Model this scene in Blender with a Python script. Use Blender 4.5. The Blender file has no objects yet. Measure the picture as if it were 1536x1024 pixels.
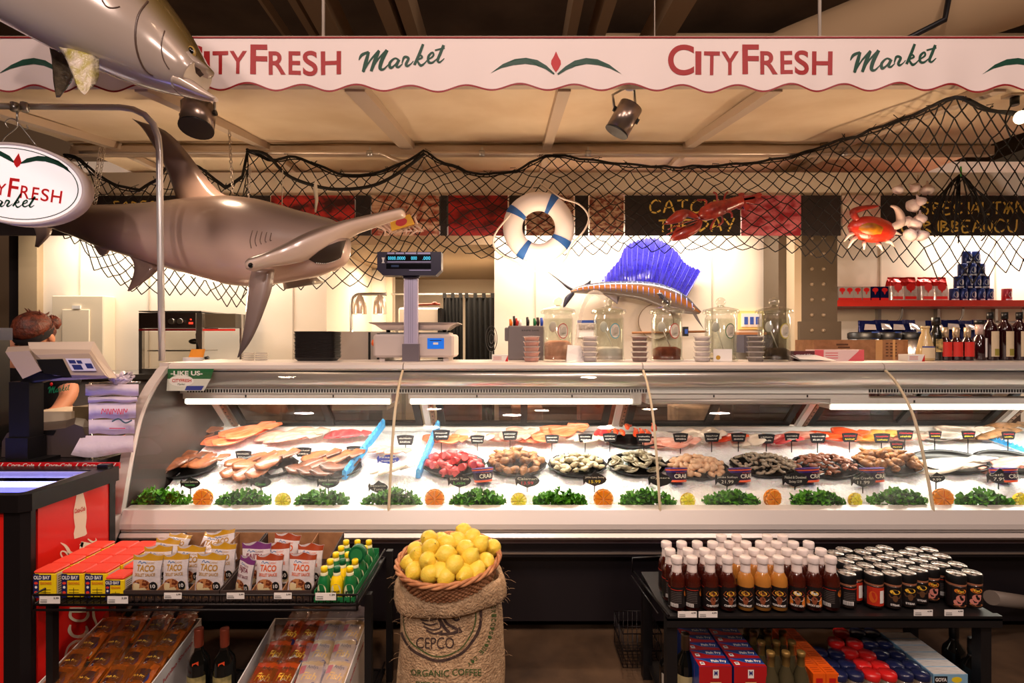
import bpy, math, random
from mathutils import Vector, Matrix, noise
from mathutils.bvhtree import BVHTree
V = Vector
random.seed(7)
F = 768.0; CZ = 1.37
col = bpy.context.scene.collection
PI = math.pi
def at(px, py, Y):                       # photo pixel -> point at distance Y
 return V(((px-768)*Y/F, Y, CZ-(py-512)*Y/F))
def yz(py, z):                           # distance at which height z is seen on image line py
 return (CZ-z)*F/(py-512)
def lin(c):
 return tuple((x/255/12.92 if x/255 <= .04045 else ((x/255+.055)/1.055)**2.4) for x in c)
_M = {}
def mat(name, c, rough=.5, metal=0, em=None, es=0, c2=None, ns=8, bump=0, bs=60, coat=0, alpha=1, trans=0, ior=1.45, sss=0, attr=False, stretch=None, contrast=(.35,.65)):
 if name in _M: return _M[name]
 m = bpy.data.materials.new(name); m.use_nodes = True
 nt = m.node_tree; b = nt.nodes['Principled BSDF']; L = nt.links
 b.inputs['Base Color'].default_value = (*lin(c), 1)
 b.inputs['Roughness'].default_value = rough
 b.inputs['Metallic'].default_value = metal
 b.inputs['IOR'].default_value = ior
 if coat: b.inputs['Coat Weight'].default_value = coat; b.inputs['Coat Roughness'].default_value = .08
 if em is not None:
  b.inputs['Emission Color'].default_value = (*lin(em), 1); b.inputs['Emission Strength'].default_value = es
 if alpha < 1: b.inputs['Alpha'].default_value = alpha
 if trans: b.inputs['Transmission Weight'].default_value = trans
 if sss: b.inputs['Subsurface Weight'].default_value = sss; b.inputs['Subsurface Scale'].default_value = .02
 tc = None
 def coord():
  nonlocal tc
  if tc is None:
   tc = nt.nodes.new('ShaderNodeTexCoord');
   if stretch:
    mp = nt.nodes.new('ShaderNodeMapping'); mp.inputs['Scale'].default_value = stretch
    L.new(tc.outputs['Object'], mp.inputs['Vector']); tc = mp
    return mp.outputs['Vector']
  return tc.outputs['Vector'] if stretch else tc.outputs['Object']
 src = None
 if attr:
  a = nt.nodes.new('ShaderNodeVertexColor'); a.layer_name = 'Col'; src = a.outputs['Color']
 if c2 is not None:
  n = nt.nodes.new('ShaderNodeTexNoise'); n.inputs['Scale'].default_value = ns; n.inputs['Detail'].default_value = 4
  L.new(coord(), n.inputs['Vector'])
  r = nt.nodes.new('ShaderNodeMapRange'); r.inputs[1].default_value = contrast[0]; r.inputs[2].default_value = contrast[1]
  L.new(n.outputs['Fac'], r.inputs[0])
  x = nt.nodes.new('ShaderNodeMix'); x.data_type = 'RGBA'
  L.new(r.outputs[0], x.inputs[0])
  x.inputs[6].default_value = (*lin(c), 1); x.inputs[7].default_value = (*lin(c2), 1)
  if src: L.new(src, x.inputs[6])
  src = x.outputs[2]
 if src: L.new(src, b.inputs['Base Color'])
 if bump:
  n = nt.nodes.new('ShaderNodeTexNoise'); n.inputs['Scale'].default_value = bs; n.inputs['Detail'].default_value = 3
  L.new(coord(), n.inputs['Vector'])
  bp = nt.nodes.new('ShaderNodeBump'); bp.inputs['Strength'].default_value = bump; bp.inputs['Distance'].default_value = .01
  L.new(n.outputs['Fac'], bp.inputs['Height']); L.new(bp.outputs[0], b.inputs['Normal'])
 _M[name] = m
 return m
def glassmat(name, tint=(255,255,255), fog=0, fogc=(235,235,235), ior=1.45, rough=.02, fz=None, clear=1.0):
 """thin clear sheet: passes light, reflects by angle; fog = condensation on the sheet"""
 if name in _M: return _M[name]
 m = bpy.data.materials.new(name); m.use_nodes = True
 nt = m.node_tree; L = nt.links; nt.nodes.clear()
 out = nt.nodes.new('ShaderNodeOutputMaterial')
 t = nt.nodes.new('ShaderNodeBsdfTransparent'); t.inputs[0].default_value = (*lin(tint), 1)
 g = nt.nodes.new('ShaderNodeBsdfGlossy'); g.inputs['Roughness'].default_value = rough
 lw = nt.nodes.new('ShaderNodeLayerWeight'); lw.inputs[0].default_value = .5
 pw = nt.nodes.new('ShaderNodeMath'); pw.operation = 'POWER'; pw.inputs[1].default_value = 4; L.new(lw.outputs['Facing'], pw.inputs[0])
 fr = nt.nodes.new('ShaderNodeMath'); fr.operation = 'MULTIPLY_ADD'; fr.inputs[1].default_value = .55; fr.inputs[2].default_value = .035 if ior < 1.49 else .05 if ior < 1.55 else .10; L.new(pw.outputs[0], fr.inputs[0])
 mx = nt.nodes.new('ShaderNodeMixShader'); L.new(fr.outputs[0], mx.inputs[0]); L.new(t.outputs[0], mx.inputs[1]); L.new(g.outputs[0], mx.inputs[2])
 last = mx.outputs[0]
 if fog:
  d = nt.nodes.new('ShaderNodeBsdfDiffuse'); d.inputs[0].default_value = (*lin(fogc), 1)
  tr = nt.nodes.new('ShaderNodeBsdfTranslucent'); tr.inputs[0].default_value = (*lin(fogc), 1)
  dm = nt.nodes.new('ShaderNodeMixShader'); dm.inputs[0].default_value = .5
  L.new(d.outputs[0], dm.inputs[1]); L.new(tr.outputs[0], dm.inputs[2])
  tc = nt.nodes.new('ShaderNodeTexCoord')
  mp = nt.nodes.new('ShaderNodeMapping'); mp.inputs['Scale'].default_value = (1, 1, .18)
  L.new(tc.outputs['Object'], mp.inputs[0])
  n1 = nt.nodes.new('ShaderNodeTexNoise'); n1.inputs['Scale'].default_value = 1.6
  L.new(tc.outputs['Object'], n1.inputs['Vector'])
  n2 = nt.nodes.new('ShaderNodeTexNoise'); n2.inputs['Scale'].default_value = 90; L.new(mp.outputs[0], n2.inputs['Vector'])
  r1 = nt.nodes.new('ShaderNodeMapRange'); r1.inputs[1].default_value = .38; r1.inputs[2].default_value = .7
  L.new(n1.outputs['Fac'], r1.inputs[0])
  r2 = nt.nodes.new('ShaderNodeMapRange'); r2.inputs[1].default_value = .35; r2.inputs[2].default_value = .75; r2.inputs[3].default_value = .3
  L.new(n2.outputs['Fac'], r2.inputs[0])
  sx = nt.nodes.new('ShaderNodeSeparateXYZ'); L.new(tc.outputs['Object'], sx.inputs[0])
  rz = nt.nodes.new('ShaderNodeMapRange'); rz.inputs[1].default_value = fz[0]; rz.inputs[2].default_value = fz[1]
  L.new(sx.outputs['Z'], rz.inputs[0])
  rz2 = nt.nodes.new('ShaderNodeMapRange'); rz2.inputs[1].default_value = fz[3]; rz2.inputs[2].default_value = fz[2]
  L.new(sx.outputs['Z'], rz2.inputs[0])
  def mul(a, b):
   k = nt.nodes.new('ShaderNodeMath'); k.operation = 'MULTIPLY'; L.new(a, k.inputs[0])
   if isinstance(b, float): k.inputs[1].default_value = b
   else: L.new(b, k.inputs[1])
   return k.outputs[0]
  f = mul(mul(mul(mul(r1.outputs[0], r2.outputs[0]), rz.outputs[0]), rz2.outputs[0]), float(fog))
  m2 = nt.nodes.new('ShaderNodeMixShader'); L.new(f, m2.inputs[0]); L.new(last, m2.inputs[1]); L.new(dm.outputs[0], m2.inputs[2])
  last = m2.outputs[0]
 L.new(last, out.inputs[0])
 _M[name] = m
 return m
class MB:
 def __init__(s, m=None):
  s.v = []; s.f = []; s.mi = []; s.sm = []; s.mats = []; s.c = {}; s.cur = 0; s.smooth = False
  if m: s.use(m)
 def use(s, m, smooth=None):
  if m not in s.mats: s.mats.append(m)
  s.cur = s.mats.index(m)
  if smooth is not None: s.smooth = smooth
  return s
 def add(s, vs, fs, smooth=None, colr=None):
  o = len(s.v); s.v += [V(v) for v in vs]
  if colr is not None:
   for i in range(len(vs)): s.c[o+i] = colr[i] if isinstance(colr, list) else colr
  sm = s.smooth if smooth is None else smooth
  for f in fs:
   s.f.append([i+o for i in f]); s.mi.append(s.cur); s.sm.append(sm)
  return s
 def box(s, c, d, R=None, bev=0):
  hx, hy, hz = d[0]/2, d[1]/2, d[2]/2; c = V(c)
  if bev:
   b = min(bev, hx*.9, hy*.9, hz*.9)
   vs = []; ring = [(hx-b, -hy), (hx, -hy+b), (hx, hy-b), (hx-b, hy), (-hx+b, hy), (-hx, hy-b), (-hx, -hy+b), (-hx+b, -hy)]
   inr = [(x-(b*.7 if x > 0 else -b*.7), y-(b*.7 if y > 0 else -b*.7)) for x, y in ring]
   for rr, z in ((inr, -hz), (ring, -hz+b), (ring, hz-b), (inr, hz)): vs += [V((x, y, z)) for x, y in rr]
   fs = [list(range(7, -1, -1)), list(range(24, 32))]
   for k in range(3):
    for i in range(8): fs.append([k*8+i, k*8+(i+1) % 8, k*8+8+(i+1) % 8, k*8+8+i])
  else:
   vs = [V((x, y, z)) for z in (-hz, hz) for x, y in ((-hx, -hy), (hx, -hy), (hx, hy), (-hx, hy))]
   fs = [[3, 2, 1, 0], [4, 5, 6, 7], [0, 1, 5, 4], [1, 2, 6, 5], [2, 3, 7, 6], [3, 0, 4, 7]]
  if R: vs = [R @ v for v in vs]
  return s.add([v+c for v in vs], fs, False)
 def bx(s, x0, x1, y0, y1, z0, z1, bev=0):
  return s.box(((x0+x1)/2, (y0+y1)/2, (z0+z1)/2), (x1-x0, y1-y0, z1-z0), None, bev)
 def loft(s, rings, closed=True, cap=True, smooth=True, colr=None):
  n = len(rings[0]); vs = [p for r in rings for p in r]; fs = []
  for k in range(len(rings)-1):
   for i in range(n if closed else n-1):
    j = (i+1) % n; fs.append([k*n+i, k*n+j, (k+1)*n+j, (k+1)*n+i])
  o = len(s.v)
  s.add(vs, fs, smooth, colr)
  if cap and closed:
   s.add([], []); s.f.append([o+i for i in range(n-1, -1, -1)]); s.mi.append(s.cur); s.sm.append(False)
   k = (len(rings)-1)*n
   s.f.append([o+k+i for i in range(n)]); s.mi.append(s.cur); s.sm.append(False)
  return s
 def tube(s, pts, r, n=6, cap=True, closed=False, smooth=True, colr=None):
  pts = [V(p) for p in pts]; rings = []
  rs = r if isinstance(r, (list, tuple)) else [r]*len(pts)
  up = None; N = len(pts)
  for i, p in enumerate(pts):
   a = pts[(i-1) % N] if closed or i > 0 else p; b = pts[(i+1) % N] if closed or i < N-1 else p
   t = (b-a); t = t.normalized() if t.length > 1e-9 else V((0, 0, 1))
   if up is None: up = t.orthogonal().normalized()
   u = (up-t*up.dot(t)); u = u.normalized() if u.length > 1e-6 else t.orthogonal().normalized()
   up = u; w = t.cross(u)
   rings.append([p+(u*math.cos(2*PI*k/n)+w*math.sin(2*PI*k/n))*rs[i] for k in range(n)])
  if closed: rings.append(rings[0]); cap = False
  return s.loft(rings, True, cap, smooth, colr)
 def cyl(s, a, b, r, r2=None, n=16, smooth=True):
  return s.tube([a, b], [r, r if r2 is None else r2], n, True, False, smooth)
 def lathe(s, prof, c=(0, 0, 0), n=20, sx=1, sy=1, M=None, smooth=True, cap=False):
  c = V(c); rings = []
  for r, z in prof:
   ring = [V((r*sx*math.cos(2*PI*k/n), r*sy*math.sin(2*PI*k/n), z)) for k in range(n)]
   if M: ring = [M @ p for p in ring]
   rings.append([p+c for p in ring])
  return s.loft(rings, True, cap, smooth)
 def ell(s, c, r, n=10, m=6, R=None, jit=0, colr=None, seed=0):
  c = V(c); rings = []
  rnd = random.Random(seed)
  for i in range(m+1):
   th = PI*i/m; rr = max(math.sin(th), .02)
   ring = []
   for k in range(n):
    p = V((r[0]*rr*math.cos(2*PI*k/n), r[1]*rr*math.sin(2*PI*k/n), -r[2]*math.cos(th)))
    if jit: p *= 1+rnd.uniform(-jit, jit)
    ring.append((R @ p if R else p)+c)
   rings.append(ring)
  return s.loft(rings, True, True, True, colr)
 def prism(s, poly, d, smooth=False):
  d = V(d); n = len(poly); poly = [V(p) for p in poly]
  vs = poly+[p+d for p in poly]
  fs = [list(range(n-1, -1, -1)), list(range(n, 2*n))]+[[i, (i+1) % n, n+(i+1) % n, n+i] for i in range(n)]
  return s.add(vs, fs, smooth)
 def poly(s, pts): return s.add(pts, [list(range(len(pts)))], False)
 def build(s, name, parent=None, rel=True, **tags):
  me = bpy.data.meshes.new(name)
  off = V((0, 0, 0))
  if parent is not None and rel:
   q = parent
   while q is not None: off = off+q.location; q = q.parent
  me.from_pydata([v-off for v in s.v], [], s.f)
  for m in s.mats: me.materials.append(m)
  me.polygons.foreach_set('material_index', s.mi); me.polygons.foreach_set('use_smooth', s.sm)
  if s.c:
   a = me.color_attributes.new('Col', 'FLOAT_COLOR', 'POINT')
   for i in range(len(s.v)):
    cc = s.c.get(i)
    a.data[i].color = (*(lin(cc) if cc else (1, 1, 1)), 1)
  me.update()
  o = bpy.data.objects.new(name, me); col.objects.link(o)
  if parent is not None: o.parent = parent
  for k, v in tags.items(): o[k] = v
  return o
def tag(o, label, category, group=None, kind=None):
 o['label'] = label; o['category'] = category
 if group: o['group'] = group
 if kind: o['kind'] = kind
 return o
def thing(name, label, category, loc=(0, 0, 0), group=None):
 o = bpy.data.objects.new(name, None); col.objects.link(o); o.location = loc; o.empty_display_size = .05
 return tag(o, label, category, group)
def struct(mb, name):
 o = mb.build(name); o['kind'] = 'structure'; return o
def solo(mb, name, label, category, group=None, loc=None, kind=None):
 """a thing made of one mesh, origin at loc"""
 if loc is not None:
  mb.v = [v-V(loc) for v in mb.v]
 o = mb.build(name)
 if loc is not None: o.location = loc
 return tag(o, label, category, group, kind)
_kids = {}
def dup(root, loc, rotz=0, label=None, scale=None, rot=None):
 r = root.copy(); col.objects.link(r); r.location = loc; r.rotation_euler = rot or (0, 0, rotz)
 if scale: r.scale = scale
 if label: r['label'] = label
 if root.name not in _kids:
  _kids[root.name] = [(c, [g for g in bpy.data.objects if g.parent == c]) for c in bpy.data.objects if c.parent == root]
 for c, gs in _kids[root.name]:
  k = c.copy(); col.objects.link(k); k.parent = r
  for g in gs:
   h = g.copy(); col.objects.link(h); h.parent = k
 return r
def place(proto, spots):
 """spots: (loc, rotz or rot tuple, label[, scale]); the first spot moves the prototype itself"""
 for i, sp in enumerate(spots):
  if i == 0: continue
  rot = sp[1] if isinstance(sp[1], tuple) else (0, 0, sp[1])
  dup(proto, sp[0], 0, sp[2], sp[3] if len(sp) > 3 else None, rot)
 sp = spots[0]
 proto.location = sp[0]; proto.rotation_euler = sp[1] if isinstance(sp[1], tuple) else (0, 0, sp[1]); proto['label'] = sp[2]
 if len(sp) > 3 and sp[3]: proto.scale = sp[3]
ORD = ['first', 'second', 'third', 'fourth', 'fifth', 'sixth', 'seventh', 'eighth', 'ninth', 'tenth', 'eleventh', 'twelfth', 'thirteenth', 'fourteenth', 'fifteenth', 'sixteenth', 'seventeenth', 'eighteenth', 'nineteenth', 'twentieth', 'twenty-first', 'twenty-second', 'twenty-third', 'twenty-fourth']
def ordn(i, n):
 if n == 1: return 'only one'
 return 'first' if i == 0 else 'last' if i == n-1 else ORD[i]
def rowname(i, n):
 return 'front' if i == 0 else 'back' if i == n-1 else ORD[i]
def rc(base, r, nr, c, nc):
 return '%s, %s from the left in the %s row' % (base, ORD[c], rowname(r, nr))
_G = {}
def _glyph(txt, bold=0, shear=0):
 k = (txt, bold, shear)
 if k in _G: return _G[k]
 cu = bpy.data.curves.new('t', 'FONT'); cu.body = txt; cu.size = 1; cu.offset = bold; cu.shear = shear; cu.resolution_u = 8 if len(txt) == 1 else 3
 ob = bpy.data.objects.new('t', cu); col.objects.link(ob)
 dg = bpy.context.evaluated_depsgraph_get()
 me = bpy.data.meshes.new_from_object(ob.evaluated_get(dg))
 vs = [(v.co.x, v.co.y) for v in me.vertices]; fs = [list(p.vertices) for p in me.polygons]
 bpy.data.objects.remove(ob); bpy.data.curves.remove(cu); bpy.data.meshes.remove(me)
 x0 = min(v[0] for v in vs); x1 = max(v[0] for v in vs); y0 = min(v[1] for v in vs); y1 = max(v[1] for v in vs)
 vs = [((x-x0)/(x1-x0), (y-y0)/(y1-y0)) for x, y in vs]
 _G[k] = (vs, fs, (x1-x0)/(y1-y0)); return _G[k]
def text(mb, txt, fr, x0, x1, y0, y1, bold=0, shear=0, fit=True):
 """fr(u, v) -> point of the surface; the text fills x0..x1, y0..y1"""
 vs, fs, asp = _glyph(txt, bold, shear)
 if not fit:
  w = (y1-y0)*asp
  if w < x1-x0: c = (x0+x1)/2; x0, x1 = c-w/2, c+w/2
 mb.add([fr(x0+(x1-x0)*x, y0+(y1-y0)*y) for x, y in vs], fs, False)
def flat(o, u, w):
 o = V(o); u = V(u); w = V(w)
 return lambda a, b: o+u*a+w*b
def wrap(r, zc, off=.0006, c=(0, 0)):
 """frame wrapped round an upright cylinder; u = arc length from the front (-y)"""
 return lambda a, b: V((c[0]+(r+off)*math.sin(a/r), c[1]-(r+off)*math.cos(a/r), zc+b))
def patch(mb, fr, x0, x1, y0, y1, nx=1):
 for i in range(nx):
  a = x0+(x1-x0)*i/nx; b = x0+(x1-x0)*(i+1)/nx
  mb.add([fr(a, y0), fr(b, y0), fr(b, y1), fr(a, y1)], [[0, 1, 2, 3]])
def disc(mb, fr, cx, cy, rx, ry, n=20, a0=0, a1=2*PI):
 mb.add([fr(cx+rx*math.cos(a0+(a1-a0)*k/n), cy+ry*math.sin(a0+(a1-a0)*k/n)) for k in range(n)], [list(range(n))])
def smooth2(pts, sub=5):
 """Catmull-Rom through the points (any dimension)"""
 P = [V(p) for p in pts]; out = []
 for i in range(len(P)-1):
  p0 = P[max(i-1, 0)]; p1 = P[i]; p2 = P[i+1]; p3 = P[min(i+2, len(P)-1)]
  for k in range(sub):
   t = k/sub
   out.append(.5*((2*p1)+(p2-p0)*t+(2*p0-5*p1+4*p2-p3)*t*t+(3*p1-p0-3*p2+p3)*t**3))
 out.append(P[-1]); return out
def stroke(mb, fr, pts, ws, sub=5):
 """painted brush stroke with widths"""
 if not isinstance(ws, (list, tuple)): ws = [ws]*len(pts)
 q = smooth2([(x, y, w) for (x, y), w in zip(pts, ws)], sub)
 L = []; R = []
 for i, p in enumerate(q):
  a = q[max(i-1, 0)]; b = q[min(i+1, len(q)-1)]
  t = V((b.x-a.x, b.y-a.y)); t = t.normalized() if t.length > 1e-9 else V((1, 0)); n = V((-t.y, t.x))*p.z/2
  L.append(fr(p.x+n.x, p.y+n.y)); R.append(fr(p.x-n.x, p.y-n.y))
 k = len(L)
 mb.add(L+R, [[i, i+1, k+i+1, k+i] for i in range(k-1)])
def interp(tab, x):
 """piecewise-linear table [(x, a, b, ...)] -> [a, b, ...]"""
 if x <= tab[0][0]: return list(tab[0][1:])
 for p, q in zip(tab, tab[1:]):
  if x <= q[0]:
   t = (x-p[0])/(q[0]-p[0]); return [a+(b-a)*t for a, b in zip(p[1:], q[1:])]
 return list(tab[-1][1:])
def onto(bvh, px, py, off=.003, fallback=2.8):
 d = V(((px-768)/F, 1, -(py-512)/F)).normalized()
 h = bvh.ray_cast(V((0, 0, CZ)), d)
 return h[0]-d*off if h[0] else at(px, py, fallback)
def bvh_of(mb): return BVHTree.FromPolygons(mb.v, mb.f)
def relax(pts, dmin, it=40):
 P = [V((a, b)) for a, b in pts]
 for _ in range(it):
  for i in range(len(P)):
   for j in range(i):
    d = P[i]-P[j]; l = d.length
    if l < dmin:
     s = d.normalized()*(dmin-l)/2 if l > 1e-6 else V((.001, 0)); P[i] += s; P[j] -= s
 return P
BLK = mat('black_metal', (22, 20, 21), .45)
BLKP = mat('black_plastic', (18, 17, 18), .4)
STEEL = mat('brushed_steel', (190, 188, 186), .3, 1)
ALU = mat('satin_aluminium', (196, 188, 184), .38, .85)
CHROME = mat('chrome_steel', (215, 212, 208), .15, 1)
WHT = mat('white_plastic', (232, 228, 222), .45)
CARD = mat('brown_cardboard', (158, 112, 76), .8, c2=(140, 98, 64), ns=30)
WPAINT = mat('white_paper', (236, 232, 228), .7)
INK = mat('black_ink', (16, 14, 16), .6)
RED = mat('red_paint', (196, 26, 26), .4)
# ================= camera, world, lights =================
cam = bpy.data.cameras.new('camera'); cam.lens = 18; cam.sensor_width = 36; cam.clip_start = .05
co = bpy.data.objects.new('camera', cam); col.objects.link(co); co.location = (0, 0, CZ); co.rotation_euler = (PI/2, 0, 0)
sc = bpy.context.scene; sc.camera = co
sc.view_settings.view_transform = 'Standard'; sc.view_settings.look = 'None'; sc.view_settings.gamma = 1; sc.view_settings.exposure = 0.0
try:
 sc.cycles.use_denoising = True; sc.cycles.max_bounces = 10; sc.cycles.transparent_max_bounces = 16
 sc.cycles.glossy_bounces = 4; sc.cycles.diffuse_bounces = 4; sc.cycles.sample_clamp_indirect = 6; sc.cycles.caustics_reflective = False; sc.cycles.caustics_refractive = False
except Exception: pass
w = bpy.data.worlds.new('world'); sc.world = w; w.use_nodes = True
w.node_tree.nodes['Background'].inputs[0].default_value = (*lin((255, 205, 160)), 1); w.node_tree.nodes['Background'].inputs[1].default_value = .035
def lamp(name, kind, loc, power, c, size=.1, rot=None, to=None, sy=None, spot=None, blend=.5):
 d = bpy.data.lights.new(name, kind); d.energy = power; d.color = lin(c)
 if kind == 'AREA':
  d.shape = 'RECTANGLE' if sy else 'SQUARE'; d.size = size
  if sy: d.size_y = sy
 else: d.shadow_soft_size = size
 if kind == 'SPOT': d.spot_size = math.radians(spot or 60); d.spot_blend = blend
 o = bpy.data.objects.new(name, d); col.objects.link(o); o.location = loc
 if to is not None: o.rotation_euler = (V(to)-V(loc)).to_track_quat('-Z', 'Y').to_euler()
 elif rot: o.rotation_euler = rot
 return o
WARM = (255, 214, 178); PINK = (255, 231, 220); COOL = (240, 240, 255); TAN = (255, 218, 178)
for i, (x, y, z, p) in enumerate(((-2.6, -.3, 4.0, 135), (0, -.6, 4.0, 165), (2.6, -.3, 4.0, 125), (-1.2, -2.2, 3.6, 150), (1.4, -2.2, 3.6, 140))):
 lamp('hall_lamp', 'POINT', (x, y, z), p, PINK, .12)
lamp('aisle_spot', 'SPOT', (-.9, .35, 3.9), 120, WARM, .08, to=(-1.1, 1.9, .5), spot=46)
lamp('aisle_spot', 'SPOT', (.35, .2, 3.9), 110, WARM, .08, to=(.1, 1.85, .6), spot=34)
lamp('aisle_spot', 'SPOT', (1.6, .35, 3.9), 80, WARM, .08, to=(1.2, 1.9, .5), spot=46)
lamp('can_light', 'SPOT', at(297, 190, 2.75)+V((0, 0, -.06)), 13, WARM, .06, to=(-1.6, 2.9, .8), spot=100)
lamp('can_light', 'SPOT', at(930, 192, 2.72)+V((0, 0, -.05)), 60, WARM, .06, to=(.35, 2.9, .8), spot=100)
for x in (-2.0, .2, 2.3):
 lamp('stand_fill_lamp', 'POINT', (x, 3.25, 1.72), 24, TAN, .12)  # added fill lamps without fixtures, brightening the awning canvas
for x, p_, l_ in ((-2.9, 35, 2.1), (.9, 46, 2.0), (4.4, 30, 1.4)):
 lamp('back_tube', 'AREA', (x, 4.2, 2.38), p_, (255, 238, 218), l_, to=(x, 4.32, .9), sy=.1)
lamp('kitchen_tube', 'AREA', (-.85, 5.4, 2.15), 40, (255, 228, 196), 1.2, to=(-.85, 5.4, 0), sy=.2)
lamp('heat_lamp_bulb', 'POINT', at(530, 498, 3.9), 4, (255, 200, 140), .03)
# ================= room =================
FLOORM = mat('worn_concrete_floor', (92, 72, 54), .55, c2=(50, 38, 30), ns=3, bump=.2, bs=20)
WALLM = mat('cream_wall_paint', (236, 224, 206), .6)
DARKC = mat('dark_ceiling_paint', (122, 96, 70), .85, c2=(96, 74, 54), ns=1.5)
BEAMC = mat('tan_beam_paint', (176, 146, 110), .8)
m = MB(FLOORM).bx(-5.5, 5.5, -4, 8, -.1, 0); struct(m, 'floor')
m = MB(DARKC).bx(-9, 9, -4, 12, 4.75, 4.85); struct(m, 'ceiling')
m = MB(WALLM).bx(-4.12, -1.63, 4.5, 4.6, 0, 2.95); struct(m, 'wall_back_left')
m = MB(WALLM).bx(-.155, 5.5, 4.5, 4.6, 0, 2.95)
struct(m, 'wall_back_right')
SEAM = mat('wall_seam_line', (196, 182, 164), .7)  # thin darker strips marking the wall panel seams
for i, (px, z0) in enumerate(((803, 1.2), (1068, 1.2), (1152, 1.2), (1320, 1.2), (1493, 1.2), (120, 1.2), (224, 1.2), (440, 1.2))):
 x = (px-768)*4.5/F
 struct(MB(SEAM).bx(x-.006, x+.006, 4.492, 4.5, .9, 2.6), 'trim_%d' % (i+1))
struct(MB(WALLM).bx(-1.73, -1.63, 4.6, 6.1, 0, 2.95), 'wall_recess_left')
struct(MB(WALLM).bx(-1.63, -1.39, 6.0, 6.1, 0, 2.95), 'wall_recess_back')
struct(MB(mat('white_door_paint', (240, 236, 228), .5)).bx(-1.84, -1.46, 5.96, 5.99, 0, 2.2), 'door_1')
struct(MB(mat('door_frame_paint', (196, 180, 158), .6)).bx(-1.45, -1.38, 5.9, 6.0, 0, 2.3), 'trim_9')
struct(MB(WALLM).bx(-2.5, .6, 7.0, 7.1, 0, 2.95), 'wall_kitchen_back')
struct(MB(WALLM).bx(-.155, -.055, 4.6, 7.0, 0, 2.95), 'wall_kitchen_right')
struct(MB(mat('low_ceiling_paint', (170, 148, 120), .8)).bx(-1.63, -.155, 4.5, 7.0, 2.22, 2.3), 'ceiling_kitchen')
struct(MB(mat('passage_wall_paint', (150, 126, 98), .8)).bx(-7.5, -3.9, 6.2, 6.3, 0, 4.2), 'wall_left')
struct(MB(mat('dark_post_paint', (28, 22, 22), .6)).bx(-4.42, -4.29, 4.5, 4.62, 0, 2.95), 'trim_10')
struct(MB(mat('tan_post_paint', (176, 154, 122), .7)).bx(-4.28, -4.12, 4.44, 4.6, 0, 2.95), 'trim_11')
struct(MB(mat('passage_post_paint', (120, 98, 76), .7)).bx(-4.62, -4.45, 4.7, 4.8, 0, 3.2), 'trim_12')
struct(MB(WALLM).bx(5.4, 5.5, 2, 4.5, 0, 2.95), 'wall_right')
def cbeam(n, px0, px1, z, y0, y1, h=.25, m_=BEAMC, sx=0):
 Y = (z-CZ)*F/512
 a = (px0-768)*Y/F; b = (px1-768)*Y/F
 mb = MB(m_); mb.add([V((a, y0, z)), V((b, y0, z)), V((b+sx, y1, z)), V((a+sx, y1, z)), V((a, y0, z+h)), V((b, y0, z+h)), V((b+sx, y1, z+h)), V((a+sx, y1, z+h))],
  [[0, 1, 2, 3], [0, 4, 5, 1], [2, 6, 7, 3], [0, 3, 7, 4], [1, 5, 6, 2], [4, 7, 6, 5]])
 struct(mb, 'trim_%d' % n)
cbeam(13, 395, 400, 4.1, 2.6, 9, .1, sx=-.2); cbeam(14, 440, 452, 4.1, 2.6, 9, .1, sx=-.2); cbeam(15, 460, 496, 4.0, 2.6, 9, sx=-.25)
cbeam(16, 560, 582, 4.0, 2.6, 9); cbeam(17, 592, 612, 4.0, 2.6, 9)
cbeam(18, 860, 876, 4.0, 2.6, 9); cbeam(19, 912, 930, 4.0, 2.6, 9, sx=-.1); cbeam(20, 1022, 1058, 4.0, 2.6, 9, sx=-.3)
struct(MB(mat('far_beam_paint', (60, 48, 38), .85)).bx(-9, 9, 6.6, 6.9, 4.2, 4.75), 'trim_21')
struct(MB(BEAMC).bx(.9, 9, 5.2, 5.6, 4.1, 4.5), 'trim_22')
d = MB(BEAMC); d.smooth = True
d.tube([(1.6, 5.2, 3.6), (2.4, 4.4, 3.75), (4.2, 3.0, 3.95), (6, 2.2, 4.0)], .3, 16)
solo(d, 'ventilation_duct', 'fat tan ventilation duct crossing the dark ceiling above the awning', 'duct')
d = MB(BLK).tube([(2.35, 3.7, 3.3), (3.0, 3.55, 3.6), (3.02, 3.5, 3.9)], .02, 8)
solo(d, 'conduit_pipe', 'short black conduit bent under the ceiling duct', 'pipe')
COLM = mat('taupe_column_paint', (88, 75, 60), .5, bump=.1, bs=15)
x0 = (1200-768)*4.1/F; x1 = (1256-768)*4.1/F
t = thing('riveted_steel_column', 'taupe riveted steel column between white wall and red shelf', 'column', (x0, 4.1, 0))
MB(COLM).bx(x0, x1, 4.1, 4.16, 0, 2.72).build('web_plate', t)
MB(mat('light_flange_paint', (196, 176, 146), .5)).bx(x0-.055, x0, 4.08, 4.45, 0, 2.72).build('flange', t)
MB(COLM).bx(x0-.12, x0-.056, 4.2, 4.45, 0, 2.72).build('flange', t)
MB(COLM).bx(x0-.03, x1, 4.05, 4.1, 0, 1.37+(512-482)*4.07/F).build('base_plate', t)
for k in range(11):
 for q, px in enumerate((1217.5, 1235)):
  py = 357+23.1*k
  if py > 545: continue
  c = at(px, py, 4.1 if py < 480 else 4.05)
  MB(mat('rivet_lit_paint', (140, 122, 100), .4)).ell(c, (.016, .014, .016), 12, 6).build('rivet', t)  # lighter than the column: caught light put into the rivet colour
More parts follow.
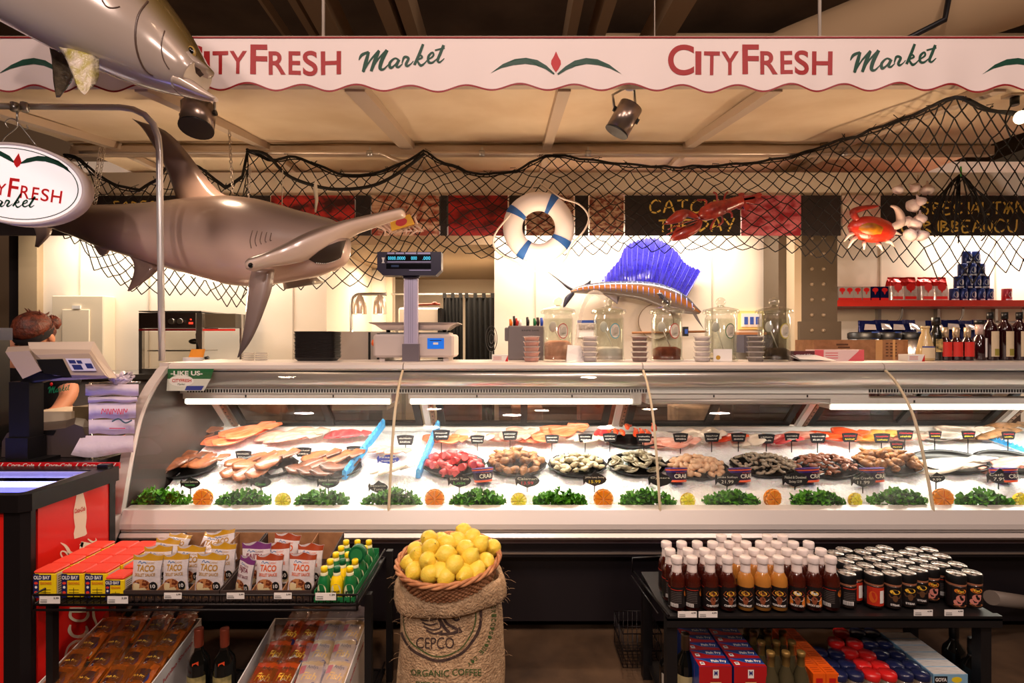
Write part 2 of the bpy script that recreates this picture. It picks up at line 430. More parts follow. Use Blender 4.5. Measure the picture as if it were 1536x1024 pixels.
# ================= awning =================
CANV = mat('cream_canvas', (236, 216, 188), .8, c2=(222, 198, 166), ns=2.2, bump=.5, bs=3.2)
VALM = mat('valance_vinyl', (236, 220, 214), .55, bump=.12, bs=2.5)
FRAME = mat('awning_frame_paint', (200, 180, 160), .5)
DRED = mat('valance_dark_red', (140, 16, 24), .5); DGRN = mat('valance_dark_green', (12, 66, 48), .5)
LETR = mat('valance_letter_red', (160, 24, 26), .5)
aw = thing('awning', 'long white awning with scalloped red edge over the fish counter', 'awning', (0, 3.2, 2.8))
YV = 2.48; PXM = YV/F
def zr(Y): return 2.60+.15*(Y-2.48)
X0, X1 = -3.3, 3.6
vs = []; fs = []; nx = 70; ny = 14
raf = [-2.95, -1.84, -.78, .26, 1.31, 2.42]
for j in range(ny+1):
 Y = 2.52+(3.85-2.52)*j/ny
 for i in range(nx+1):
  x = X0+(X1-X0)*i/nx
  d = min(abs(x-r) for r in raf); sag = .035*min(1, d/.5)*math.sin(PI*j/ny)
  vs.append(V((x, Y, zr(Y)+.05+sag+.012*noise.noise(V((x*2, Y*3, 0))))))
fs = [[j*(nx+1)+i, j*(nx+1)+i+1, (j+1)*(nx+1)+i+1, (j+1)*(nx+1)+i] for j in range(ny) for i in range(nx)]
r = MB(CANV).add(vs, fs, True)
r.bx(X0, X1, 3.85, 4.5, 2.84, 2.86)
r.use(mat('awning_top_vinyl', (210, 196, 190), .6)).bx(X0, X1, 2.54, 4.5, 2.87, 2.88)
r.build('canvas_roof', aw)
MB(FRAME).bx(X0, X1, 3.82, 3.88, 2.765, 2.83).build('rear_beam', aw)
MB(FRAME).bx(X0, X1, 4.42, 4.5, 2.68, 2.80).build('wall_beam', aw)
MB(FRAME).bx(X0, X1, 2.5, 2.54, 2.62, 2.68).build('front_beam', aw)
MB(FRAME).bx(X0, X1, 2.49, 2.53, 2.80, 2.855).build('top_beam', aw)
for i, x in enumerate(raf):
 b = MB(FRAME)
 def q(a, c, Y): return V((a, Y, zr(Y)+c))
 for (ya, yb) in ((2.54, 3.83),):
  wd = .032 if i != 2 else .05
  b.add([q(x-wd, 0, ya), q(x+wd, 0, ya), q(x+wd, 0, yb), q(x-wd, 0, yb), q(x-wd, .05, ya), q(x+wd, .05, ya), q(x+wd, .05, yb), q(x-wd, .05, yb)],
    [[0, 1, 2, 3], [0, 4, 5, 1], [2, 6, 7, 3], [0, 3, 7, 4], [1, 5, 6, 2], [4, 7, 6, 5]])
 b.bx(x-.025, x+.025, 3.88, 4.42, 2.79, 2.83)
 b.build('rafter', aw)
def zlow(px):
 ph = (px-820)/81.0*2*PI
 return (132.0+5*math.cos(ph)+1.2*math.sin(px*.013))
def fv(px, py, off=0): return V(((px-768)*PXM, YV-off, CZ-(py-512)*PXM))
px0, px1 = -240, 1800
n = 500; xs = [px0+(px1-px0)*i/n for i in range(n+1)]
def wav(px): return .006*math.sin(px*.031)+.004*math.sin(px*.083)
vm = MB(VALM)
rows = 6; g = []
for j in range(rows+1):
 for px in xs:
  t_ = j/rows; zz = 57+(zlow(px)-57)*t_
  p = fv(px, zz); p.y += wav(px)*t_; g.append(p)
W = n+1
vm.add(g, [[j*W+i, (j+1)*W+i, (j+1)*W+i+1, j*W+i+1] for j in range(rows) for i in range(n)], True)
va = vm.build('valance', aw)
def ribbon(fa, fb, off):
 k = MB(DRED); a = []; b = []
 for px in xs:
  pa = fv(px, fa(px), off); pa.y += wav(px)*(1 if fa(px) > 90 else 0); pb = fv(px, fb(px), off); pb.y = pa.y; a.append(pa); b.append(pb)
 k.add(a+b, [[i, W+i, W+i+1, i+1] for i in range(n)]); return k
ribbon(lambda p: zlow(p)-1.6, lambda p: zlow(p)+1.2, .003).build('bottom_piping', va)
ribbon(lambda p: 55.5, lambda p: 57.8, .004).build('top_piping', va)
def fr(a, b):
 p = fv(a, b, .0018); p.y += wav(a)*max(0, (b-57)/75); return p
BOX = [('C', 1002, 1041, 67, 113), ('I', 1043, 1052, 77, 112), ('T', 1056, 1080, 77, 112), ('Y', 1082, 1108, 77, 112), ('F', 1113, 1138, 67, 112), ('R', 1140, 1166, 77, 112), ('E', 1170, 1188, 77, 112), ('S', 1191, 1213, 76, 113), ('H', 1218, 1249, 77, 112)]
MK = [([(535, 348), (552, 318), (592, 300)], [4, 14, 10]), ([(592, 300), (575, 360), (560, 415)], [12, 18, 14]), ([(560, 418), (600, 350), (652, 292)], [6, 8, 12]),
  ([(650, 295), (628, 350), (606, 412)], [14, 18, 14]), ([(606, 412), (645, 345), (697, 290)], [6, 8, 12]), ([(697, 290), (668, 350), (658, 395), (678, 402), (708, 372)], [16, 18, 16, 10, 4]),
  ([(765, 348), (742, 338), (714, 366), (718, 394), (742, 378), (766, 345)], [10, 8, 13, 13, 8, 8]), ([(766, 345), (752, 380), (764, 388), (786, 368)], [14, 13, 10, 4]),
  ([(783, 366), (796, 330), (820, 336), (806, 368), (812, 380), (832, 368), (848, 350)], [5, 12, 12, 13, 11, 6, 4]),
  ([(904, 254), (882, 310), (853, 372)], [12, 14, 12]), ([(860, 350), (885, 318), (898, 330), (872, 346), (888, 374), (908, 366), (928, 344)], [4, 8, 9, 8, 12, 8, 4]),
  ([(928, 345), (962, 322), (958, 302), (936, 322), (934, 354), (956, 360), (986, 336)], [6, 9, 9, 12, 12, 10, 4]),
  ([(1022, 260), (1002, 310), (988, 346), (1000, 358), (1026, 336)], [13, 14, 13, 9, 4]), ([(972, 290), (1028, 276)], [8, 8])]
def market(mb, f2):
 """brush-script word; f2 maps the unit box 0..1 x 0..1 (y down)"""
 for pts, ws in MK:
  stroke(mb, lambda a, b: f2(a, b), pts, [w*1.25 for w in ws])
for s in (-737, 0):
 k = MB(LETR)
 for ch, a, b, c, d_ in BOX: text(k, ch, lambda u, v: fr(u, v), a+s, b+s, d_, c, bold=.018)
 k.build('shop_name', va)
 k = MB(DGRN); market(k, lambda a, b: fr(1136+a/3.835+s, b/3.835)); k.build('script_word', va)
def leafpts(cx, sgn, k=1.0):
 up = [(2, 110), (14, 99), (28, 90.5), (45, 87), (62, 89), (80, 97), (98, 111)]
 lo = [(82, 103), (64, 98), (46, 96), (30, 98.5), (16, 104), (3, 112)]
 return [(cx+sgn*a, b) for a, b in up+lo]
for cx in (96, 834, 1572):
 k = MB(DGRN)
 for sg in (1, -1):
  q = leafpts(cx, sg); k.poly([fr(a, b) for a, b in (q if sg > 0 else q[::-1])])
 k.build('leaf_logo', va)
 k = MB(mat('logo_drop_red', (190, 40, 44), .5)); k.poly([fr(cx+a, b) for a, b in ((0, 77), (3, 84), (7, 91), (7.5, 96), (4, 103), (0, 108), (-4, 103), (-7.5, 96), (-7, 91), (-3, 84))]); k.build('drop_logo', va)
for px in (481, 1236, 985):
 x = (px-768)*2.5/F*(.99)
 solo(MB(mat('white_rod_paint', (200, 186, 170), .5)).cyl((x, 2.51, 2.85), (x, 2.51, 4.75), .008 if px != 985 else .003, n=8), 'hanging_rod',
   {481: 'thin white rod holding the awning above the first word Market', 1236: 'thin white rod holding the awning above the second shop name', 985: 'fine wire rising from the middle of the awning'}[px], 'rod', 'rods the awning hangs from', loc=(x, 2.51, 2.85))
pp = [at(120, 228, 3.75), at(300, 228, 3.75), at(545, 229, 3.75), at(572, 230, 3.75), at(590, 238, 3.75), at(608, 242, 3.75), at(626, 236, 3.75), at(645, 230, 3.75), at(900, 230, 3.75), at(1312, 230, 3.75)]
k = MB(mat('galvanized_pipe', (206, 190, 176), .35, .6)).tube(smooth2(pp, 3), .014, 8)
pipe = thing('conduit_pipe', 'long thin metal pipe under the canvas carrying the black net', 'pipe', at(768, 230, 3.75))
k.build('pipe', pipe)
for px in (260, 555, 723, 882, 1265):
 c = at(px, 230, 3.75); MB(STEEL).cyl(c-V((.02, 0, 0)), c+V((.02, 0, 0)), .022, n=10).bx(c.x-.006, c.x+.006, c.y-.005, c.y+.005, c.z, c.z+.045).build('pipe_clamp', pipe)
# ================= curved-glass seafood case =================
CSM = mat('case_aluminium', (226, 218, 212), .32, .3)
CSL = mat('case_light_trim', (232, 226, 222), .35, .2)
CSD = mat('case_dark_gap', (40, 36, 38), .5)
CWH = mat('case_inner_white', (235, 232, 228), .5)
CBLK = mat('case_black_base', (26, 22, 26), .4)
CPUR = mat('case_bumper_grey', (128, 114, 124), .35, .4)
CX0, CX1 = -1.745, 3.13
case = thing('seafood_display_case', 'long curved-glass refrigerated seafood case filled with ice and fish', 'display case', (.6, 2.7, 0))
PROF = [(2.60, 1.222), (2.565, 1.20), (2.515, 1.155), (2.455, 1.08), (2.41, 1.0), (2.37, .88), (2.338, .76), (2.315, .66), (2.305, .612), (2.302, .54)]
PS = [V((p[0], p[1])) for p in PROF]
PS = smooth2([(a, b, 0) for a, b in PROF], 4)
def sheet(mb, x0, x1, prof, th=0):
 a = [V((x0, p[0], p[1])) for p in prof]; b = [V((x1, p[0], p[1])) for p in prof]; n = len(prof)
 mb.add(a+b, [[i, i+1, n+i+1, n+i] for i in range(n-1)], True)
def extr(mb, x0, x1, prof, smooth=False):
 """closed (Y, z) outline run along X"""
 mb.loft([[V((x, p[0], p[1])) for p in prof] for x in (x0, x1)], True, True, smooth)
GLS = glassmat('case_glass', (250, 252, 250), fog=.30, fz=(.60, .68, .92, 1.06), ior=1.4)
JX = [-1.745, -.554, .665, 1.893, 3.13]
for i in range(4):
 g = MB(GLS); sheet(g, JX[i]+.004, JX[i+1]-.004, PS); g.build('curved_glass_panel', case)
for x in JX[1:4]:
 MB(mat('glass_joint_seal', (206, 190, 160), .4)).tube([V((x, p[0]-.004, p[1])) for p in PS], .0065, 6).build('joint_seal', case)
k = MB(CSL); extr(k, CX0, CX1, [(2.30, .540), (2.275, .535), (2.275, .558), (2.297, .614), (2.345, .622), (2.345, .54)])
k.build('sill', case)
k = MB(CSD); k.bx(CX0, CX1, 2.30, 2.34, .533, .541); k.bx(CX0, CX1, 2.295, 2.34, .515, .520); k.build('sill_gap', case)
k = MB(CSM); extr(k, CX0, CX1, [(2.285, .520), (2.283, .533), (2.34, .533), (2.34, .52)]); extr(k, CX0, CX1, [(2.28, .488), (2.27, .50), (2.28, .515), (2.34, .515), (2.34, .488)]); k.build('sill_moulding', case)
k = MB(CBLK); k.bx(CX0+.02, CX1, 2.33, 2.40, .39, .488); k.bx(CX0+.02, CX1, 2.40, 3.2, .06, .40); k.build('base', case)
MB(mat('bumper_strip_metal', (190, 176, 164), .3, .8)).bx(-.2, CX1, 2.322, 2.33, .405, .413).build('bumper_strip', case)
MB(CPUR).bx(CX0+.02, CX1, 2.322, 2.33, .455, .488).build('bumper', case)
k = MB(mat('refrigeration_sticker_blue', (48, 40, 120), .4)); c0 = at(170, 818, 2.318); fq = flat(c0, (1, 0, 0), (0, 0, 1)); patch(k, fq, 0, .078, -.022, .012)
k.use(WPAINT); text(k, 'U.S. REFRIGERATION', lambda a, b: fq(a, b)+V((0, -.0008, 0)), .006, .072, 0, .007, bold=.02); text(k, 'REFRIG EQUIP', lambda a, b: fq(a, b)+V((0, -.0008, 0)), .014, .062, -.014, -.008, bold=.02)
k.build('service_sticker', case)
ep = [(p[0]-.018, p[1]) for p in PROF]
ep[0] = (2.64, 1.262); ep.insert(1, (2.585, 1.235))
ep += [(2.26, .50), (2.225, .42), (2.235, .38)]
EPS = smooth2([(a, b, 0) for a, b in ep], 4)
k = MB(mat('end_frame_paint', (214, 204, 198), .4, .25))
for i in range(len(EPS)-1):
 a = EPS[i]; b = EPS[i+1]
 def nrm(j):
  u = EPS[min(j+1, len(EPS)-1)]-EPS[max(j-1, 0)]; u = u.normalized(); return V((-u.y, u.x))*-1
 na = nrm(i); nb = nrm(i+1); T = .055
 A = [(a.x, a.y), (b.x, b.y), (b.x+abs(nb.x)*T, b.y+nb.y*0), (a.x+abs(na.x)*T, a.y)]
 xa, xb = CX0-.045, CX0
 k.add([V((xa, y, z)) for y, z in A]+[V((xb, y, z)) for y, z in A], [[0, 1, 5, 4], [3, 2, 1, 0], [4, 5, 6, 7], [2, 3, 7, 6]], False)
k.bx(CX0-.045, CX0, 2.6, 3.15, 1.215, 1.262); k.bx(CX0-.045, CX0, 2.24, 3.15, .38, .60)
k.build('end_frame', case)
MB(mat('end_liner_grey', (70, 62, 58), .45, .3)).add([V((CX0+.002, p.x+.01, p.y)) for p in PS]+[V((CX0+.002, 3.1, .54)), V((CX0+.002, 3.1, 1.2))], [list(range(len(PS)+2))]).build('end_liner', case)
MB(CSM).prism([V((CX0-.038, p.x+.03, p.y)) for p in PS]+[V((CX0-.038, 2.36, .4)), V((CX0-.038, 3.12, .4)), V((CX0-.038, 3.12, 1.222))], (.034, 0, 0)).build('end_wall', case)
k = MB(CSM);
TOPP = [(2.612, 1.222), (2.600, 1.232), (2.603, 1.25), (2.62, 1.262), (3.06, 1.262), (3.06, 1.235), (2.62, 1.222)]
for i in range(4): extr(k, JX[i]+(.002 if i else 0), JX[i+1]-.002, TOPP)
k.build('counter_top', case)
MB(CSD).bx(CX0, CX1, 2.618, 2.66, 1.214, 1.224).build('top_gap', case)
k = MB(mat('canopy_metal', (222, 212, 206), .28, .7))
BAND = [(2.622, 1.216), (2.612, 1.20), (2.612, 1.175), (2.625, 1.15), (2.66, 1.128), (2.74, 1.125), (2.74, 1.216)]
extr(k, CX0+.02, CX1, [tuple(p) for p in BAND], True); k.build('canopy', case)
k = MB(CWH); k.bx(CX0+.02, CX1, 2.66, 2.70, 1.10, 1.128); k.use(CSD)
for i in range(330):
 x = CX0+.06+i*.0145
 if x > CX1-.02: break
 if .70 < x < 1.85: continue
 k.bx(x, x+.006, 2.655, 2.66, 1.106, 1.122)
k.build('air_grille', case)
MB(CSM).bx(CX0, CX1, 2.74, 3.06, 1.20, 1.236).build('top_underside', case)
LITM = mat('lit_diffuser', (255, 250, 238), .4, em=(255, 246, 224), es=3.2)
UNL = mat('unlit_diffuser', (186, 176, 170), .35, .2)
for i, (x0, x1, lit, zt) in enumerate(((CX0+.03, -.63, 1, 1.098), (-.54, .64, 1, 1.098), (.70, 1.86, 0, 1.098), (1.66, 3.1, 1, 1.07))):
 Yc = 2.68
 f = MB(CSM); f.bx(x0, x1, Yc, Yc+.09, zt-.052, zt+.004)
 f.use(CSL); f.bx(x0, x1, Yc-.012, Yc, zt-.026, zt+.002)
 o = f.build('strip_light', case)
 dm = MB(LITM if lit else UNL); dm.smooth = True
 dm.tube([V((x0+.01, Yc+.005, zt-.040)), V((x1-.01, Yc+.005, zt-.040))], .017, 10); dm.build('diffuser', o)
 for fx in (.3, .72): MB(CSD).bx(x0+(x1-x0)*fx, x0+(x1-x0)*fx+.006, Yc-.016, Yc-.012, zt-.018, zt-.006).build('clip', o)
 if lit: lamp('case_tube_and_fill', 'AREA', ((x0+x1)/2, Yc+.03, zt-.066), 9.5, (255, 248, 232), x1-x0-.08, to=((x0+x1)/2, Yc-.02, 0), sy=.05)
 else: lamp('case_tube_and_fill', 'AREA', ((x0+x1)/2, 2.72, 1.12), 7.5, (255, 248, 232), x1-x0-.08, to=((x0+x1)/2, 2.68, 0), sy=.04)  # added fill lamp: the strip light of this section is unlit
MB(mat('clear_bracket_plastic', (225, 220, 215), .15, alpha=.6)).bx(.615, .675, 2.655, 2.675, 1.04, 1.12, .01).build('lamp_bracket', case)
def rd(x, t, off=0):      # t 0 bottom .. 1 top of the tilted rear plane
 return V((x, 3.12-.36*t+off, .845+.37*t))
PX = [-1.70, -.50, .62, 1.72, 2.92]
PG = glassmat('rear_door_glass', (205, 190, 178), ior=1.5)
def bar(mb, a, b, wd, th=.02):
 d = (b-a).normalized(); n = V((0, .717, .697)); s = d.cross(n).normalized()*wd/2; n = n*th/2
 vs = [p+q*s+r*n for p in (a, b) for q, r in ((-1, -1), (1, -1), (1, 1), (-1, 1))]
 mb.add(vs, [[0, 1, 2, 3], [7, 6, 5, 4], [0, 4, 5, 1], [1, 5, 6, 2], [2, 6, 7, 3], [3, 7, 4, 0]])
for i in range(len(PX)-1):
 a, b = PX[i]+.06, PX[i+1]-.04; mid = (a+b)/2
 for j, (u, v) in enumerate(((a, mid+.02), (mid-.02, b))):
  off = .012*j
  f = MB(BLKP)
  bar(f, rd(u, .07, off), rd(v, .07, off), .05); bar(f, rd(u, .93, off), rd(v, .93, off), .04)
  bar(f, rd(u+.02, .05, off), rd(u+.02, .95, off), .04); bar(f, rd(v-.02, .05, off), rd(v-.02, .95, off), .04)
  o = f.build('rear_door', case)
  MB(PG).add([rd(u+.03, .12, off), rd(v-.03, .12, off), rd(v-.03, .9, off), rd(u+.03, .9, off)], [[0, 1, 2, 3]]).build('pane', o)
for x in PX:
 k = MB(CSM); bar(k, rd(x, 0, -.02), rd(x, 1, -.02), .035); k.use(mat('perforated_upright', (150, 112, 92), .4, .4)); bar(k, rd(x+.035, 0, -.02), rd(x+.035, 1, -.02), .02)
 k.use(CSD)
 for q in range(14): k.box(rd(x+.035, .05+.065*q, -.032), (.008, .004, .010))
 k.build('upright', case)
k = MB(CWH); k.bx(CX0, CX1, 3.06, 3.12, .54, .85); k.bx(CX0, CX1, 3.05, 3.14, .835, .86); k.build('rear_ledge', case)
MB(CWH).bx(CX0, CX1, 2.345, 3.1, .50, .545).build('tub_floor', case)
MB(CSD).bx(CX0, CX1, 3.12, 3.2, .06, .84).build('rear_wall', case)
MB(CSM).bx(CX1, CX1+.04, 2.34, 3.15, .06, 1.24).build('end_wall', case)
k = MB(mat('sticker_green', (28, 96, 52), .4)); YY = 2.596
def sk(px, py, off=0): return at(px, py, YY-.012*(py-553)/30-off)
k.add([sk(243, 553), sk(321, 553), sk(316, 568), sk(228, 568)], [[0, 3, 2, 1]])
k.use(mat('sticker_pale', (214, 214, 204), .4)).add([sk(228, 568), sk(316, 568), sk(306, 586), sk(220, 586)], [[0, 3, 2, 1]])
k.use(WPAINT); k.poly([sk(272+18.5*math.cos(a*PI/12), 571-8.5*math.sin(a*PI/12), .001) for a in range(24)])
k.use(RED); text(k, 'CITYFRESH', lambda a, b: sk(a, b, .002), 258, 287, 573, 568, bold=.02); k.use(DGRN); text(k, 'Market', lambda a, b: sk(a, b, .002), 266, 278, 577.5, 574.5, shear=.3)
k.use(WPAINT); text(k, '-LIKE US-', lambda a, b: sk(a, b, .001), 256, 304, 563, 556, bold=.03)
k.use(mat('sticker_blue', (60, 70, 150), .4)); k.add([sk(280, 578.5, .002), sk(306, 578.5, .002), sk(302, 585, .002), sk(277, 585, .002)], [[0, 3, 2, 1]])
k.use(INK); text(k, 'Follow us', lambda a, b: sk(a, b, .002), 229, 246, 584, 580)
k.build('promotional_sticker', case)
# ================= ice =================
ICEM = mat('crushed_ice', (246, 248, 252), .35, bump=.9, bs=95, sss=.15)
def icez(x, Y):
 b = .598 if Y < 2.42 else .598+.37*(Y-2.42)
 return b+.016*noise.noise(V((x*5, Y*7, 0)))+.012*noise.noise(V((x*16, Y*16, 3)))+.006*noise.noise(V((x*50, Y*50, 9)))
vs = []; nx = 560; ny = 84
for j in range(ny+1):
 for i in range(nx+1):
  x = CX0+.02+(CX1-CX0-.04)*i/nx; y = 2.352+(3.045-2.352)*j/ny
  vs.append(V((x, y, icez(x, y))))
k = MB(ICEM).add(vs, [[j*(nx+1)+i, j*(nx+1)+i+1, (j+1)*(nx+1)+i+1, (j+1)*(nx+1)+i] for j in range(ny) for i in range(nx)], True)
solo(k, 'crushed_ice', 'bed of crushed white ice sloping up inside the seafood case', 'ice', kind='stuff')
def iY(py, x=0):     # depth on the ice bed seen at image line py
 s = (py-512)/F
 return max(2.36, (CZ-.598+.37*2.42)/(s+.37)) if s < (CZ-.598)/2.42 else (CZ-.598)/s
def ip(px, py):
 Y = iY(py); x = (px-768)*Y/F; return V((x, Y, icez(x, Y)))
KALE = mat('kale_green', (40, 112, 10), .5, c2=(92, 164, 26), ns=60, bump=.3, bs=150)
def kale_mb(seed, wd=.27):
 rnd = random.Random(seed); k = MB(KALE)
 for q in range(95):
  u = rnd.uniform(-1, 1); cx = u*wd*.44; R_ = rnd.uniform(.022, .032)*(1-.3*abs(u)**3)
  o = V((cx, rnd.uniform(-.026, .02), .016+rnd.uniform(0, .072)*(1-u*u*.7)))
  az = rnd.uniform(0, 2*PI); el = rnd.uniform(-.9, .7)
  M = Matrix.Rotation(az, 3, 'Z') @ Matrix.Rotation(el, 3, 'X') @ Matrix.Rotation(rnd.uniform(-.6, .6), 3, 'Y')
  nr, na = 4, 22; ph = rnd.uniform(0, 6); fq = rnd.choice((4, 5, 6)); vs = []
  for a in range(nr+1):
   r = a/nr
   for b in range(na+1):
    th = -1.9+3.8*b/na
    z = .009*r*r*math.sin(fq*th+ph)+.003*r*math.sin(2.7*fq*th)
    rr = R_*r*(1+.14*math.sin(fq*1.6*th+ph)*r)
    vs.append(o+M @ V((rr*math.cos(th), rr*math.sin(th), z+.012*r)))
  k.add(vs, [[a*(na+1)+b, a*(na+1)+b+1, (a+1)*(na+1)+b+1, (a+1)*(na+1)+b] for a in range(nr) for b in range(na)], True)
 return k
kp = [(244, 93), (366, 90), (484, 90), (587, 96), (717, 91), (839, 92), (971, 94), (1097, 92), (1225, 91), (1346, 95), (1475, 90)]
kales = []
KN = ['beside the green sticker end of the case', 'between the first orange and the first lemon half', 'between the first lemon half and the blue divider', 'crossed by the first glass joint', 'just above the basket of lemons', 'between a pale lemon half and the second orange', 'crossed by the second glass joint', 'between a lemon half and an orange under scallops', 'under the pink shrimp bowl', 'beside the third glass joint', 'at the far end past the third glass joint']
protos = []
for i, (px, w_) in enumerate(kp):
 Y = 2.385; loc = V(((px-768)*Y/F, Y, .590))
 if i < 3:
  o = kale_mb(11+i).build('kale_bunch'); tag(o, '', 'kale', 'kale bunches along the front of the ice'); protos.append(o); o.location = loc
 else:
  o = protos[i % 3].copy(); col.objects.link(o); o.location = loc; o.rotation_euler.z = PI*(i % 2)
 s = w_*Y/F/.285; o.scale = (s, 1, .88)
 o['label'] = 'curly green kale bunch '+KN[i]
o = protos[1].copy(); col.objects.link(o); o.location = (-1.70, 2.40, .59); o.scale = (.28, 1, .9); o['label'] = 'small kale tuft squeezed against the end frame of the case'
def citrus(name, R_, skin, flesh, pith, star, seed):
 t = thing(name, '', 'citrus', (0, 0, 0)); k = MB(skin)
 n = 28; rings = []
 zz = lambda a: .005*(1 if (a % 2) else -1)
 for j in range(7):
  th = PI/2*j/6
  rings.append([V((R_*math.cos(th)*math.cos(2*PI*a/n), R_*math.sin(th)*.9+(zz(a)+.003 if j == 0 else 0), R_*math.cos(th)*math.sin(2*PI*a/n))) if j < 6 else V((.001*math.cos(2*PI*a/n), R_*.9, .001*math.sin(2*PI*a/n))) for a in range(n)])
 k.loft(rings, True, False, True); k.build('rind', t)
 k = MB(pith); k.add([V((0, .001, 0))]+[V((R_*.97*math.cos(2*PI*a/n), zz(a), R_*.97*math.sin(2*PI*a/n))) for a in range(n)], [[0, 1+(a+1) % n, 1+a] for a in range(n)]); k.build('pith', t)
 k = MB(flesh); ns = 8
 for s_ in range(ns):
  a0 = 2*PI*s_/ns+.07; a1 = 2*PI*(s_+1)/ns-.07; rr = R_*.86*(1 if (not star or s_ % 2) else .72)
  pts = [(.12, (a0+a1)/2)]+[(1, a0+(a1-a0)*q/4) for q in range(5)]
  k.prism([V((rr*r*math.cos(a), -.006, rr*r*math.sin(a))) for r, a in pts], (0, .006, 0))
 k.build('segments', t)
 return t
ORS = mat('orange_rind', (255, 150, 24), .45, bump=.2, bs=200); ORF = mat('orange_flesh', (255, 150, 30), .3, sss=.5); ORP = mat('orange_pith', (255, 200, 120), .5)
LES = mat('lemon_rind', (250, 210, 20), .45, bump=.2, bs=200); LEF = mat('lemon_flesh', (255, 238, 70), .3, sss=.5); LEP = mat('lemon_pith', (255, 246, 150), .5)
LF2 = mat('pale_lemon_flesh', (246, 240, 120), .3)
og = citrus('orange_half', .046, ORS, ORF, ORP, False, 1); og['group'] = 'orange halves along the front of the ice'
lg = citrus('lemon_half', .037, LES, LEF, LEP, True, 2); lg['group'] = 'lemon halves along the front of the ice'
cz = lambda px, r: V(((px-768)*2.375/F, 2.372, .595+r))
place(og, [(cz(304, .046), 0, 'cut orange half on ice between the two leftmost kale bunches'), (cz(652, .046), .1, 'cut orange half on ice above the lemon basket'), (cz(905, .046), -.1, 'cut orange half on ice below the crab meat bowl'),
   (cz(1160, .046), .3, 'cut orange half on ice above the white-capped sauces'), (cz(1414, .048), -.2, 'cut orange half on ice just past the third glass joint')])
place(lg, [(cz(424, .037), 0, 'cut lemon half on ice between second and third kale bunches'), (cz(778, .037), 0, 'pale cut lemon half on ice below the conch bowl'), (cz(1032, .037), .2, 'star-cut lemon half on ice just past the second glass joint'),
   (cz(1284, .037), .35, 'turned lemon half on ice above the spice jars'), (cz(1532, .037), .2, 'pale lemon half on ice at the picture edge')])
BOWL = mat('black_bowl_plastic', (16, 15, 16), .3)
TILT = Matrix.Rotation(math.radians(22), 3, 'X')
def bowl_mb(wd, dp):
 k = MB(BOWL); a = wd/2; b = dp/2
 prof = [(.55, -.03), (.8, -.022), (.97, .0), (1.03, .008), (1.0, .012), (.94, .002), (.75, -.012), (0.01, -.018)]
 rings = []
 n = 32
 for r, z in prof:
  rings.append([TILT @ V((a*r*math.cos(2*PI*q/n)*(1+(.02*math.cos(16*2*PI*q/n) if r > .95 else 0)), b*r*math.sin(2*PI*q/n), z)) for q in range(n)])
 k.loft(rings, True, True, True); return k
FL = dict(
 smoked=mat('smoked_salmon_crust', (128, 68, 38), .4, c2=(78, 40, 22), ns=22, bump=.4, bs=50, coat=.3),
 smoked2=mat('hot_smoked_fillet', (178, 100, 56), .4, c2=(112, 58, 30), ns=16, bump=.3, bs=50, coat=.3),
 salmon=mat('salmon_flesh', (232, 92, 44), .35, c2=(246, 140, 92), ns=14, coat=.4, stretch=(1, 5, 1)),
 orange=mat('sockeye_flesh', (226, 62, 22), .35, c2=(240, 100, 50), ns=14, coat=.4, stretch=(1, 5, 1)),
 pink=mat('pink_fish_flesh', (222, 138, 116), .35, c2=(236, 180, 164), ns=14, coat=.4, stretch=(1, 4, 1)),
 red=mat('tuna_flesh', (190, 44, 52), .35, c2=(222, 90, 90), ns=18, coat=.4),
 white=mat('white_fish_flesh', (222, 206, 186), .35, c2=(240, 228, 214), ns=14, coat=.4),
 grey=mat('grey_prawn_shell', (178, 162, 140), .35, c2=(122, 108, 94), ns=40, coat=.4),
 prawn=mat('pink_prawn_shell', (180, 126, 102), .35, c2=(130, 80, 64), ns=40, coat=.4),
 scallop=mat('scallop_flesh', (222, 184, 148), .35, c2=(204, 156, 118), ns=30, coat=.4),
 oyster=mat('oyster_flesh', (168, 156, 126), .25, c2=(76, 70, 52), ns=26, coat=.6),
 conch=mat('conch_shell_brown', (176, 118, 66), .4, c2=(98, 62, 40), ns=26, bump=.4, bs=60),
 crab=mat('lump_crab_meat', (214, 202, 172), .5, c2=(188, 170, 134), ns=60, bump=.7, bs=110),
 yellow=mat('yellow_marinated_fish', (226, 136, 40), .35, c2=(220, 170, 84), ns=18, coat=.4),
 silver=mat('silver_fish_skin', (170, 160, 150), .25, .3, c2=(226, 216, 206), ns=20, coat=.4),
 brown=mat('brown_crust_fillet', (190, 140, 96), .45, c2=(120, 90, 62), ns=24, bump=.4, bs=60))
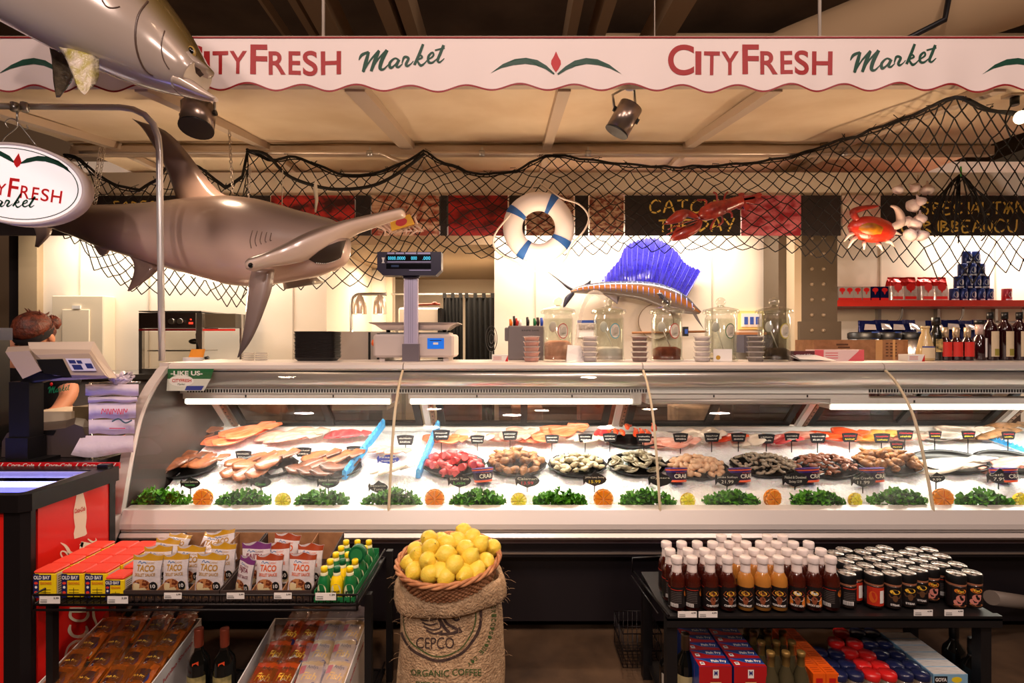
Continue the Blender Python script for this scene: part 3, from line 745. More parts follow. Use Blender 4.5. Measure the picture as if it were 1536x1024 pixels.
def piece_mb(kind, seed=0):
 """one piece of seafood around the origin, about 1 unit = 1 m"""
 rnd = random.Random(seed); k = MB()
 if kind == 'prawn' or kind == 'grey':
  k.use(FL[kind]); pts = []; rs = []
  for i in range(10):
   a = -.3+i*.36; r = .017
   pts.append(V((r*math.cos(a), r*math.sin(a)*.9, .003*math.sin(i)))); rs.append(.0095*(1-.06*i)*(1+.12*(i % 2)))
  k.tube(pts, rs, 8); e = pts[-1]
  k.prism([e+V((0, 0, .001)), e+V((.012, -.010, .001)), e+V((.014, 0, .001)), e+V((.008, .008, .001))], (0, 0, -.002))
 elif kind == 'scallop':
  k.use(FL['scallop']); k.lathe([(.001, -.011), (.018, -.010), (.0215, -.003), (.021, .006), (.016, .011), (.001, .012)], n=14, sx=1.1)
 elif kind == 'oyster':
  k.use(mat('oyster_shell', (120, 112, 92), .6, c2=(210, 200, 176), ns=30, bump=.5, bs=60)); k.lathe([(.004, -.012), (.022, -.007), (.031, .004), (.029, .005), (.02, 0), (.001, -.002)], n=14, sx=1.25)
  k.use(FL['oyster']); k.ell((0, 0, .004), (.026, .017, .008), 12, 6, jit=.1, seed=seed)
 elif kind == 'conch':
  k.use(FL['conch']); k.ell((0, 0, 0), (.032, .022, .02), 12, 8, jit=.12, seed=seed); k.tube([(.02, 0, .006), (.04, .006, .008), (.05, .016, .004)], [.014, .009, .003], 8)
 elif kind == 'crab':
  k.use(FL['crab']); k.ell((0, 0, 0), (.026, .016, .012), 10, 7, jit=.25, seed=seed)
 elif kind == 'roll':
  k.use(FL['red']); k.tube([(-.025, 0, 0), (.025, 0, .002)], .019, 12); k.use(FL['pink']); k.lathe([(.001, 0), (.012, 0)], n=10, M=Matrix.Rotation(PI/2, 3, 'X'), c=(0, -.02, 0))
 return k
def fillet_mb(kind, L, W, T=.018, seed=0, skin=None):
 k = MB(FL[kind]); rings = []; n = 14
 for i in range(13):
  t = i/12; wv = W*.5*(math.sin(PI*min(1, t*1.25+.12)) ** .6 if t < .7 else (1-(t-.7)/.3*.72)); wv = max(wv, .004)
  th = T*(.35+.65*math.sin(PI*min(1, t+.12)))
  c = V((L*(t-.5), .012*math.sin(t*3+seed), T*.4+.006*math.sin(t*5+seed)))
  rings.append([c+V((0, wv*math.cos(2*PI*q/n), th*.5*math.sin(2*PI*q/n)*(1+.15*math.cos(4*PI*q/n)))) for q in range(n)])
 k.loft(rings, True, True, True); return k
PIECES = {}
def fillbowl(px, py, wpx, kind, n, bname, what, cat, dp=.20, layers=1.0):
 c = ip(px, py); wd = wpx*c.y/F
 b = bowl_mb(wd, dp); o = b.build('serving_bowl'); o.location = c+V((0, 0, .022)); tag(o, bname, 'bowl', 'black bowls on the ice')
 rnd = random.Random(int(px)); pm = None
 spots = []
 n = int(n*1.55)
 for i in range(n):
  for _ in range(20):
   r = math.sqrt(rnd.random()); a = rnd.uniform(0, 2*PI)
   x = r*math.cos(a)*wd*.43; y = r*math.sin(a)*dp*.41
   if all((x-s[0])**2+(y-s[1])**2 > (.022 if kind != 'conch' else .03)**2 for s in spots) or _ > 16: break
  spots.append((x, y, .010+.042*layers*(1-r*r)*(.6+.4*(i % 3)/2)))
 me = [piece_mb(kind, s).build(cat.replace(' ', '_')) for s in range(2)]
 for i, (x, y, z) in enumerate(spots):
  if i < 2: p = me[i]
  else: p = me[i % 2].copy(); col.objects.link(p)
  p.location = c+V((0, 0, .022))+TILT @ V((x, y, z)); p.rotation_euler = (math.radians(22)+rnd.uniform(-.5, .5), rnd.uniform(-.5, .5), rnd.uniform(0, 6.28))
  tag(p, what, cat, what)
fillbowl(681, 706, 92, 'roll', 18, 'black bowl of red tuna pieces under the blue divider', 'red tuna piece in the bowl beside the blue divider', 'tuna piece')
fillbowl(775, 704, 88, 'conch', 18, 'black bowl of brown conch in the middle of the case', 'brown conch piece in the bowl above a pale lemon half', 'conch', layers=1.5)
fillbowl(866, 704, 86, 'crab', 22, 'black bowl of white crab meat above the orange half', 'white lump of crab meat in its black bowl', 'crab meat')
fillbowl(955, 702, 86, 'oyster', 16, 'black bowl of oysters next to the second glass joint', 'oyster in the bowl next to the second glass joint', 'oyster')
fillbowl(1045, 706, 92, 'scallop', 30, 'black bowl of scallops just past the second glass joint', 'pale scallop in the bowl behind a crab tub', 'scallop')
fillbowl(1145, 704, 98, 'grey', 34, 'black bowl of grey raw shrimp', 'grey raw shrimp in the bowl beside the scallops', 'shrimp')
fillbowl(1238, 706, 100, 'prawn', 34, 'black bowl of pink shrimp beside the grey shrimp', 'pink shrimp in the bowl beside the grey shrimp', 'pink shrimp')
fillbowl(1332, 704, 100, 'conch', 20, 'black bowl of peeled brown shellfish by the third glass joint', 'peeled brown shellfish near the third glass joint', 'shellfish', layers=1.3)
for (px, py, w_, nm) in ((265, 706, 116, 'black bowl under the smoked fish nearest the case end'), (396, 706, 100, 'black bowl under the middle pile of smoked fish'), (493, 706, 96, 'black bowl under smoked fish beside the blue divider'),
      (1425, 700, 112, 'black bowl of white fillets past the third glass joint'), (1512, 699, 96, 'black bowl of pale fillets at the picture edge'), (950, 668, 78, 'black dish under orange salmon strips by the glass joint')):
 c = ip(px, py); o = bowl_mb(w_*c.y/F, .2 if py > 680 else .12).build('serving_bowl'); o.location = c+V((0, 0, .022)); tag(o, nm, 'bowl', 'black bowls on the ice')
def fillets(kind, px, py, L, W, n, sp, yaw, what, cat='fish fillet', T=.022, lift=.03, mode='x'):
 Y = iY(py); m0 = fillet_mb(kind, L*Y/F, W, T, seed=int(px)); base = None
 for i in range(n):
  dx = (i-(n-1)/2)*sp; dy = (((i*7) % 3)-1)*3
  c = ip(px+dx, py+dy)
  if base is None: base = m0.build('fish_fillet'); o = base
  else: o = base.copy(); col.objects.link(o)
  o.location = c+V((0, 0, lift+.010*i)); o.rotation_euler = (math.radians(22), -.12, yaw+.12*((i % 3)-1))
  lab = what if n == 1 else '%s, %s from the left' % (what, 'leftmost' if i == 0 else ORD[i])
  lab = lab.replace('leftmost from the left', 'leftmost')
  tag(o, lab, cat, what+' pile' if n > 1 else None)
fillets('smoked', 244, 712, 60, .08, 4, 20, .9, 'broad dark smoked fillet in the bowl nearest the end frame', lift=.02)
fillets('smoked2', 388, 712, 60, .09, 4, 17, .9, 'broad golden smoked fillet low in the middle bowl', lift=.02)
fillets('smoked', 486, 711, 60, .09, 4, 17, .9, 'broad smoked fillet low in the bowl by the blue divider', lift=.02)
fillets('smoked', 215, 708, 62, .08, 2, 16, .3, 'dark smoked fillet against the end frame')
fillets('smoked', 262, 700, 62, .09, 3, 22, .25, 'dark smoked fillet near the end frame')
fillets('smoked2', 305, 706, 56, .08, 2, 20, .5, 'smoked fillet over the first kale bunch', lift=.045)
fillets('smoked2', 372, 708, 52, .08, 2, 12, .5, 'golden smoked fillet of the middle pile')
fillets('smoked2', 406, 699, 66, .12, 3, 14, -.35, 'thick golden smoked fillet of the middle pile', lift=.04)
fillets('smoked', 476, 708, 56, .07, 2, 10, .35, 'smoked fillet behind the Cajun tag')
fillets('smoked2', 500, 697, 64, .11, 3, 16, -.1, 'smoked fillet beside the blue divider', lift=.04)
fillets('salmon', 232, 669, 66, .10, 4, 16, .5, 'long salmon side at the back by the end frame', lift=.03)
fillets('smoked2', 275, 670, 70, .09, 4, 14, .5, 'smoked salmon side at the back over the sticker end', lift=.03)
fillets('salmon', 362, 664, 78, .09, 5, 10, .6, 'glazed salmon side in the back row', lift=.03)
fillets('pink', 440, 668, 70, .10, 4, 14, .1, 'pale pink fillet in the back row')
fillets('red', 522, 666, 46, .08, 3, 12, .2, 'red fillet behind the first blue divider')
fillets('pink', 585, 690, 40, .07, 3, 12, .3, 'pink fillet between the two blue dividers')
fillets('white', 590, 716, 44, .07, 3, 12, .1, 'cream fillet under the glass joint')
fillets('salmon', 668, 670, 44, .09, 3, 12, .1, 'salmon fillet just past the second blue divider')
fillets('white', 712, 664, 40, .08, 3, 12, -.4, 'white fillet behind the tuna bowl')
fillets('pink', 768, 667, 48, .09, 4, 10, .1, 'blush fillet behind the conch bowl')
fillets('salmon', 826, 664, 60, .12, 5, 14, .2, 'bright salmon fillet behind the crab meat bowl')
fillets('white', 880, 671, 40, .07, 3, 12, .2, 'white fillet between salmon and tuna tail')
fillets('red', 903, 662, 26, .06, 2, 8, .9, 'small red tuna piece in the back row')
for i in range(8):
 pass
fillets('orange', 930, 664, 26, .035, 4, 9, 1.2, 'orange salmon strip nearest the upright', lift=.05)
fillets('orange', 966, 664, 26, .035, 4, 9, 1.2, 'orange salmon strip nearest the glass joint', lift=.05)
fillets('pink', 1008, 672, 60, .09, 3, 14, 0, 'blush fillet past the second glass joint')
fillets('white', 1056, 668, 40, .09, 4, 10, -.6, 'white fillet past the second glass joint')
fillets('orange', 1092, 668, 44, .07, 3, 8, -.5, 'deep orange fillet behind the shrimp')
fillets('white', 1130, 672, 44, .09, 3, 12, .1, 'white fillet behind the grey shrimp')
fillets('red', 1174, 672, 40, .08, 3, 10, -.5, 'red fillet behind the pink shrimp')
fillets('pink', 1206, 668, 48, .08, 3, 10, -.4, 'pale fillet behind the pink shrimp')
fillets('orange', 1258, 669, 50, .08, 4, 12, -.3, 'orange fillet by the far upright')
fillets('yellow', 1304, 665, 60, .09, 3, 12, -.3, 'yellow marinated fillet beside the third joint')
fillets('pink', 1352, 668, 56, .08, 3, 12, 0, 'pink fillet across the third glass joint')
fillets('silver', 1422, 662, 70, .09, 4, 16, -.2, 'silver-skinned fish behind the white fillets')
fillets('brown', 1488, 662, 70, .09, 4, 16, -.2, 'brown-crusted fish at the far back corner')
fillets('white', 1424, 708, 96, .07, 5, 8, -.3, 'long white fillet past the third glass joint', lift=.012)
fillets('pink', 1512, 706, 80, .08, 5, 10, -.2, 'pale pink fillet at the picture edge', lift=.012)
BLU = mat('blue_divider_plastic', (40, 150, 226), .4, c2=(80, 180, 240), ns=60, bump=.6, bs=90)
for a, b, lab in (((575, 634), (516, 720), 'bright blue divider beside the first glass joint'), ((657, 636), (627, 722), 'bright blue divider leaning past the first glass joint'), ((1466, 660), (1545, 684), 'blue divider at the far end of the ice')):
 A = ip(*a)+V((0, 0, .045)) if a[0] > 1000 else V((at(*a, 3.0))); B = ip(*b)+V((0, 0, .03))
 k = MB(BLU); d = (B-A).normalized(); s_ = d.cross(V((0, 0, 1))).normalized()*.010; u = V((0, 0, .05 if a[0] < 1000 else .026)); rings = []
 n = 40
 for i in range(n+1):
  p = A+(B-A)*i/n; j = .004*math.sin(i*1.9)
  rings.append([p-s_*1.3-u*.5, p+s_*1.3-u*.5, p+s_*(1.1)+u*.3+V((0, 0, j)), p+V((0, 0, j*1.5))+u*.5, p-s_*1.1+u*.3+V((0, 0, j))])
 k.loft(rings, True, True, False); solo(k, 'tray_divider', lab, 'divider', 'blue dividers on the ice')
CLR = glassmat('clear_acrylic', (244, 246, 246), ior=1.5)
CHALK = mat('chalk_white', (230, 226, 214), .8); TAGB = mat('chalk_tag_black', (22, 20, 26), .6); CHG = mat('chalk_green', (90, 190, 90), .8); CHR = mat('chalk_red', (210, 50, 60), .8); CHY = mat('chalk_yellow', (220, 200, 60), .8)
FSH = [(-.5, .06), (-.44, .30), (-.36, .12), (-.24, .16), (-.1, .34), (.02, .5), (.14, .36), (.32, .26), (.46, .08), (.5, -.04), (.44, -.22), (.3, -.36), (.1, -.44), (0, -.5), (-.12, -.42), (-.3, -.30), (-.38, -.2), (-.46, -.4), (-.48, -.1)]
def scribble(k, fq, x0, x1, y, h, rnd):
 x = x0
 while x < x1-.002:
  w_ = rnd.uniform(.6, 1.1)*h
  pts = [(x, y), (x+w_*.3, y+h*rnd.uniform(.6, 1)), (x+w_*.55, y+h*rnd.uniform(-.1, .3)), (x+w_*.9, y+h*rnd.uniform(.3, .8))]
  stroke(k, fq, pts, h*.22, 2); x += w_*rnd.uniform(1.0, 1.35)
TG = [(285, 724, 30, 'Baked Salmon', 'Rosemary', CHG, 'fish-shaped tag reading Baked Salmon Rosemary'), (391, 722, 32, '', 'Classic', CHG, 'fish-shaped tag reading Classic on the golden smoked pile'), (492, 722, 34, 'Baked Salmon', 'Cajun', CHG, 'fish-shaped tag reading Baked Salmon Cajun'),
  (567, 730, 30, 'Sesame', 'Tuna', CHALK, 'fish-shaped black tag touching the first glass joint'), (689, 720, 36, 'Sushi Tuna', 'Loin', CHG, 'fish-shaped black tag on the tuna bowl'), (791, 720, 37, 'Calamari', '13.99', CHR, 'fish-shaped black tag with red price on the conch bowl'),
  (892, 718, 36, 'Jumbo Lump Shrimp', '15.99', CHY, 'fish-shaped black tag with yellow price on the crab meat bowl'), (990, 719, 36, 'Oysters', '', CHALK, 'fish-shaped black tag across the second glass joint'), (1091, 718, 38, 'Jumbo Scallops', '21.99', CHALK, 'fish-shaped black tag between scallops and grey shrimp'),
  (1193, 718, 40, 'Peeled & Deveined', 'Shrimp 13.99', CHALK, 'fish-shaped black tag between grey and pink shrimp'), (1295, 719, 38, 'Raw Crawfish', '11.99', CHALK, 'fish-shaped black tag beside the shellfish bowl'), (1405, 716, 26, 'Grouper', '9.99', CHALK, 'fish-shaped black tag just past the third glass joint'), (1499, 714, 38, 'Catfish', '7.99', CHALK, 'fish-shaped black tag at the far end')]
for px, py, w_, l1, l2, c2, lab in TG:
 Y = iY(py)-.10; c = at(px, py, Y); W_ = w_*Y/F; H_ = W_*.62
 t = thing('price_tag', lab, 'price tag', c, 'fish-shaped price tags on the front row')
 k = MB(TAGB); k.prism([c+V((x*W_, 0, z*H_)) for x, z in FSH][::-1], (0, .003, 0)); k.build('fish_plate', t)
 k = MB(BLKP); k.bx(c.x-.002, c.x+.002, Y+.003, Y+.006, icez(c.x, Y)-.02, c.z-.2*H_); k.build('stake', t)
 fq = flat(c+V((0, -.0012, 0)), (1, 0, 0), (0, 0, 1)); k = MB(CHALK)
 if l1: text(k, l1, fq, -.4*W_, .4*W_, .02*H_, .18*H_)
 k.use(c2)
 if l2: text(k, l2, fq, -.24*W_, .24*W_, -.28*H_, -.08*H_)
 k.build('chalk_writing', t)
RT = [(226, 684, 25), (365, 683, 25), (455, 678, 25), (532, 676, 25), (608, 660, 26), (662, 652, 26), (716, 659, 22), (765, 653, 24), (828, 658, 22), (878, 657, 22), (915, 656, 22), (966, 657, 24), (1021, 656, 23), (1068, 656, 24), (1108, 656, 23), (1150, 658, 25), (1188, 656, 23), (1227, 657, 25), (1275, 656, 24), (1323, 657, 25), (1358, 652, 25), (1403, 652, 20), (1453, 652, 21), (1513, 653, 21), (1346, 668, 22)]
for i, (px, py, w_) in enumerate(RT):
 Y = 2.76 if py > 665 else 2.84
 c = at(px, py, Y); W_ = w_*Y/F; H_ = W_*.56
 t = thing('price_tag', 'small black scooped price tag in the back row, %s from the left' % ORD[min(i, 23)] if i < 24 else 'small black price tag low beside the yellow fillets', 'price tag', c, 'scooped price tags in the back row')
 k = MB(TAGB); k.prism([c+V((x*W_, 0, z*H_)) for x, z in ((-.5, .45), (-.25, .52), (0, .54), (.25, .52), (.5, .45), (.42, -.3), (.36, -.5), (-.36, -.5), (-.42, -.3))][::-1], (0, .003, 0)); k.build('plate', t)
 k = MB(BLKP); k.bx(c.x-.002, c.x+.002, Y+.003, Y+.006, icez(c.x, Y)-.01, c.z-.3*H_); k.build('stake', t)
 fq = flat(c+V((0, -.0012, 0)), (1, 0, 0), (0, 0, 1)); k = MB(CHR if i > 17 else CHALK); rnd = random.Random(i)
 scribble(k, fq, -.36*W_, .36*W_, .12*H_, .16*H_, rnd); k.use(CHY if i > 17 else CHALK); scribble(k, fq, -.3*W_, .3*W_, -.25*H_, .2*H_, rnd)
 k.build('chalk_writing', t)
c = at(582, 688, 2.72); t = thing('price_tag', 'blue fish-shaped tag on a black stake at the glass joint', 'price tag', c)
MB(mat('tag_blue', (36, 60, 160), .5)).prism([c+V((x*.12, 0, z*.062)) for x, z in FSH][::-1], (0, .003, 0)).build('fish_plate', t)
k = MB(CHALK); rnd = random.Random(5); fq = flat(c+V((0, -.001, 0)), (1, 0, 0), (0, 0, 1)); scribble(k, fq, -.045, .04, .004, .012, rnd); scribble(k, fq, -.035, .04, -.014, .010, rnd); k.build('chalk_writing', t)
MB(BLKP).bx(c.x-.004, c.x+.004, c.y+.003, c.y+.008, icez(c.x, c.y)-.01, c.z-.01).build('stake', t)
CP = mat('tub_purple', (66, 40, 120), .35); CO = mat('tub_orange', (232, 96, 60), .35); CDK = mat('tub_dark', (40, 26, 50), .4)
def tub_mb():
 t = thing('crab_tub', '', 'tub', (0, 0, 0), 'crab meat tubs on the bowls')
 k = MB(CP); k.lathe([(.001, 0), (.042, 0), (.053, .060)], n=28); k.use(CDK); k.lathe([(.0455, .012), (.0515, .046)], n=28); k.use(CP); k.lathe([(.054, .062), (.056, .064), (.054, .067), (.001, .066)], n=28); k.use(CO); k.lathe([(.0533, .055), (.0545, .061)], n=28); k.lathe([(.043, -.001), (.0455, .008), (.044, .009)], n=28); k.build('cup', t)
 k = MB(CHALK)
 fq = lambda a, b: V(((.0475+.16*b)*math.sin(a/.05), -(.0475+.16*b)*math.cos(a/.05), .012+b))
 text(k, 'CRAB', fq, -.032, .034, .006, .026, bold=.02); k.use(CO); text(k, 'Phillips', fq, -.022, .022, .029, .034)
 k.build('lettering', t); return t
tb = tub_mb(); sp = []
for px, lab, rz in ((725, 'purple CRAB tub between the tuna and conch bowls', .35), (1016, 'purple CRAB tub on the scallop bowl', .1), (1112, 'purple CRAB tub between scallops and grey shrimp', .25), (1214, 'purple CRAB tub on the pink shrimp bowl', .3), (1311, 'purple CRAB tub on the shellfish bowl', .25), (1509, 'purple CRAB tub at the far end on pale fillets', .2)):
 Y = 2.56; sc_ = 1.0 if px < 800 or px > 1400 else 1.0
 sp.append((at(px, 722, Y), (-.22, 0, rz), lab))
place(tb, sp)
# ================= menu boards hung under the wall beam =================
CBD = mat('chalkboard_black', (34, 26, 26), .7, c2=(48, 36, 34), ns=6)
def photo(nm, a, b, c=None, ns=14): return mat(nm, a, .5, c2=b, ns=ns, contrast=(.42, .58), stretch=(1, 1, 2))
PRED = photo('printed_red_meat', (176, 34, 30), (96, 14, 14), ns=6); PPNK = photo('printed_pink_meat', (206, 108, 116), (150, 34, 46), ns=8)
PCRM = photo('printed_cream_meat', (214, 176, 146), (150, 60, 40), ns=11); PSHL = photo('printed_shellfish', (190, 158, 128), (120, 54, 40), ns=20); PWHT = photo('printed_pale_photo', (214, 196, 180), (190, 150, 140), ns=6)
PRE2 = photo('printed_raw_beef', (190, 44, 40), (60, 16, 16), ns=5)
YB = 4.0
boards = [(-60, 116, CBD, 'blank black board hidden behind the hanging oval sign', 'board'), (117, 134, PRED, 'narrow red photo board right of the oval sign', 'photo board'), (135, 405, CBD, 'long chalkboard with partly hidden yellow letters behind the hammerhead', 'chalkboard'),
   (406, 532, PRE2, 'red raw beef photo board above the hammerhead head', 'photo board'), (533, 556, CBD, 'narrow black board between beef and cream photos', 'board'), (557, 659, PCRM, 'cream marbled meat photo board above the scale', 'photo board'),
   (660, 671, CBD, 'very narrow black strip before the red meat photo', 'board'), (672, 762, PRED, 'deep red meat photo board beside the life ring', 'photo board'), (763, 788, CBD, 'black board behind the edge of the life ring', 'board'),
   (789, 861, PSHL, 'dark seafood photo board seen through the life ring', 'photo board'), (862, 883, CBD, 'black board just past the life ring', 'board'), (884, 936, PSHL, 'speckled shellfish photo board before the Catch of the Day board', 'photo board'),
   (937, 1111, CBD, 'chalkboard with yellow words CATCH OF THE DAY', 'chalkboard'), (1112, 1202, PPNK, 'pink sliced fish photo board behind the lobster tail', 'photo board'), (1203, 1262, CBD, 'black board above the riveted column', 'board'),
   (1263, 1321, PWHT, 'pale photo board behind the red crab', 'photo board'), (1322, 1620, CBD, 'chalkboard with yellow words SPECIALTY AND CARIBBEAN', 'chalkboard')]
YEL = mat('chalk_paint_yellow', (236, 200, 96), .7)
fb = lambda a, b: at(a, b, YB-.003)
HW = {'C': [[(1, .15), (.5, 0), (.05, .4), (.1, .85), (.5, 1), (1, .8)]], 'A': [[(0, 1), (.5, 0), (1, 1)], [(.2, .62), (.8, .6)]], 'T': [[(0, .05), (1, 0)], [(.5, .02), (.45, 1)]], 'H': [[(.05, 0), (.1, 1)], [(.9, 0), (.95, 1)], [(.1, .52), (.9, .48)]],
  'O': [[(.5, 0), (.05, .5), (.5, 1), (.95, .5), (.5, 0)]], 'F': [[(.1, 0), (.1, 1)], [(.1, .02), (.95, 0)], [(.1, .5), (.7, .48)]], 'E': [[(.95, 0), (.1, .05), (.1, 1), (.95, .95)], [(.1, .5), (.7, .48)]], 'D': [[(.1, 0), (.1, 1)], [(.1, 0), (.95, .45), (.1, 1)]],
  'Y': [[(0, 0), (.5, .5)], [(1, 0), (.4, 1)]], 'S': [[(.95, .1), (.4, 0), (.1, .28), (.8, .62), (.6, 1), (.05, .9)]], 'P': [[(.1, 0), (.1, 1)], [(.1, .02), (.95, .25), (.1, .55)]], 'I': [[(.5, 0), (.5, 1)]], 'L': [[(.1, 0), (.1, .97), (.9, 1)]],
  'N': [[(.05, 1), (.1, 0), (.9, 1), (.95, 0)]], 'R': [[(.1, 0), (.1, 1)], [(.1, .02), (.9, .25), (.1, .52), (.95, 1)]], 'B': [[(.1, 0), (.1, 1)], [(.1, .02), (.8, .22), (.1, .5)], [(.1, .5), (.95, .75), (.1, 1)]], 'U': [[(.05, 0), (.15, .85), (.8, .9), (.95, 0)]]}
def hand(k, fr_, s, x, y, w_, h, gap=1.28, sw=2.6):
 for ch in s:
  for pl in HW.get(ch, []):
   q = [(x+a*w_, y+b*h) for a, b in pl]; stroke(k, fr_, q, sw, 3)
  x += w_*gap*(.6 if ch in 'I ' else 1)
for a, b, m_, lab, cat in boards:
 t = thing('menu_board', lab, cat, at((a+b)/2, 353, YB), 'boards hung in a row under the awning')
 p, q = at(a, 353, YB), at(b, 293, YB); MB(m_).bx(p.x+.003, q.x-.003, YB, YB+.012, p.z, q.z).build('panel', t)
 k = MB(YEL)
 if 'CATCH' in lab: hand(k, fb, 'CATCH', 975, 300, 16, 19); hand(k, fb, 'OF', 1070, 299, 13, 17); hand(k, fb, 'THE', 988, 330, 14, 18); hand(k, fb, 'DAY', 1048, 327, 15, 20)
 elif 'SPECIALTY' in lab: hand(k, fb, 'SPECIALTY', 1382, 303, 12.5, 18, 1.3); hand(k, fb, 'AND', 1506, 302, 14, 18); hand(k, fb, 'CARIBBEAN', 1352, 331, 13, 17, 1.25); hand(k, fb, 'CUISINE', 1492, 329, 15, 19)
 elif 'partly hidden' in lab: hand(k, fb, 'FORESEL', 170, 302, 10, 17, 1.35, 2)
 if k.v: k.build('chalk_lettering', t)
struct(MB(WALLM).bx(-4.1, 5.4, 4.03, 4.06, 2.52, 2.70), 'trim_30')
# ================= black net =================
NETM = mat('black_net_cord', (20, 16, 15), .8)
def net(name, label, top, bot, cell, Yt, Yb, seed, thick=.0042, rope=.0095, colm=NETM, jit=.35):
 rnd = random.Random(seed); x0 = top[0][0]; x1 = top[-1][0]; k = MB(colm)
 nc = int((x1-x0)/cell); t = thing(name, label, 'net', at((x0+x1)/2, 300, Yt))
 def pt(u, v):
  x = x0+(x1-x0)*u; a = interp(top, x)[0]; b = interp(bot, x)[0]
  sw = 10*math.sin(x*.02+seed)*v
  y = a+(b-a)*v
  s_ = (512-a)/F; Yq = min(Yt, .828/(s_-.15)) if s_ > .37 else Yt
  Y = Yq+(Yb-Yq)*min(1, v*1.6 if Yq < Yt else v)+.06*noise.noise(V((x*.012, v*2, seed)))+.10*math.sin(PI*v)*.4
  return at(x+sw+cell*jit*.5*noise.noise(V((x*.03, v*4, seed+5))), y+cell*jit*noise.noise(V((x*.04, v*5, seed+9)))*(1 if 0 < v < 1 else .4), Y)
 hmax = max(interp(bot, x0+(x1-x0)*i/40)[0]-interp(top, x0+(x1-x0)*i/40)[0] for i in range(41))
 nr = max(4, int(hmax/cell*1.25))
 node = {}
 for j in range(nr+1):
  for i in range(nc+1):
   u = min(1, (i+(.5 if j % 2 else 0))/nc); p = pt(u, j/nr)
   node[j, i] = p+V((rnd.uniform(-1, 1), 0, rnd.uniform(-1, 1)))*.004*(1+2*(j == nr))
 for j in range(nr):
  for i in range(nc+1):
   for di in ((0, 1) if j % 2 else (-1, 0)):
    if (j+1, i+di) in node:
     a = node[j, i]; b = node[j+1, i+di]
     mid = (a+b)/2-V((0, 0, .0025))
     k.tube([a, mid, b], thick, 3, False)
 k.build('mesh_cords', t)
 k = MB(colm)
 k.tube([pt(i/(nc*2), 0)+V((0, 0, .004*math.sin(i*1.3))) for i in range(nc*2+1)], rope, 6)
 k.tube([pt(i/(nc*2), 0)+V((0, -.008, -.018+.006*math.sin(i*.9))) for i in range(nc*2+1)], rope*.5, 5)
 for i in range(0, nc, 2):
  p = pt((i+rnd.random())/nc, 0)
  for _ in range(2): k.tube([p, p+V((rnd.uniform(-.03, .03), -.01, rnd.uniform(-.01, .03))), p+V((rnd.uniform(-.05, .05), -.01, rnd.uniform(-.03, .03)))], .0025, 3)
 k.build('edge_rope', t); return pt
top1 = [(370, 224), (400, 238), (453, 236), (490, 255), (523, 263), (562, 261), (600, 246), (637, 226), (660, 240), (700, 258), (735, 262), (775, 256), (818, 232), (850, 234), (890, 241), (940, 246), (985, 250), (1040, 250), (1090, 247), (1136, 243), (1190, 234), (1250, 214), (1310, 194), (1370, 172), (1437, 142), (1465, 158), (1500, 168), (1560, 172), (1900, 176)]
bot1 = [(370, 452), (400, 437), (440, 434), (500, 434), (545, 428), (575, 412), (610, 398), (660, 384), (700, 376), (745, 392), (800, 384), (880, 382), (960, 372), (1000, 380), (1060, 376), (1136, 376), (1180, 382), (1240, 392), (1320, 386), (1345, 392), (1390, 406), (1415, 420), (1450, 424), (1490, 412), (1560, 400), (1900, 410)]
net1 = net('fishing_net', 'long black fishing net draped under the awning across the stand', top1, bot1, 21, 3.74, 3.66, 3)
top2 = [(96, 232), (118, 236), (145, 262), (180, 280), (210, 284), (238, 268), (262, 230), (300, 252), (340, 282), (366, 262), (372, 226)]
bot2 = [(96, 356), (130, 370), (150, 402), (180, 424), (210, 440), (250, 442), (300, 442), (325, 458), (350, 462), (372, 455)]
net2 = net('fishing_net', 'short tangled black net hanging behind the hammerhead shark', top2, bot2, 16, 3.74, 3.55, 8, rope=.010)
for pts, lab in (([(372, 226), (400, 232), (430, 262), (470, 278), (510, 284), (560, 278), (600, 258), (637, 230)], 'lower rope swag of the net between the shark and the scale'), ):
 k = MB(NETM); k.tube(smooth2([at(a, b, 3.68) for a, b in pts], 5), .012, 6); solo(k, 'net_rope', lab, 'rope')
t = thing('net_bundle', 'gathered bundle of black cord with a green tie beside the garlic', 'net bundle', at(1440, 262, 3.5)); k = MB(NETM); rnd = random.Random(4)
for i in range(20):
 x = rnd.uniform(-48, 48); p0 = at(1441+rnd.uniform(-3, 3), 262, 3.5); L_ = rnd.uniform(30, 88)
 k.tube(smooth2([p0, at(1441+x*.5, 270+abs(x)*.3, 3.5+rnd.uniform(-.04, .04)), at(1441+x, 262+L_, 3.5+rnd.uniform(-.04, .04)), at(1441+x*.8+rnd.uniform(-4, 4), 272+L_*1.1, 3.52)], 3), .0045, 4)
k.build('cords', t); MB(CHG).tube([at(1441, 250, 3.48), at(1442, 264, 3.47)], .006, 6).build('green_tie', t)
GAR = mat('garlic_skin', (232, 216, 208), .5, c2=(206, 178, 176), ns=30)
t = thing('garlic_braid', 'string of white garlic bulbs hanging beside the red crab', 'garlic', at(1380, 270, 3.45))
MB(mat('twine', (180, 160, 130), .8)).tube([at(1377, 262, 3.45), at(1376, 300, 3.45), at(1374, 356, 3.45)], .003, 5).build('string', t)
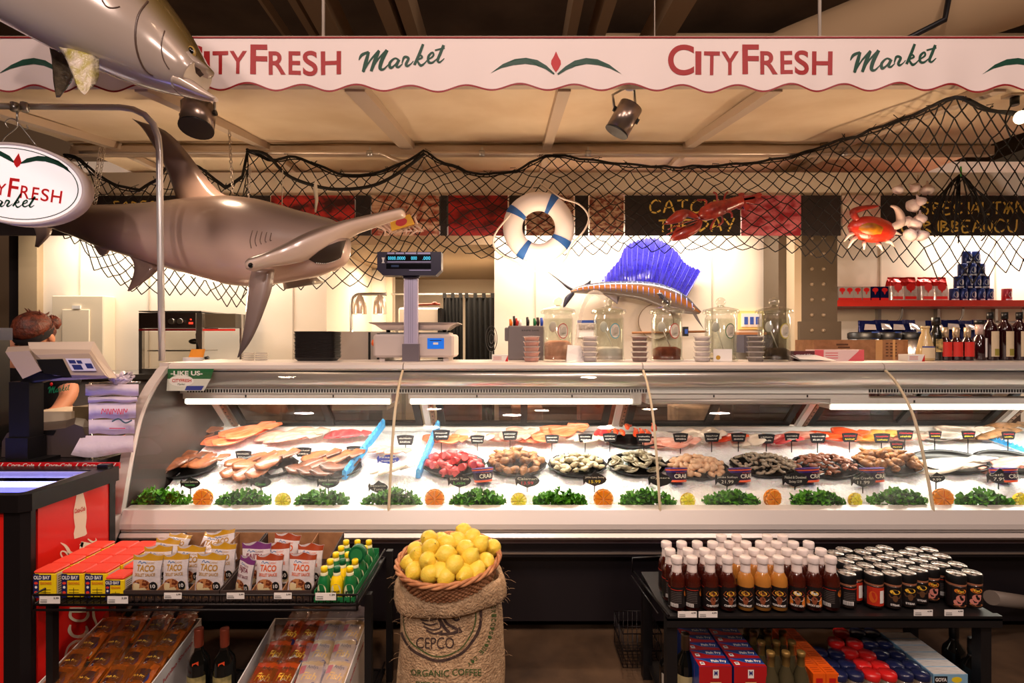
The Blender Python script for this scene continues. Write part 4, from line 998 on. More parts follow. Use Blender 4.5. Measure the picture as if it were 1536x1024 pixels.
for i, (px, py, r) in enumerate(((1372, 281, 9), (1391, 284, 11), (1370, 308, 12), (1380, 302, 10), (1372, 335, 12), (1360, 331, 9), (1380, 328, 11), (1366, 352, 12), (1383, 353, 11), (1347, 284, 9))):
 c = at(px, py, 3.42+.015*(i % 3)); R_ = r*.86*3.45/F; k = MB(GAR)
 Mx = Matrix.Rotation(.5*((i*37) % 5-2), 3, 'Y')
 rings = []
 for rr, z in ((.05, -.8), (.6, -.78), (.98, -.3), (.95, .15), (.55, .6), (.2, .9), (.1, 1.5)):
  rings.append([c+Mx @ V((R_*rr*math.cos(2*PI*a/16)*(1+.07*math.cos(5*2*PI*a/16)), R_*rr*math.sin(2*PI*a/16), R_*z*.9)) for a in range(16)])
 k.loft(rings, True, True, True).build('bulb', t)
t = thing('life_ring', 'white life ring with four blue bands and rope', 'life ring', at(808, 341, 3.5))
c = at(808, 341, 3.5); Rm = .178; rm = .070; LW = mat('life_ring_white', (226, 214, 210), .45); LB = mat('life_ring_blue', (36, 84, 150), .5)
def ringsec(a, r_):
 d = V((math.cos(a), 0, math.sin(a))); return [c+d*Rm+d*(r_*.95*math.cos(2*PI*q/14))+V((0, r_*.62*math.sin(2*PI*q/14), 0)) for q in range(14)]
k = MB(LW); rr = [ringsec(2*PI*i/48, rm) for i in range(48)]; k.loft(rr+[rr[0]], True, False, True).build('ring', t)
for a0 in (math.radians(148), math.radians(62), math.radians(-32), math.radians(-122)):
 k = MB(LB); k.loft([ringsec(a0+(-.12+.24*i/6), rm+.003) for i in range(7)], True, False, True); k.build('band', t)
ropep = [(806, 272), (770, 316), (742, 352), (744, 375), (772, 392), (800, 406), (830, 404), (848, 388), (858, 366), (876, 346), (883, 325), (868, 306), (840, 296), (806, 272)]
k = MB(mat('white_rope', (216, 200, 188), .7)); k.tube(smooth2([at(a, b, 3.47 if i not in (0, 13) else 3.6) for i, (a, b) in enumerate(ropep)], 4), .0065, 6); k.build('rope', t)
LOB = mat('lobster_red', (176, 50, 30), .4, c2=(120, 26, 20), ns=14, bump=.3, bs=40, coat=.3)
t = thing('lobster', 'red lobster hanging in the net over the Catch of the Day board', 'lobster', at(1060, 325, 3.5))
YL = 3.48
def P3(px, py, dy=0): return at(px, py, YL+dy)
k = MB(LOB); ax = [((1048, 325), 4), ((1056, 321), 11), ((1070, 315), 13), ((1084, 311), 11)]; k.tube([P3(*p) for p, r in ax], [r*YL/F for p, r in ax], 14); k.build('carapace', t)
k = MB(LOB); pts = []; rs = []
for i in range(15):
 u = i/14; pts.append(P3(1083+30*u, 311-11*u)); rs.append((10-3.2*u+(1.1 if i % 2 else 0))*YL/F)
k.tube(pts, rs, 12); k.build('tail', t)
k = MB(LOB)
for (a, b) in (((1140, 292), 5), ((1112, 290), 6), ((1122, 313), 6), ((1132, 300), 7), ((1108, 312), 5)):
 p0 = P3(1113, 300); p1 = P3(*a); d = (p1-p0); n = V((-d.z, 0, d.x)).normalized()*b*YL/F
 k.prism([p0+n*.3, p1+n*.8, p1+d*.12, p1-n*.8, p0-n*.3], (0, .008, 0))
k.build('tail_fan', t)
for (a, s, sg) in ((((1047, 326), (1030, 320), (1018, 325), (1000, 334)), (3, 6, 10, 3), 1), (((1050, 330), (1044, 342), (1026, 350), (1008, 358)), (4, 6, 9, 4), -1)):
 k = MB(LOB); q = [P3(*p) for p in a]; k.tube(smooth2(q, 4), [x*YL/F for (x,) in [(interp([(i/3, v) for i, v in enumerate(s)], j/12)[0],) for j in range(13)]], 10)
 p0 = P3(*a[2]); k.tube([p0+V((.02, 0, -.025*sg)), p0+V((-.04, 0, -.035*sg)), p0+V((-.10, 0, -.05-.0*sg))], [.012, .014, .003], 8); k.build('claw', t)
k = MB(LOB)
for a in (((1050, 322), (1060, 302), (1046, 300)), ((1076, 304), (1075, 292), (1070, 288)), ((1086, 302), (1088, 292), (1092, 288)), ((1076, 324), (1068, 336), (1066, 344)), ((1082, 322), (1084, 332), (1078, 338)), ((1084, 318), (1096, 318), (1098, 326))):
 k.tube(smooth2([P3(*p) for p in a], 4), .007, 6)
k.build('walking_legs', t)
k = MB(LOB)
for a in (((1048, 328), (1026, 334), (1002, 344)), ((1047, 331), (1022, 342), (1000, 352))): k.tube(smooth2([P3(*p, -.02) for p in a], 4), .004, 5)
k.build('antennae', t)
CRB = mat('crab_shell_red', (190, 36, 24), .35, c2=(170, 50, 20), ns=7, bump=.4, bs=40, coat=.4); CRT = mat('crab_tip_pale', (226, 196, 180), .4)
t = thing('crab', 'red crab with yellow centre caught in the net', 'crab', at(1308, 340, 3.4)); YC = 3.4
cp = lambda px, py, dy=0: at(px, py, YC+dy)
k = MB(CRB); k.ell(cp(1308, 344), (.158, .06, .085), 24, 14, R=Matrix.Rotation(math.radians(8), 3, 'Y'), jit=.025); k.build('shell', t)
k = MB(mat('crab_yellow', (176, 112, 14), .4, c2=(110, 50, 14), ns=14)); k.ell(cp(1306, 344, -.022), (.10, .045, .05), 20, 10, R=Matrix.Rotation(math.radians(8), 3, 'Y'), jit=.03); k.build('shell_centre', t)
for pts, rs in ((((1335, 342), (1350, 335), (1350, 322), (1344, 312), (1336, 309)), (.02, .03, .024, .014, .005)), (((1286, 330), (1280, 318), (1296, 312), (1310, 310), (1318, 309)), (.018, .024, .018, .012, .004))):
 k = MB(CRT if pts[0][0] > 1300 else LOB); q = smooth2([cp(*p, -.02) for p in pts], 4); k.tube(q, [interp([(i/4, v) for i, v in enumerate(rs)], j/16)[0] for j in range(17)], 10); k.build('claw', t)
k = MB(CRT)
for i, (a, b) in enumerate((((1280, 350), (1266, 362)), ((1284, 356), (1272, 372)), ((1296, 364), (1296, 374)), ((1316, 366), (1324, 376)), ((1330, 362), (1342, 370)), ((1336, 352), (1352, 352)))):
 k.tube([cp(*a), cp((a[0]+b[0])/2, (a[1]+b[1])/2-3, -.02), cp(*b)], [.014, .011, .004], 7)
k.build('legs', t)
t = thing('toy_crab', 'white and yellow crab with many legs behind the hammerhead tip', 'toy crab', at(598, 334, 3.5)); k = MB(CRT); rnd = random.Random(2)
k.ell(at(590, 336, 3.52), (.12, .03, .05), 14, 8, jit=.1)
for i in range(16):
 sg = 1 if i % 2 else -1; x = 566+i*4
 k.tube([at(x, 336, 3.5), at(x-8*sg+4, 336-sg*10, 3.48), at(x+rnd.uniform(-8, 12), 336-sg*rnd.uniform(12, 18), 3.5)], [.010, .008, .003], 5)
k.build('body', t)
fq = flat(at(602, 333, 3.44), (math.cos(.3), 0, math.sin(.3)), (-math.sin(.3), 0, math.cos(.3)))
k = MB(mat('yellow_print', (232, 176, 40), .5)); k.prism([fq(-.08, -.035), fq(.08, -.035), fq(.07, .035), fq(-.07, .035)], (0, .02, 0)); k.use(RED); disc(k, lambda a, b: fq(a, b)+V((0, -.001, 0)), .0, 0, .04, .026); k.build('printed_band', t)
# ================= fish =================
def skinmat(name, rough=.28, coat=.6, metal=0): return mat(name, (128, 128, 128), rough, metal, attr=True, coat=coat, bump=.06, bs=8)
def bodyloft(mb, st, n=36, sub=4, colf=None, ex=2.0):
 """st: (px_up, py_up, px_lo, py_lo, Y, halfdepth)"""
 q = smooth4(st, sub); rings = []; cols = []
 for s in q:
  a = at(s[0], s[1], s[4]); b = at(s[2], s[3], s[4]); c = (a+b)/2; h = (a-b)/2
  for i in range(n):
   th = 2*PI*i/n; cs, sn = math.cos(th), math.sin(th)
  ring = []
  for i in range(n):
   th = 2*PI*i/n; cs, sn = math.cos(th), math.sin(th)
   ring.append(c+h*cs+V((0, s[5]*(abs(sn)**(2/ex))*(1 if sn > 0 else -1), 0)))
   cols.append(colf(s, cs) if colf else (150, 140, 135))
  rings.append(ring)
 mb.loft(rings, True, True, True, cols)
def smooth4(st, sub):
 out = []
 for i in range(len(st)-1):
  p = [st[max(i-1, 0)], st[i], st[i+1], st[min(i+2, len(st)-1)]]
  for k in range(sub):
   t = k/sub
   out.append([.5*((2*p[1][m])+(p[2][m]-p[0][m])*t+(2*p[0][m]-5*p[1][m]+4*p[2][m]-p[3][m])*t*t+(3*p[1][m]-p[0][m]-3*p[2][m]+p[3][m])*t**3) for m in range(len(st[0]))])
 out.append(list(st[-1])); return out
def mixc(a, b, t): t = max(0, min(1, t)); return tuple(x+(y-x)*t for x, y in zip(a, b))
def fin(mb, lead, trail, Y0, Y1, th, c0=None, c1=None, sub=4):
 """lead / trail: matching lists of pixel points root->tip; lens section between them"""
 q = smooth4([(a[0], a[1], b[0], b[1], Y0+(Y1-Y0)*i/(len(lead)-1)) for i, (a, b) in enumerate(zip(lead, trail))], sub)
 rings = []; cols = []
 for i, s in enumerate(q):
  A = at(s[0], s[1], s[4]); B = at(s[2], s[3], s[4]); t_ = th*(1-.85*i/(len(q)-1))
  ring = []
  for w_, o in ((0, 0), (.12, .8), (.35, 1), (.7, .6), (1, 0), (.7, -.6), (.35, -1), (.12, -.8)):
   ring.append(A+(B-A)*w_+V((0, o*t_, 0))); cols.append(mixc(c0 or (140, 130, 124), c1 or (110, 100, 96), i/(len(q)-1)))
  rings.append(ring)
 mb.loft(rings, True, True, True, cols)
SHK = skinmat('shark_skin', .3, .5); SD = (100, 84, 76); SB = (222, 188, 170); SM_ = (168, 142, 128)
sh = thing('hammerhead_shark', 'life-size grey hammerhead shark model hanging over the case', 'shark model', at(330, 360, 2.85))
def shc(s, cs):
 base = mixc(SB, SD, (cs+.35)/1.1); x = (s[0]+s[2])/2
 return mixc((96, 74, 60), base, (x-150)/90) if x < 250 else base  # tail end darkened: cast shadow of sign and pole put into the skin colour
st = [(48, 322, 48, 336, 3.02, .03), (70, 316, 72, 341, 3.01, .045), (112, 309, 112, 355, 3.0, .08), (150, 308, 150, 371, 2.98, .11), (200, 307, 200, 387, 2.96, .145), (250, 303, 250, 402, 2.94, .165), (300, 297, 300, 417, 2.91, .185), (345, 295, 345, 427, 2.89, .19),
  (385, 299, 385, 429, 2.87, .185), (415, 306, 415, 425, 2.86, .17), (445, 315, 445, 420, 2.86, .155), (475, 323, 477, 414, 2.86, .14), (500, 330, 503, 405, 2.86, .12), (517, 342, 518, 394, 2.86, .085), (524, 358, 523, 382, 2.86, .04)]
k = MB(SHK); bodyloft(k, st, 40, 5, shc, 2.2)
hs = [(370, 391, 371, 404, 2.58, .02), (378, 386, 380, 406, 2.59, .04), (400, 379, 403, 400, 2.62, .05), (430, 366, 434, 396, 2.68, .065), (462, 350, 466, 388, 2.74, .08), (495, 338, 500, 372, 2.80, .085), (525, 330, 530, 352, 2.85, .075), (555, 323, 560, 341, 2.89, .06), (585, 316, 588, 331, 2.93, .05), (602, 312, 604, 327, 2.95, .04), (607, 315, 608, 324, 2.96, .018)]
def hmc(s, cs): return mixc((220, 194, 176), (88, 74, 68), (cs-.15)/.4)
bodyloft(k, hs, 28, 5, hmc, 2.4)
bv = bvh_of(k); body = k.build('body', sh)
k = MB(SHK)
fin(k, [(268, 306), (262, 290), (250, 255), (232, 222), (214, 193), (198, 178)], [(352, 297), (330, 288), (306, 262), (280, 228), (248, 196), (203, 180)], 2.93, 2.90, .04, SM_, (104, 88, 82)); k.build('dorsal_fin', sh)
k = MB(SHK); fin(k, [(378, 404), (372, 430), (369, 460), (366, 490), (362, 512), (356, 536)], [(412, 404), (408, 432), (398, 462), (386, 492), (374, 515), (358, 536)], 2.70, 2.62, .022, (176, 150, 136), (70, 60, 62)); k.build('near_pectoral_fin', sh)
k = MB(SHK); fin(k, [(420, 412), (424, 424), (426, 434)], [(470, 410), (480, 420), (488, 424)], 3.0, 3.12, .02, SM_, (120, 100, 88)); k.build('far_pectoral_fin', sh)
k = MB(SHK); fin(k, [(190, 380), (200, 394), (200, 412), (191, 436)], [(240, 398), (236, 406), (220, 420), (194, 437)], 2.93, 2.88, .02, SM_, (120, 96, 86)); k.build('pelvic_fin', sh)
k = MB(SHK); fin(k, [(138, 364), (146, 378), (150, 383)], [(166, 374), (162, 380), (156, 383)], 2.98, 2.97, .015, SM_, (140, 120, 106)); k.build('anal_fin', sh)
k = MB(SHK); fin(k, [(40, 325), (22, 290), (2, 262)], [(70, 322), (44, 296), (6, 262)], 3.02, 3.05, .03, (96, 76, 66), (80, 64, 56)); fin(k, [(48, 336), (54, 352), (52, 370)], [(78, 338), (76, 352), (58, 371)], 3.01, 3.0, .02, (150, 130, 116), (90, 74, 66)); k.build('tail_fin', sh)
k = MB(mat('shark_mouth_dark', (58, 44, 34), .5)); mp = [(463, 389), (478, 377), (492, 368), (508, 362), (519, 360), (520, 368), (518, 378), (511, 388), (500, 393), (488, 396), (474, 395)]
pm = [onto(bv, a, b, .004, 2.76) for a, b in mp]
UP = [(463, 389), (478, 377), (492, 368), (508, 362), (519, 360)]; LO = [(463, 389), (474, 395), (488, 396), (511, 388), (519, 361)]
def tabl(T, u):
 q = u*(len(T)-1); i = min(int(q), len(T)-2); f = q-i; return (T[i][0]+(T[i+1][0]-T[i][0])*f, T[i][1]+(T[i+1][1]-T[i][1])*f)
g = []
for i in range(25):
 a = tabl(UP, i/24); b = tabl(LO, i/24)
 for j in range(7): g.append(onto(bv, a[0]+(b[0]-a[0])*j/6, a[1]+(b[1]-a[1])*j/6, .003, 2.7))
k.add(g, [[i*7+j, i*7+j+1, i*7+j+8, i*7+j+7] for i in range(24) for j in range(6)], True); k.build('mouth', sh)
k = MB(mat('shark_teeth', (226, 216, 200), .4))
for i in range(5, 10):
 a, b = pm[i], pm[i+1]
 for q in range(5):
  p = a+(b-a)*(q/5); e = a+(b-a)*((q+.8)/5); k.add([p+V((0, -.003, 0)), e+V((0, -.003, 0)), (p+e)/2+V((-.001, -.003, .008))], [[0, 1, 2]])
k.build('teeth', sh)
c = at(376, 398, 2.54); MB(mat('eye_black', (8, 8, 10), .1)).ell(c, (.012, .012, .014), 14, 8).build('eye', sh)
k = MB(mat('gill_slit', (120, 98, 86), .5))
for i in range(5):
 x = 383+i*6.5; q = [onto(bv, x-4+i*.5, 345+i*1, .002), onto(bv, x-8+i, 360, .002), onto(bv, x-6+i, 372-3*i, .002)]
 k.tube(smooth2(q, 4), .0022, 5)
k.build('gills', sh)
CHN = mat('chain_steel', (190, 176, 160), .3, .8)
def chain(a, b, lab, lk=.024):
 k = MB(CHN); d = b-a; n = int(d.length/lk/.78); dn = d.normalized(); s1 = dn.cross(V((0, 1, .01))).normalized(); s2 = dn.cross(s1)
 for i in range(n):
  c = a+d*(i+.5)/n; s_ = s1 if i % 2 else s2
  k.tube([c+dn*(lk*.5*math.sin(2*PI*q/8))+s_*(lk*.3*math.cos(2*PI*q/8)) for q in range(8)], .0022, 4, closed=True)
 solo(k, 'hanging_chain', lab, 'chain', 'chains holding the shark', loc=a)
chain(at(150, 222, 3.0), at(138, 306, 3.0), 'outer chain holding the shark tail'); chain(at(157, 222, 3.02), at(143, 306, 3.02), 'inner chain holding the shark tail')
chain(at(344, 195, 2.92), at(349, 290, 2.92), 'chain holding the shark behind its dorsal fin'); chain(at(375, 248, 2.9), at(373, 296, 2.9), 'short chain above the shark gills')
k = MB(mat('twine', (1, 1, 1))); k.tube([at(424, 255, 2.9), at(423, 310, 2.88)], .003, 5); solo(k, 'twine', 'thin twine tied to the shark head', 'twine', 'twine on the shark', loc=at(424, 255, 2.9))
k = MB(mat('twine', (1, 1, 1))); k.tube([at(474, 268, 2.9), at(473, 285, 2.9), at(475, 300, 2.9), at(473, 318, 2.88)], [.004, .014, .010, .005], 6); solo(k, 'twine', 'thick frayed twine knot above the shark head', 'twine', 'twine on the shark', loc=at(474, 268, 2.9))
JCK = skinmat('jack_skin', .22, .8, .15)
jf = thing('hanging_fish', 'large silver fish model hanging at the upper left with open mouth', 'fish model', at(150, 60, 1.95)); YJ = 1.95
def jcol(s, cs):
 x = s[0]; c_ = mixc((176, 160, 148), (150, 136, 124), (cs+.2)/1.0)
 c_ = mixc(c_, (104, 84, 44), (cs-.55)/.35) if cs > .5 else c_
 return mixc(c_, (196, 184, 176), (-cs-.4)/.5) if cs < -.4 else c_
js = [(-10, -190, -130, -30, YJ, .10), (90, -150, -60, 0, YJ, .13), (165, -90, 0, 32, YJ, .15), (222, -35, 80, 74, YJ, .155), (258, 12, 150, 106, YJ, .145), (280, 44, 205, 126, YJ, .125), (295, 70, 248, 137, YJ, .10), (304, 86, 272, 141, YJ, .085), (310, 98, 284, 140, YJ, .07)]
k = MB(JCK); bodyloft(k, js, 40, 5, jcol, 2.3)
bodyloft(k, [(302, 84, 284, 112, YJ, .075), (309, 94, 294, 114, YJ, .062), (315, 101, 303, 112, YJ, .045), (319, 106, 312, 111, YJ, .022)], 24, 4, jcol)
bodyloft(k, [(287, 118, 268, 141, YJ, .075), (300, 128, 288, 146, YJ, .055), (314, 139, 306, 150, YJ, .035), (326, 147, 323, 152, YJ, .012)], 24, 4, lambda s, c: (190, 172, 158))
bj = bvh_of(k); k.build('body', jf)
FINY = mat('yellow_fin', (160, 148, 66), .3, c2=(206, 192, 176), ns=26, coat=.6, bump=.5, bs=70); FIND = mat('dark_fin', (70, 60, 48), .3, c2=(110, 96, 74), ns=26, coat=.6, bump=.5, bs=70)
k = MB(FINY); fin(k, [(88, 70), (98, 90), (110, 112), (118, 134), (124, 141)], [(149, 86), (148, 102), (144, 122), (136, 136), (127, 141)], YJ-.08, YJ-.14, .008); k.v = [v+V((0, .006*math.sin((v.x*120+v.z*40)), 0)) for v in k.v]; k.build('near_pelvic_fin', jf)
k = MB(FIND); fin(k, [(74, 72), (78, 95), (80, 122), (84, 146)], [(100, 74), (108, 98), (110, 118), (90, 146)], YJ+.06, YJ+.1, .008); k.build('far_pelvic_fin', jf)
e = onto(bj, 288, 77, .0); MB(mat('fish_eye_gold', (150, 120, 60), .2)).ell(e, (.014, .008, .022), 16, 8, R=Matrix.Rotation(-.4, 3, 'Y')).build('iris', jf)
MB(mat('eye_black', (1, 1, 1))).ell(e+V((.001, -.007, 0)), (.008, .005, .013), 14, 8, R=Matrix.Rotation(-.4, 3, 'Y')).build('pupil', jf)
k = MB(mat('gill_line', (84, 64, 54), .3))
k.tube([onto(bj, a, b, .000) for a, b in smooth2([(224, -4, 0), (208, 22, 0), (203, 50, 0), (206, 78, 0), (216, 102, 0), (232, 116, 0)], 5) for a, b in ((a, b),)] if False else [onto(bj, p.x, p.y, .0) for p in smooth2([(222, 2, 0), (208, 22, 0), (203, 50, 0), (206, 78, 0), (216, 102, 0), (230, 114, 0)], 5)], .0035, 5)
k.tube([onto(bj, p.x, p.y, .0) for p in smooth2([(247, 46, 0), (242, 66, 0), (245, 88, 0), (254, 104, 0)], 5)], .0022, 5)
k.tube([onto(bj, p.x, p.y, .0) for p in smooth2([(150, -6, 0), (158, 8, 0), (168, 12, 0), (180, 10, 0)], 5)], .003, 5)
k.build('gill_lines', jf)
k = MB(mat('fish_mouth_dark', (60, 40, 36), .4)); k.add([onto(bj, a, b, .001) for a, b in ((293, 100), (300, 104), (306, 112), (300, 116), (294, 110))], [[0, 1, 2, 3, 4]]); k.build('mouth', jf)
YS = 4.40; SF = skinmat('sailfish_skin', .25, .6)
sf = thing('sailfish', 'mounted sailfish with tall blue sail on the white wall', 'fish mount', at(940, 440, YS))
def sfc(s, cs):
 if cs > .55: return mixc((66, 66, 80), (26, 30, 60), (cs-.55)/.4)
 if cs > .05: return mixc((176, 88, 18), (84, 66, 58), (cs-.05)/.5)
 return mixc((140, 128, 120), (160, 90, 30), (cs+.35)/.4)
ss = [(856, 435, 856, 439, YS, .012), (872, 428, 872, 440, YS, .03), (900, 423, 900, 442, YS, .05), (930, 421, 930, 445, YS, .06), (960, 421, 960, 450, YS, .065), (985, 424, 982, 458, YS, .065), (1005, 430, 999, 464, YS-.01, .06), (1020, 437, 1014, 468, YS-.02, .055), (1034, 448, 1028, 470, YS-.03, .045), (1044, 459, 1038, 471, YS-.04, .03), (1052, 467, 1048, 471, YS-.04, .012)]
k = MB(SF); bodyloft(k, ss, 24, 5, sfc)
bs_ = bvh_of(k); k.build('body', sf)
k = MB(SF); fin(k, [(1036, 466), (1045, 480), (1056, 494)], [(1042, 464), (1048, 478), (1056, 494)], YS-.04, YS-.06, .012, (150, 140, 136), (40, 36, 44)); k.build('bill', sf)
k = MB(SF); fin(k, [(862, 434), (847, 425), (832, 414), (814, 402)], [(860, 438), (850, 432), (838, 421), (815, 403)], YS, YS-.02, .012, (60, 60, 76), (40, 36, 44)); fin(k, [(860, 436), (848, 445), (844, 461)], [(862, 441), (856, 449), (847, 461)], YS, YS-.02, .010, (60, 60, 76), (44, 40, 50)); k.build('tail_fin', sf)
SAIL = mat('sail_blue', (40, 34, 160), .3, c2=(22, 18, 96), ns=60, coat=.5, contrast=(.5, .7)); SRB = mat('sail_ray', (90, 86, 200), .3)
sp_ = [(903, 420), (912, 409), (920, 400), (930, 388), (936, 373), (945, 365), (957, 360), (970, 357), (982, 357), (993, 361), (1004, 368), (1016, 378), (1024, 390), (1032, 397), (1040, 401), (1053, 406)]
bs2 = [903+i*(1030-903)/15 for i in range(16)]
k = MB(SAIL); top_ = [at(a+(1.5 if i % 2 else 0), b+(1.2 if i % 2 else -1), YS+.02) for i, (a, b) in enumerate(smooth2([(a, b, 0) for a, b in sp_], 3)) for a, b in ((a, b),)] if False else None
tp = smooth2([(a, b, 0) for a, b in sp_], 4); nn = len(tp)
F1 = [];
for i, p in enumerate(tp):
 bx_ = 903+(1030-903)*i/(nn-1); by_ = interp([(903, 422), (960, 423), (1000, 430), (1030, 444)], bx_)[0]
 z_ = .008*(1 if i % 2 else -1)
 F1.append((at(p.x, p.y+(1.5 if i % 2 else -1), YS+.02+z_), at(bx_, by_, YS+z_*.4)))
k.add([a for a, b in F1]+[b for a, b in F1], [[i, i+1, nn+i+1, nn+i] for i in range(nn-1)], True)
k.add([a+V((0, .006, 0)) for a, b in F1]+[b+V((0, .006, 0)) for a, b in F1], [[i, i+1, nn+i+1, nn+i] for i in range(nn-1)], True)
sl = k.build('sail', sf)
for i in range(0, nn, 3): a, b = F1[i]; MB(SRB).tube([b+V((0, -.006, 0)), a+V((0, -.006, 0))], [.003, .0012], 4).build('sail_ray', sl)
mat('sailfish_bar', (150, 160, 226), .3)
for i in range(22):
 x = 866+i*8.2; tt = interp([(p[0], p[1], p[3]) for p in ss], x)
 MB(mat('sailfish_bar', (1, 1, 1))).tube([onto(bs_, x, tt[0]+2, .003, YS), onto(bs_, x+.3, tt[0]*.6+tt[1]*.4, .003, YS), onto(bs_, x+.5, tt[0]*.35+tt[1]*.65, .003, YS)], .0035, 4).build('pale_bar', sf)
k = MB(SF); fin(k, [(985, 440), (996, 452), (1008, 462)], [(992, 438), (1000, 448), (1008, 462)], YS-.08, YS-.10, .006, (50, 46, 56), (40, 36, 44)); fin(k, [(870, 430), (880, 424), (886, 420)], [(884, 430), (886, 424), (886, 420)], YS, YS, .006, (50, 46, 56), (40, 36, 44)); fin(k, [(905, 441), (915, 448), (926, 456)], [(930, 444), (928, 450), (926, 456)], YS-.03, YS-.04, .006, (150, 140, 136), (90, 80, 90)); k.build('fins', sf)
MB(WHT).ell(onto(bs_, 1040, 463, -.003, YS-.06), (.012, .006, .012), 12, 6).build('eye_white', sf)
MB(mat('eye_black', (1, 1, 1))).ell(onto(bs_, 1040, 463, .004, YS-.07), (.006, .004, .006), 10, 6).build('pupil', sf)
# ================= hanging pole with oval sign =================
po = thing('bent_metal_pole', 'shiny bent metal pole rising from the case corner', 'pole', at(243, 545, 2.62))
k = MB(mat('galvanized_bright', (226, 222, 220), .28, .45)); pts = [at(-140, 157, 2.62), at(60, 160, 2.62), at(180, 161, 2.62)]+[at(a, b, 2.62) for a, b in ((200, 164), (217, 172), (230, 186), (237, 205), (239, 225))]+[at(241, 400, 2.62), at(243, 541, 2.62)]
k.tube(pts, .0155, 12); k.build('pole', po)
MB(STEEL).tube([at(22, 154, 2.60), at(22, 167, 2.60)], .018, 6).tube([at(37, 154, 2.60), at(37, 167, 2.60)], .018, 6).build('pole_clamp', po)
k = MB(STEEL); k.tube(smooth2([at(a, b, 2.6) for a, b in ((12, 192), (8, 184), (14, 178), (24, 180), (26, 190), (8, 205), (2, 216))], 4), .003, 5); k.tube(smooth2([at(a, b, 2.6) for a, b in ((40, 188), (42, 192), (36, 194), (28, 186), (32, 190), (55, 219))], 4), .003, 5); k.tube([at(26, 166, 2.6), at(26, 182, 2.6)], .005, 6)
solo(k, 'sign_hook', 'bent wire hooks hanging the oval sign', 'hook', loc=at(26, 170, 2.6))
sg = thing('oval_sign', 'white oval light box sign hanging at the left edge', 'sign', at(28, 276, 2.50)); YO = 2.5
ca, sa = math.cos(math.radians(-8)), math.sin(math.radians(-8)); oc = at(24, 276, YO); s1 = YO/F
SIGNW = mat('sign_face_white', (246, 240, 240), .4, em=(255, 240, 238), es=.55)
so = lambda a, b, off=0: oc+V(((a*ca-b*sa)*s1, -off, (a*sa+b*ca)*s1))      # a, b in photo pixels, b up
k = MB(mat('sign_rim_white', (226, 212, 210), .45)); n = 64
el = lambda r1, r2, off: [so(r1*math.cos(2*PI*i/n), r2*math.sin(2*PI*i/n), off) for i in range(n)]
k.loft([el(104, 58, -.05), el(107, 61, -.045), el(107, 61, .008), el(103, 58, .012), el(101, 56.5, .006)], True, False, True); k.add(el(104, 58, -.05), [list(range(n))]); k.build('rim', sg)
k = MB(SIGNW); k.add(el(102, 57, .006), [list(range(n))[::-1]]); k.build('face', sg)
k = MB(DGRN); a_, b_ = el(96.5, 53, .0075), el(95, 51.8, .0075); k.add(a_+b_, [[i, (i+1) % n, n+(i+1) % n, n+i] for i in range(n)])
for s_ in (1, -1): k.poly([so(s_*(a-1), 139-b, .0075) for a, b in ((2, 110), (14, 99), (30, 93), (45, 92), (62, 96), (76, 104), (82, 112), (70, 106), (56, 102), (42, 100), (28, 101), (14, 106))])
def so2(a, b): return so(a, b, .0078)
market(k, lambda a, b: so2(-56+(a-535)*.183, -42+(420-b)*.17+(a-535)*-.0)); k.build('green_print', sg)
k = MB(mat('sign_letter_red', (214, 30, 34), .5)); x = -74
k.poly([so(a, b, .008) for a, b in ((0, 46), (4, 38), (6, 33), (4, 28), (0, 24), (-4, 28), (-6, 33), (-4, 38))])
k.build('drop_logo', sg); k = MB(mat('sign_letter_red', (1, 1, 1)))
for ch, wd, hh in (('C', 22, 25), ('I', 5, 18), ('T', 14, 18), ('Y', 15, 18), ('F', 16, 28), ('R', 15, 19), ('E', 11, 19), ('S', 13, 19), ('H', 17, 19)):
 text(k, ch, so2, x, x+wd*.93, -20+(0 if hh < 20 else -1), -20+hh, bold=.01); x += wd+2.5
k.build('red_print', sg)
# ================= can spotlights =================
def can(c, axis, R_, L_, lab, yaw=0):
 t = thing('spotlight', lab, 'spotlight', c, 'can spotlights under the awning'); ax = V(axis).normalized()
 MB(mat('can_metal', (150, 132, 120), .28, .85)).tube([c-ax*L_/2, c+ax*L_/2], R_, 24).build('can', t)
 k = MB(BLKP); k.tube([c-ax*(L_/2+.003), c-ax*(L_/2)], R_*.97, 24); k.tube([c+ax*L_/2, c+ax*(L_/2+.008)], R_*1.03, 24); k.build('end_cap', t)
 s_ = ax.cross(V((0, 1, 0))).normalized()
 if abs(ax.z) > .95: s_ = V((1, 0, 0))
 top = c+V((0, 0, L_/2+.07)) if abs(ax.z) > .95 else c-ax*.5*L_+V((0, 0, .09))
 k = MB(STEEL)
 for q in (1, -1): k.tube([c+s_*R_*1.08*q-ax*.02, c+s_*R_*1.08*q+V((0, 0, .09)), top+s_*R_*.3*q], .007, 6)
 k.tube([top, top+V((0, 0, .05))], .03, 10); k.build('bracket', t)
 for q in (1, -1): MB(BLKP).tube([c+s_*R_*1.0*q-ax*.02, c+s_*R_*1.18*q-ax*.02], .014, 10).build('knob', t)
can(at(297, 176, 2.62), (.08, -.35, -1), .078, .13, 'steel can spotlight hanging under the big silver fish mouth')
can(at(936, 178, 2.62), (-.45, .1, -.8), .062, .14, 'tilted steel can spotlight under the valance near the middle')
t = thing('socket_lamp', 'bare clear bulb socket hanging at the upper right in the net', 'lamp', at(1522, 150, 2.75))
k = MB(mat('socket_box', (190, 170, 150), .5)); c = at(1519, 137, 2.75); k.bx(c.x-.035, c.x+.035, 2.72, 2.78, c.z-.03, c.z+.05); k.build('junction_box', t)
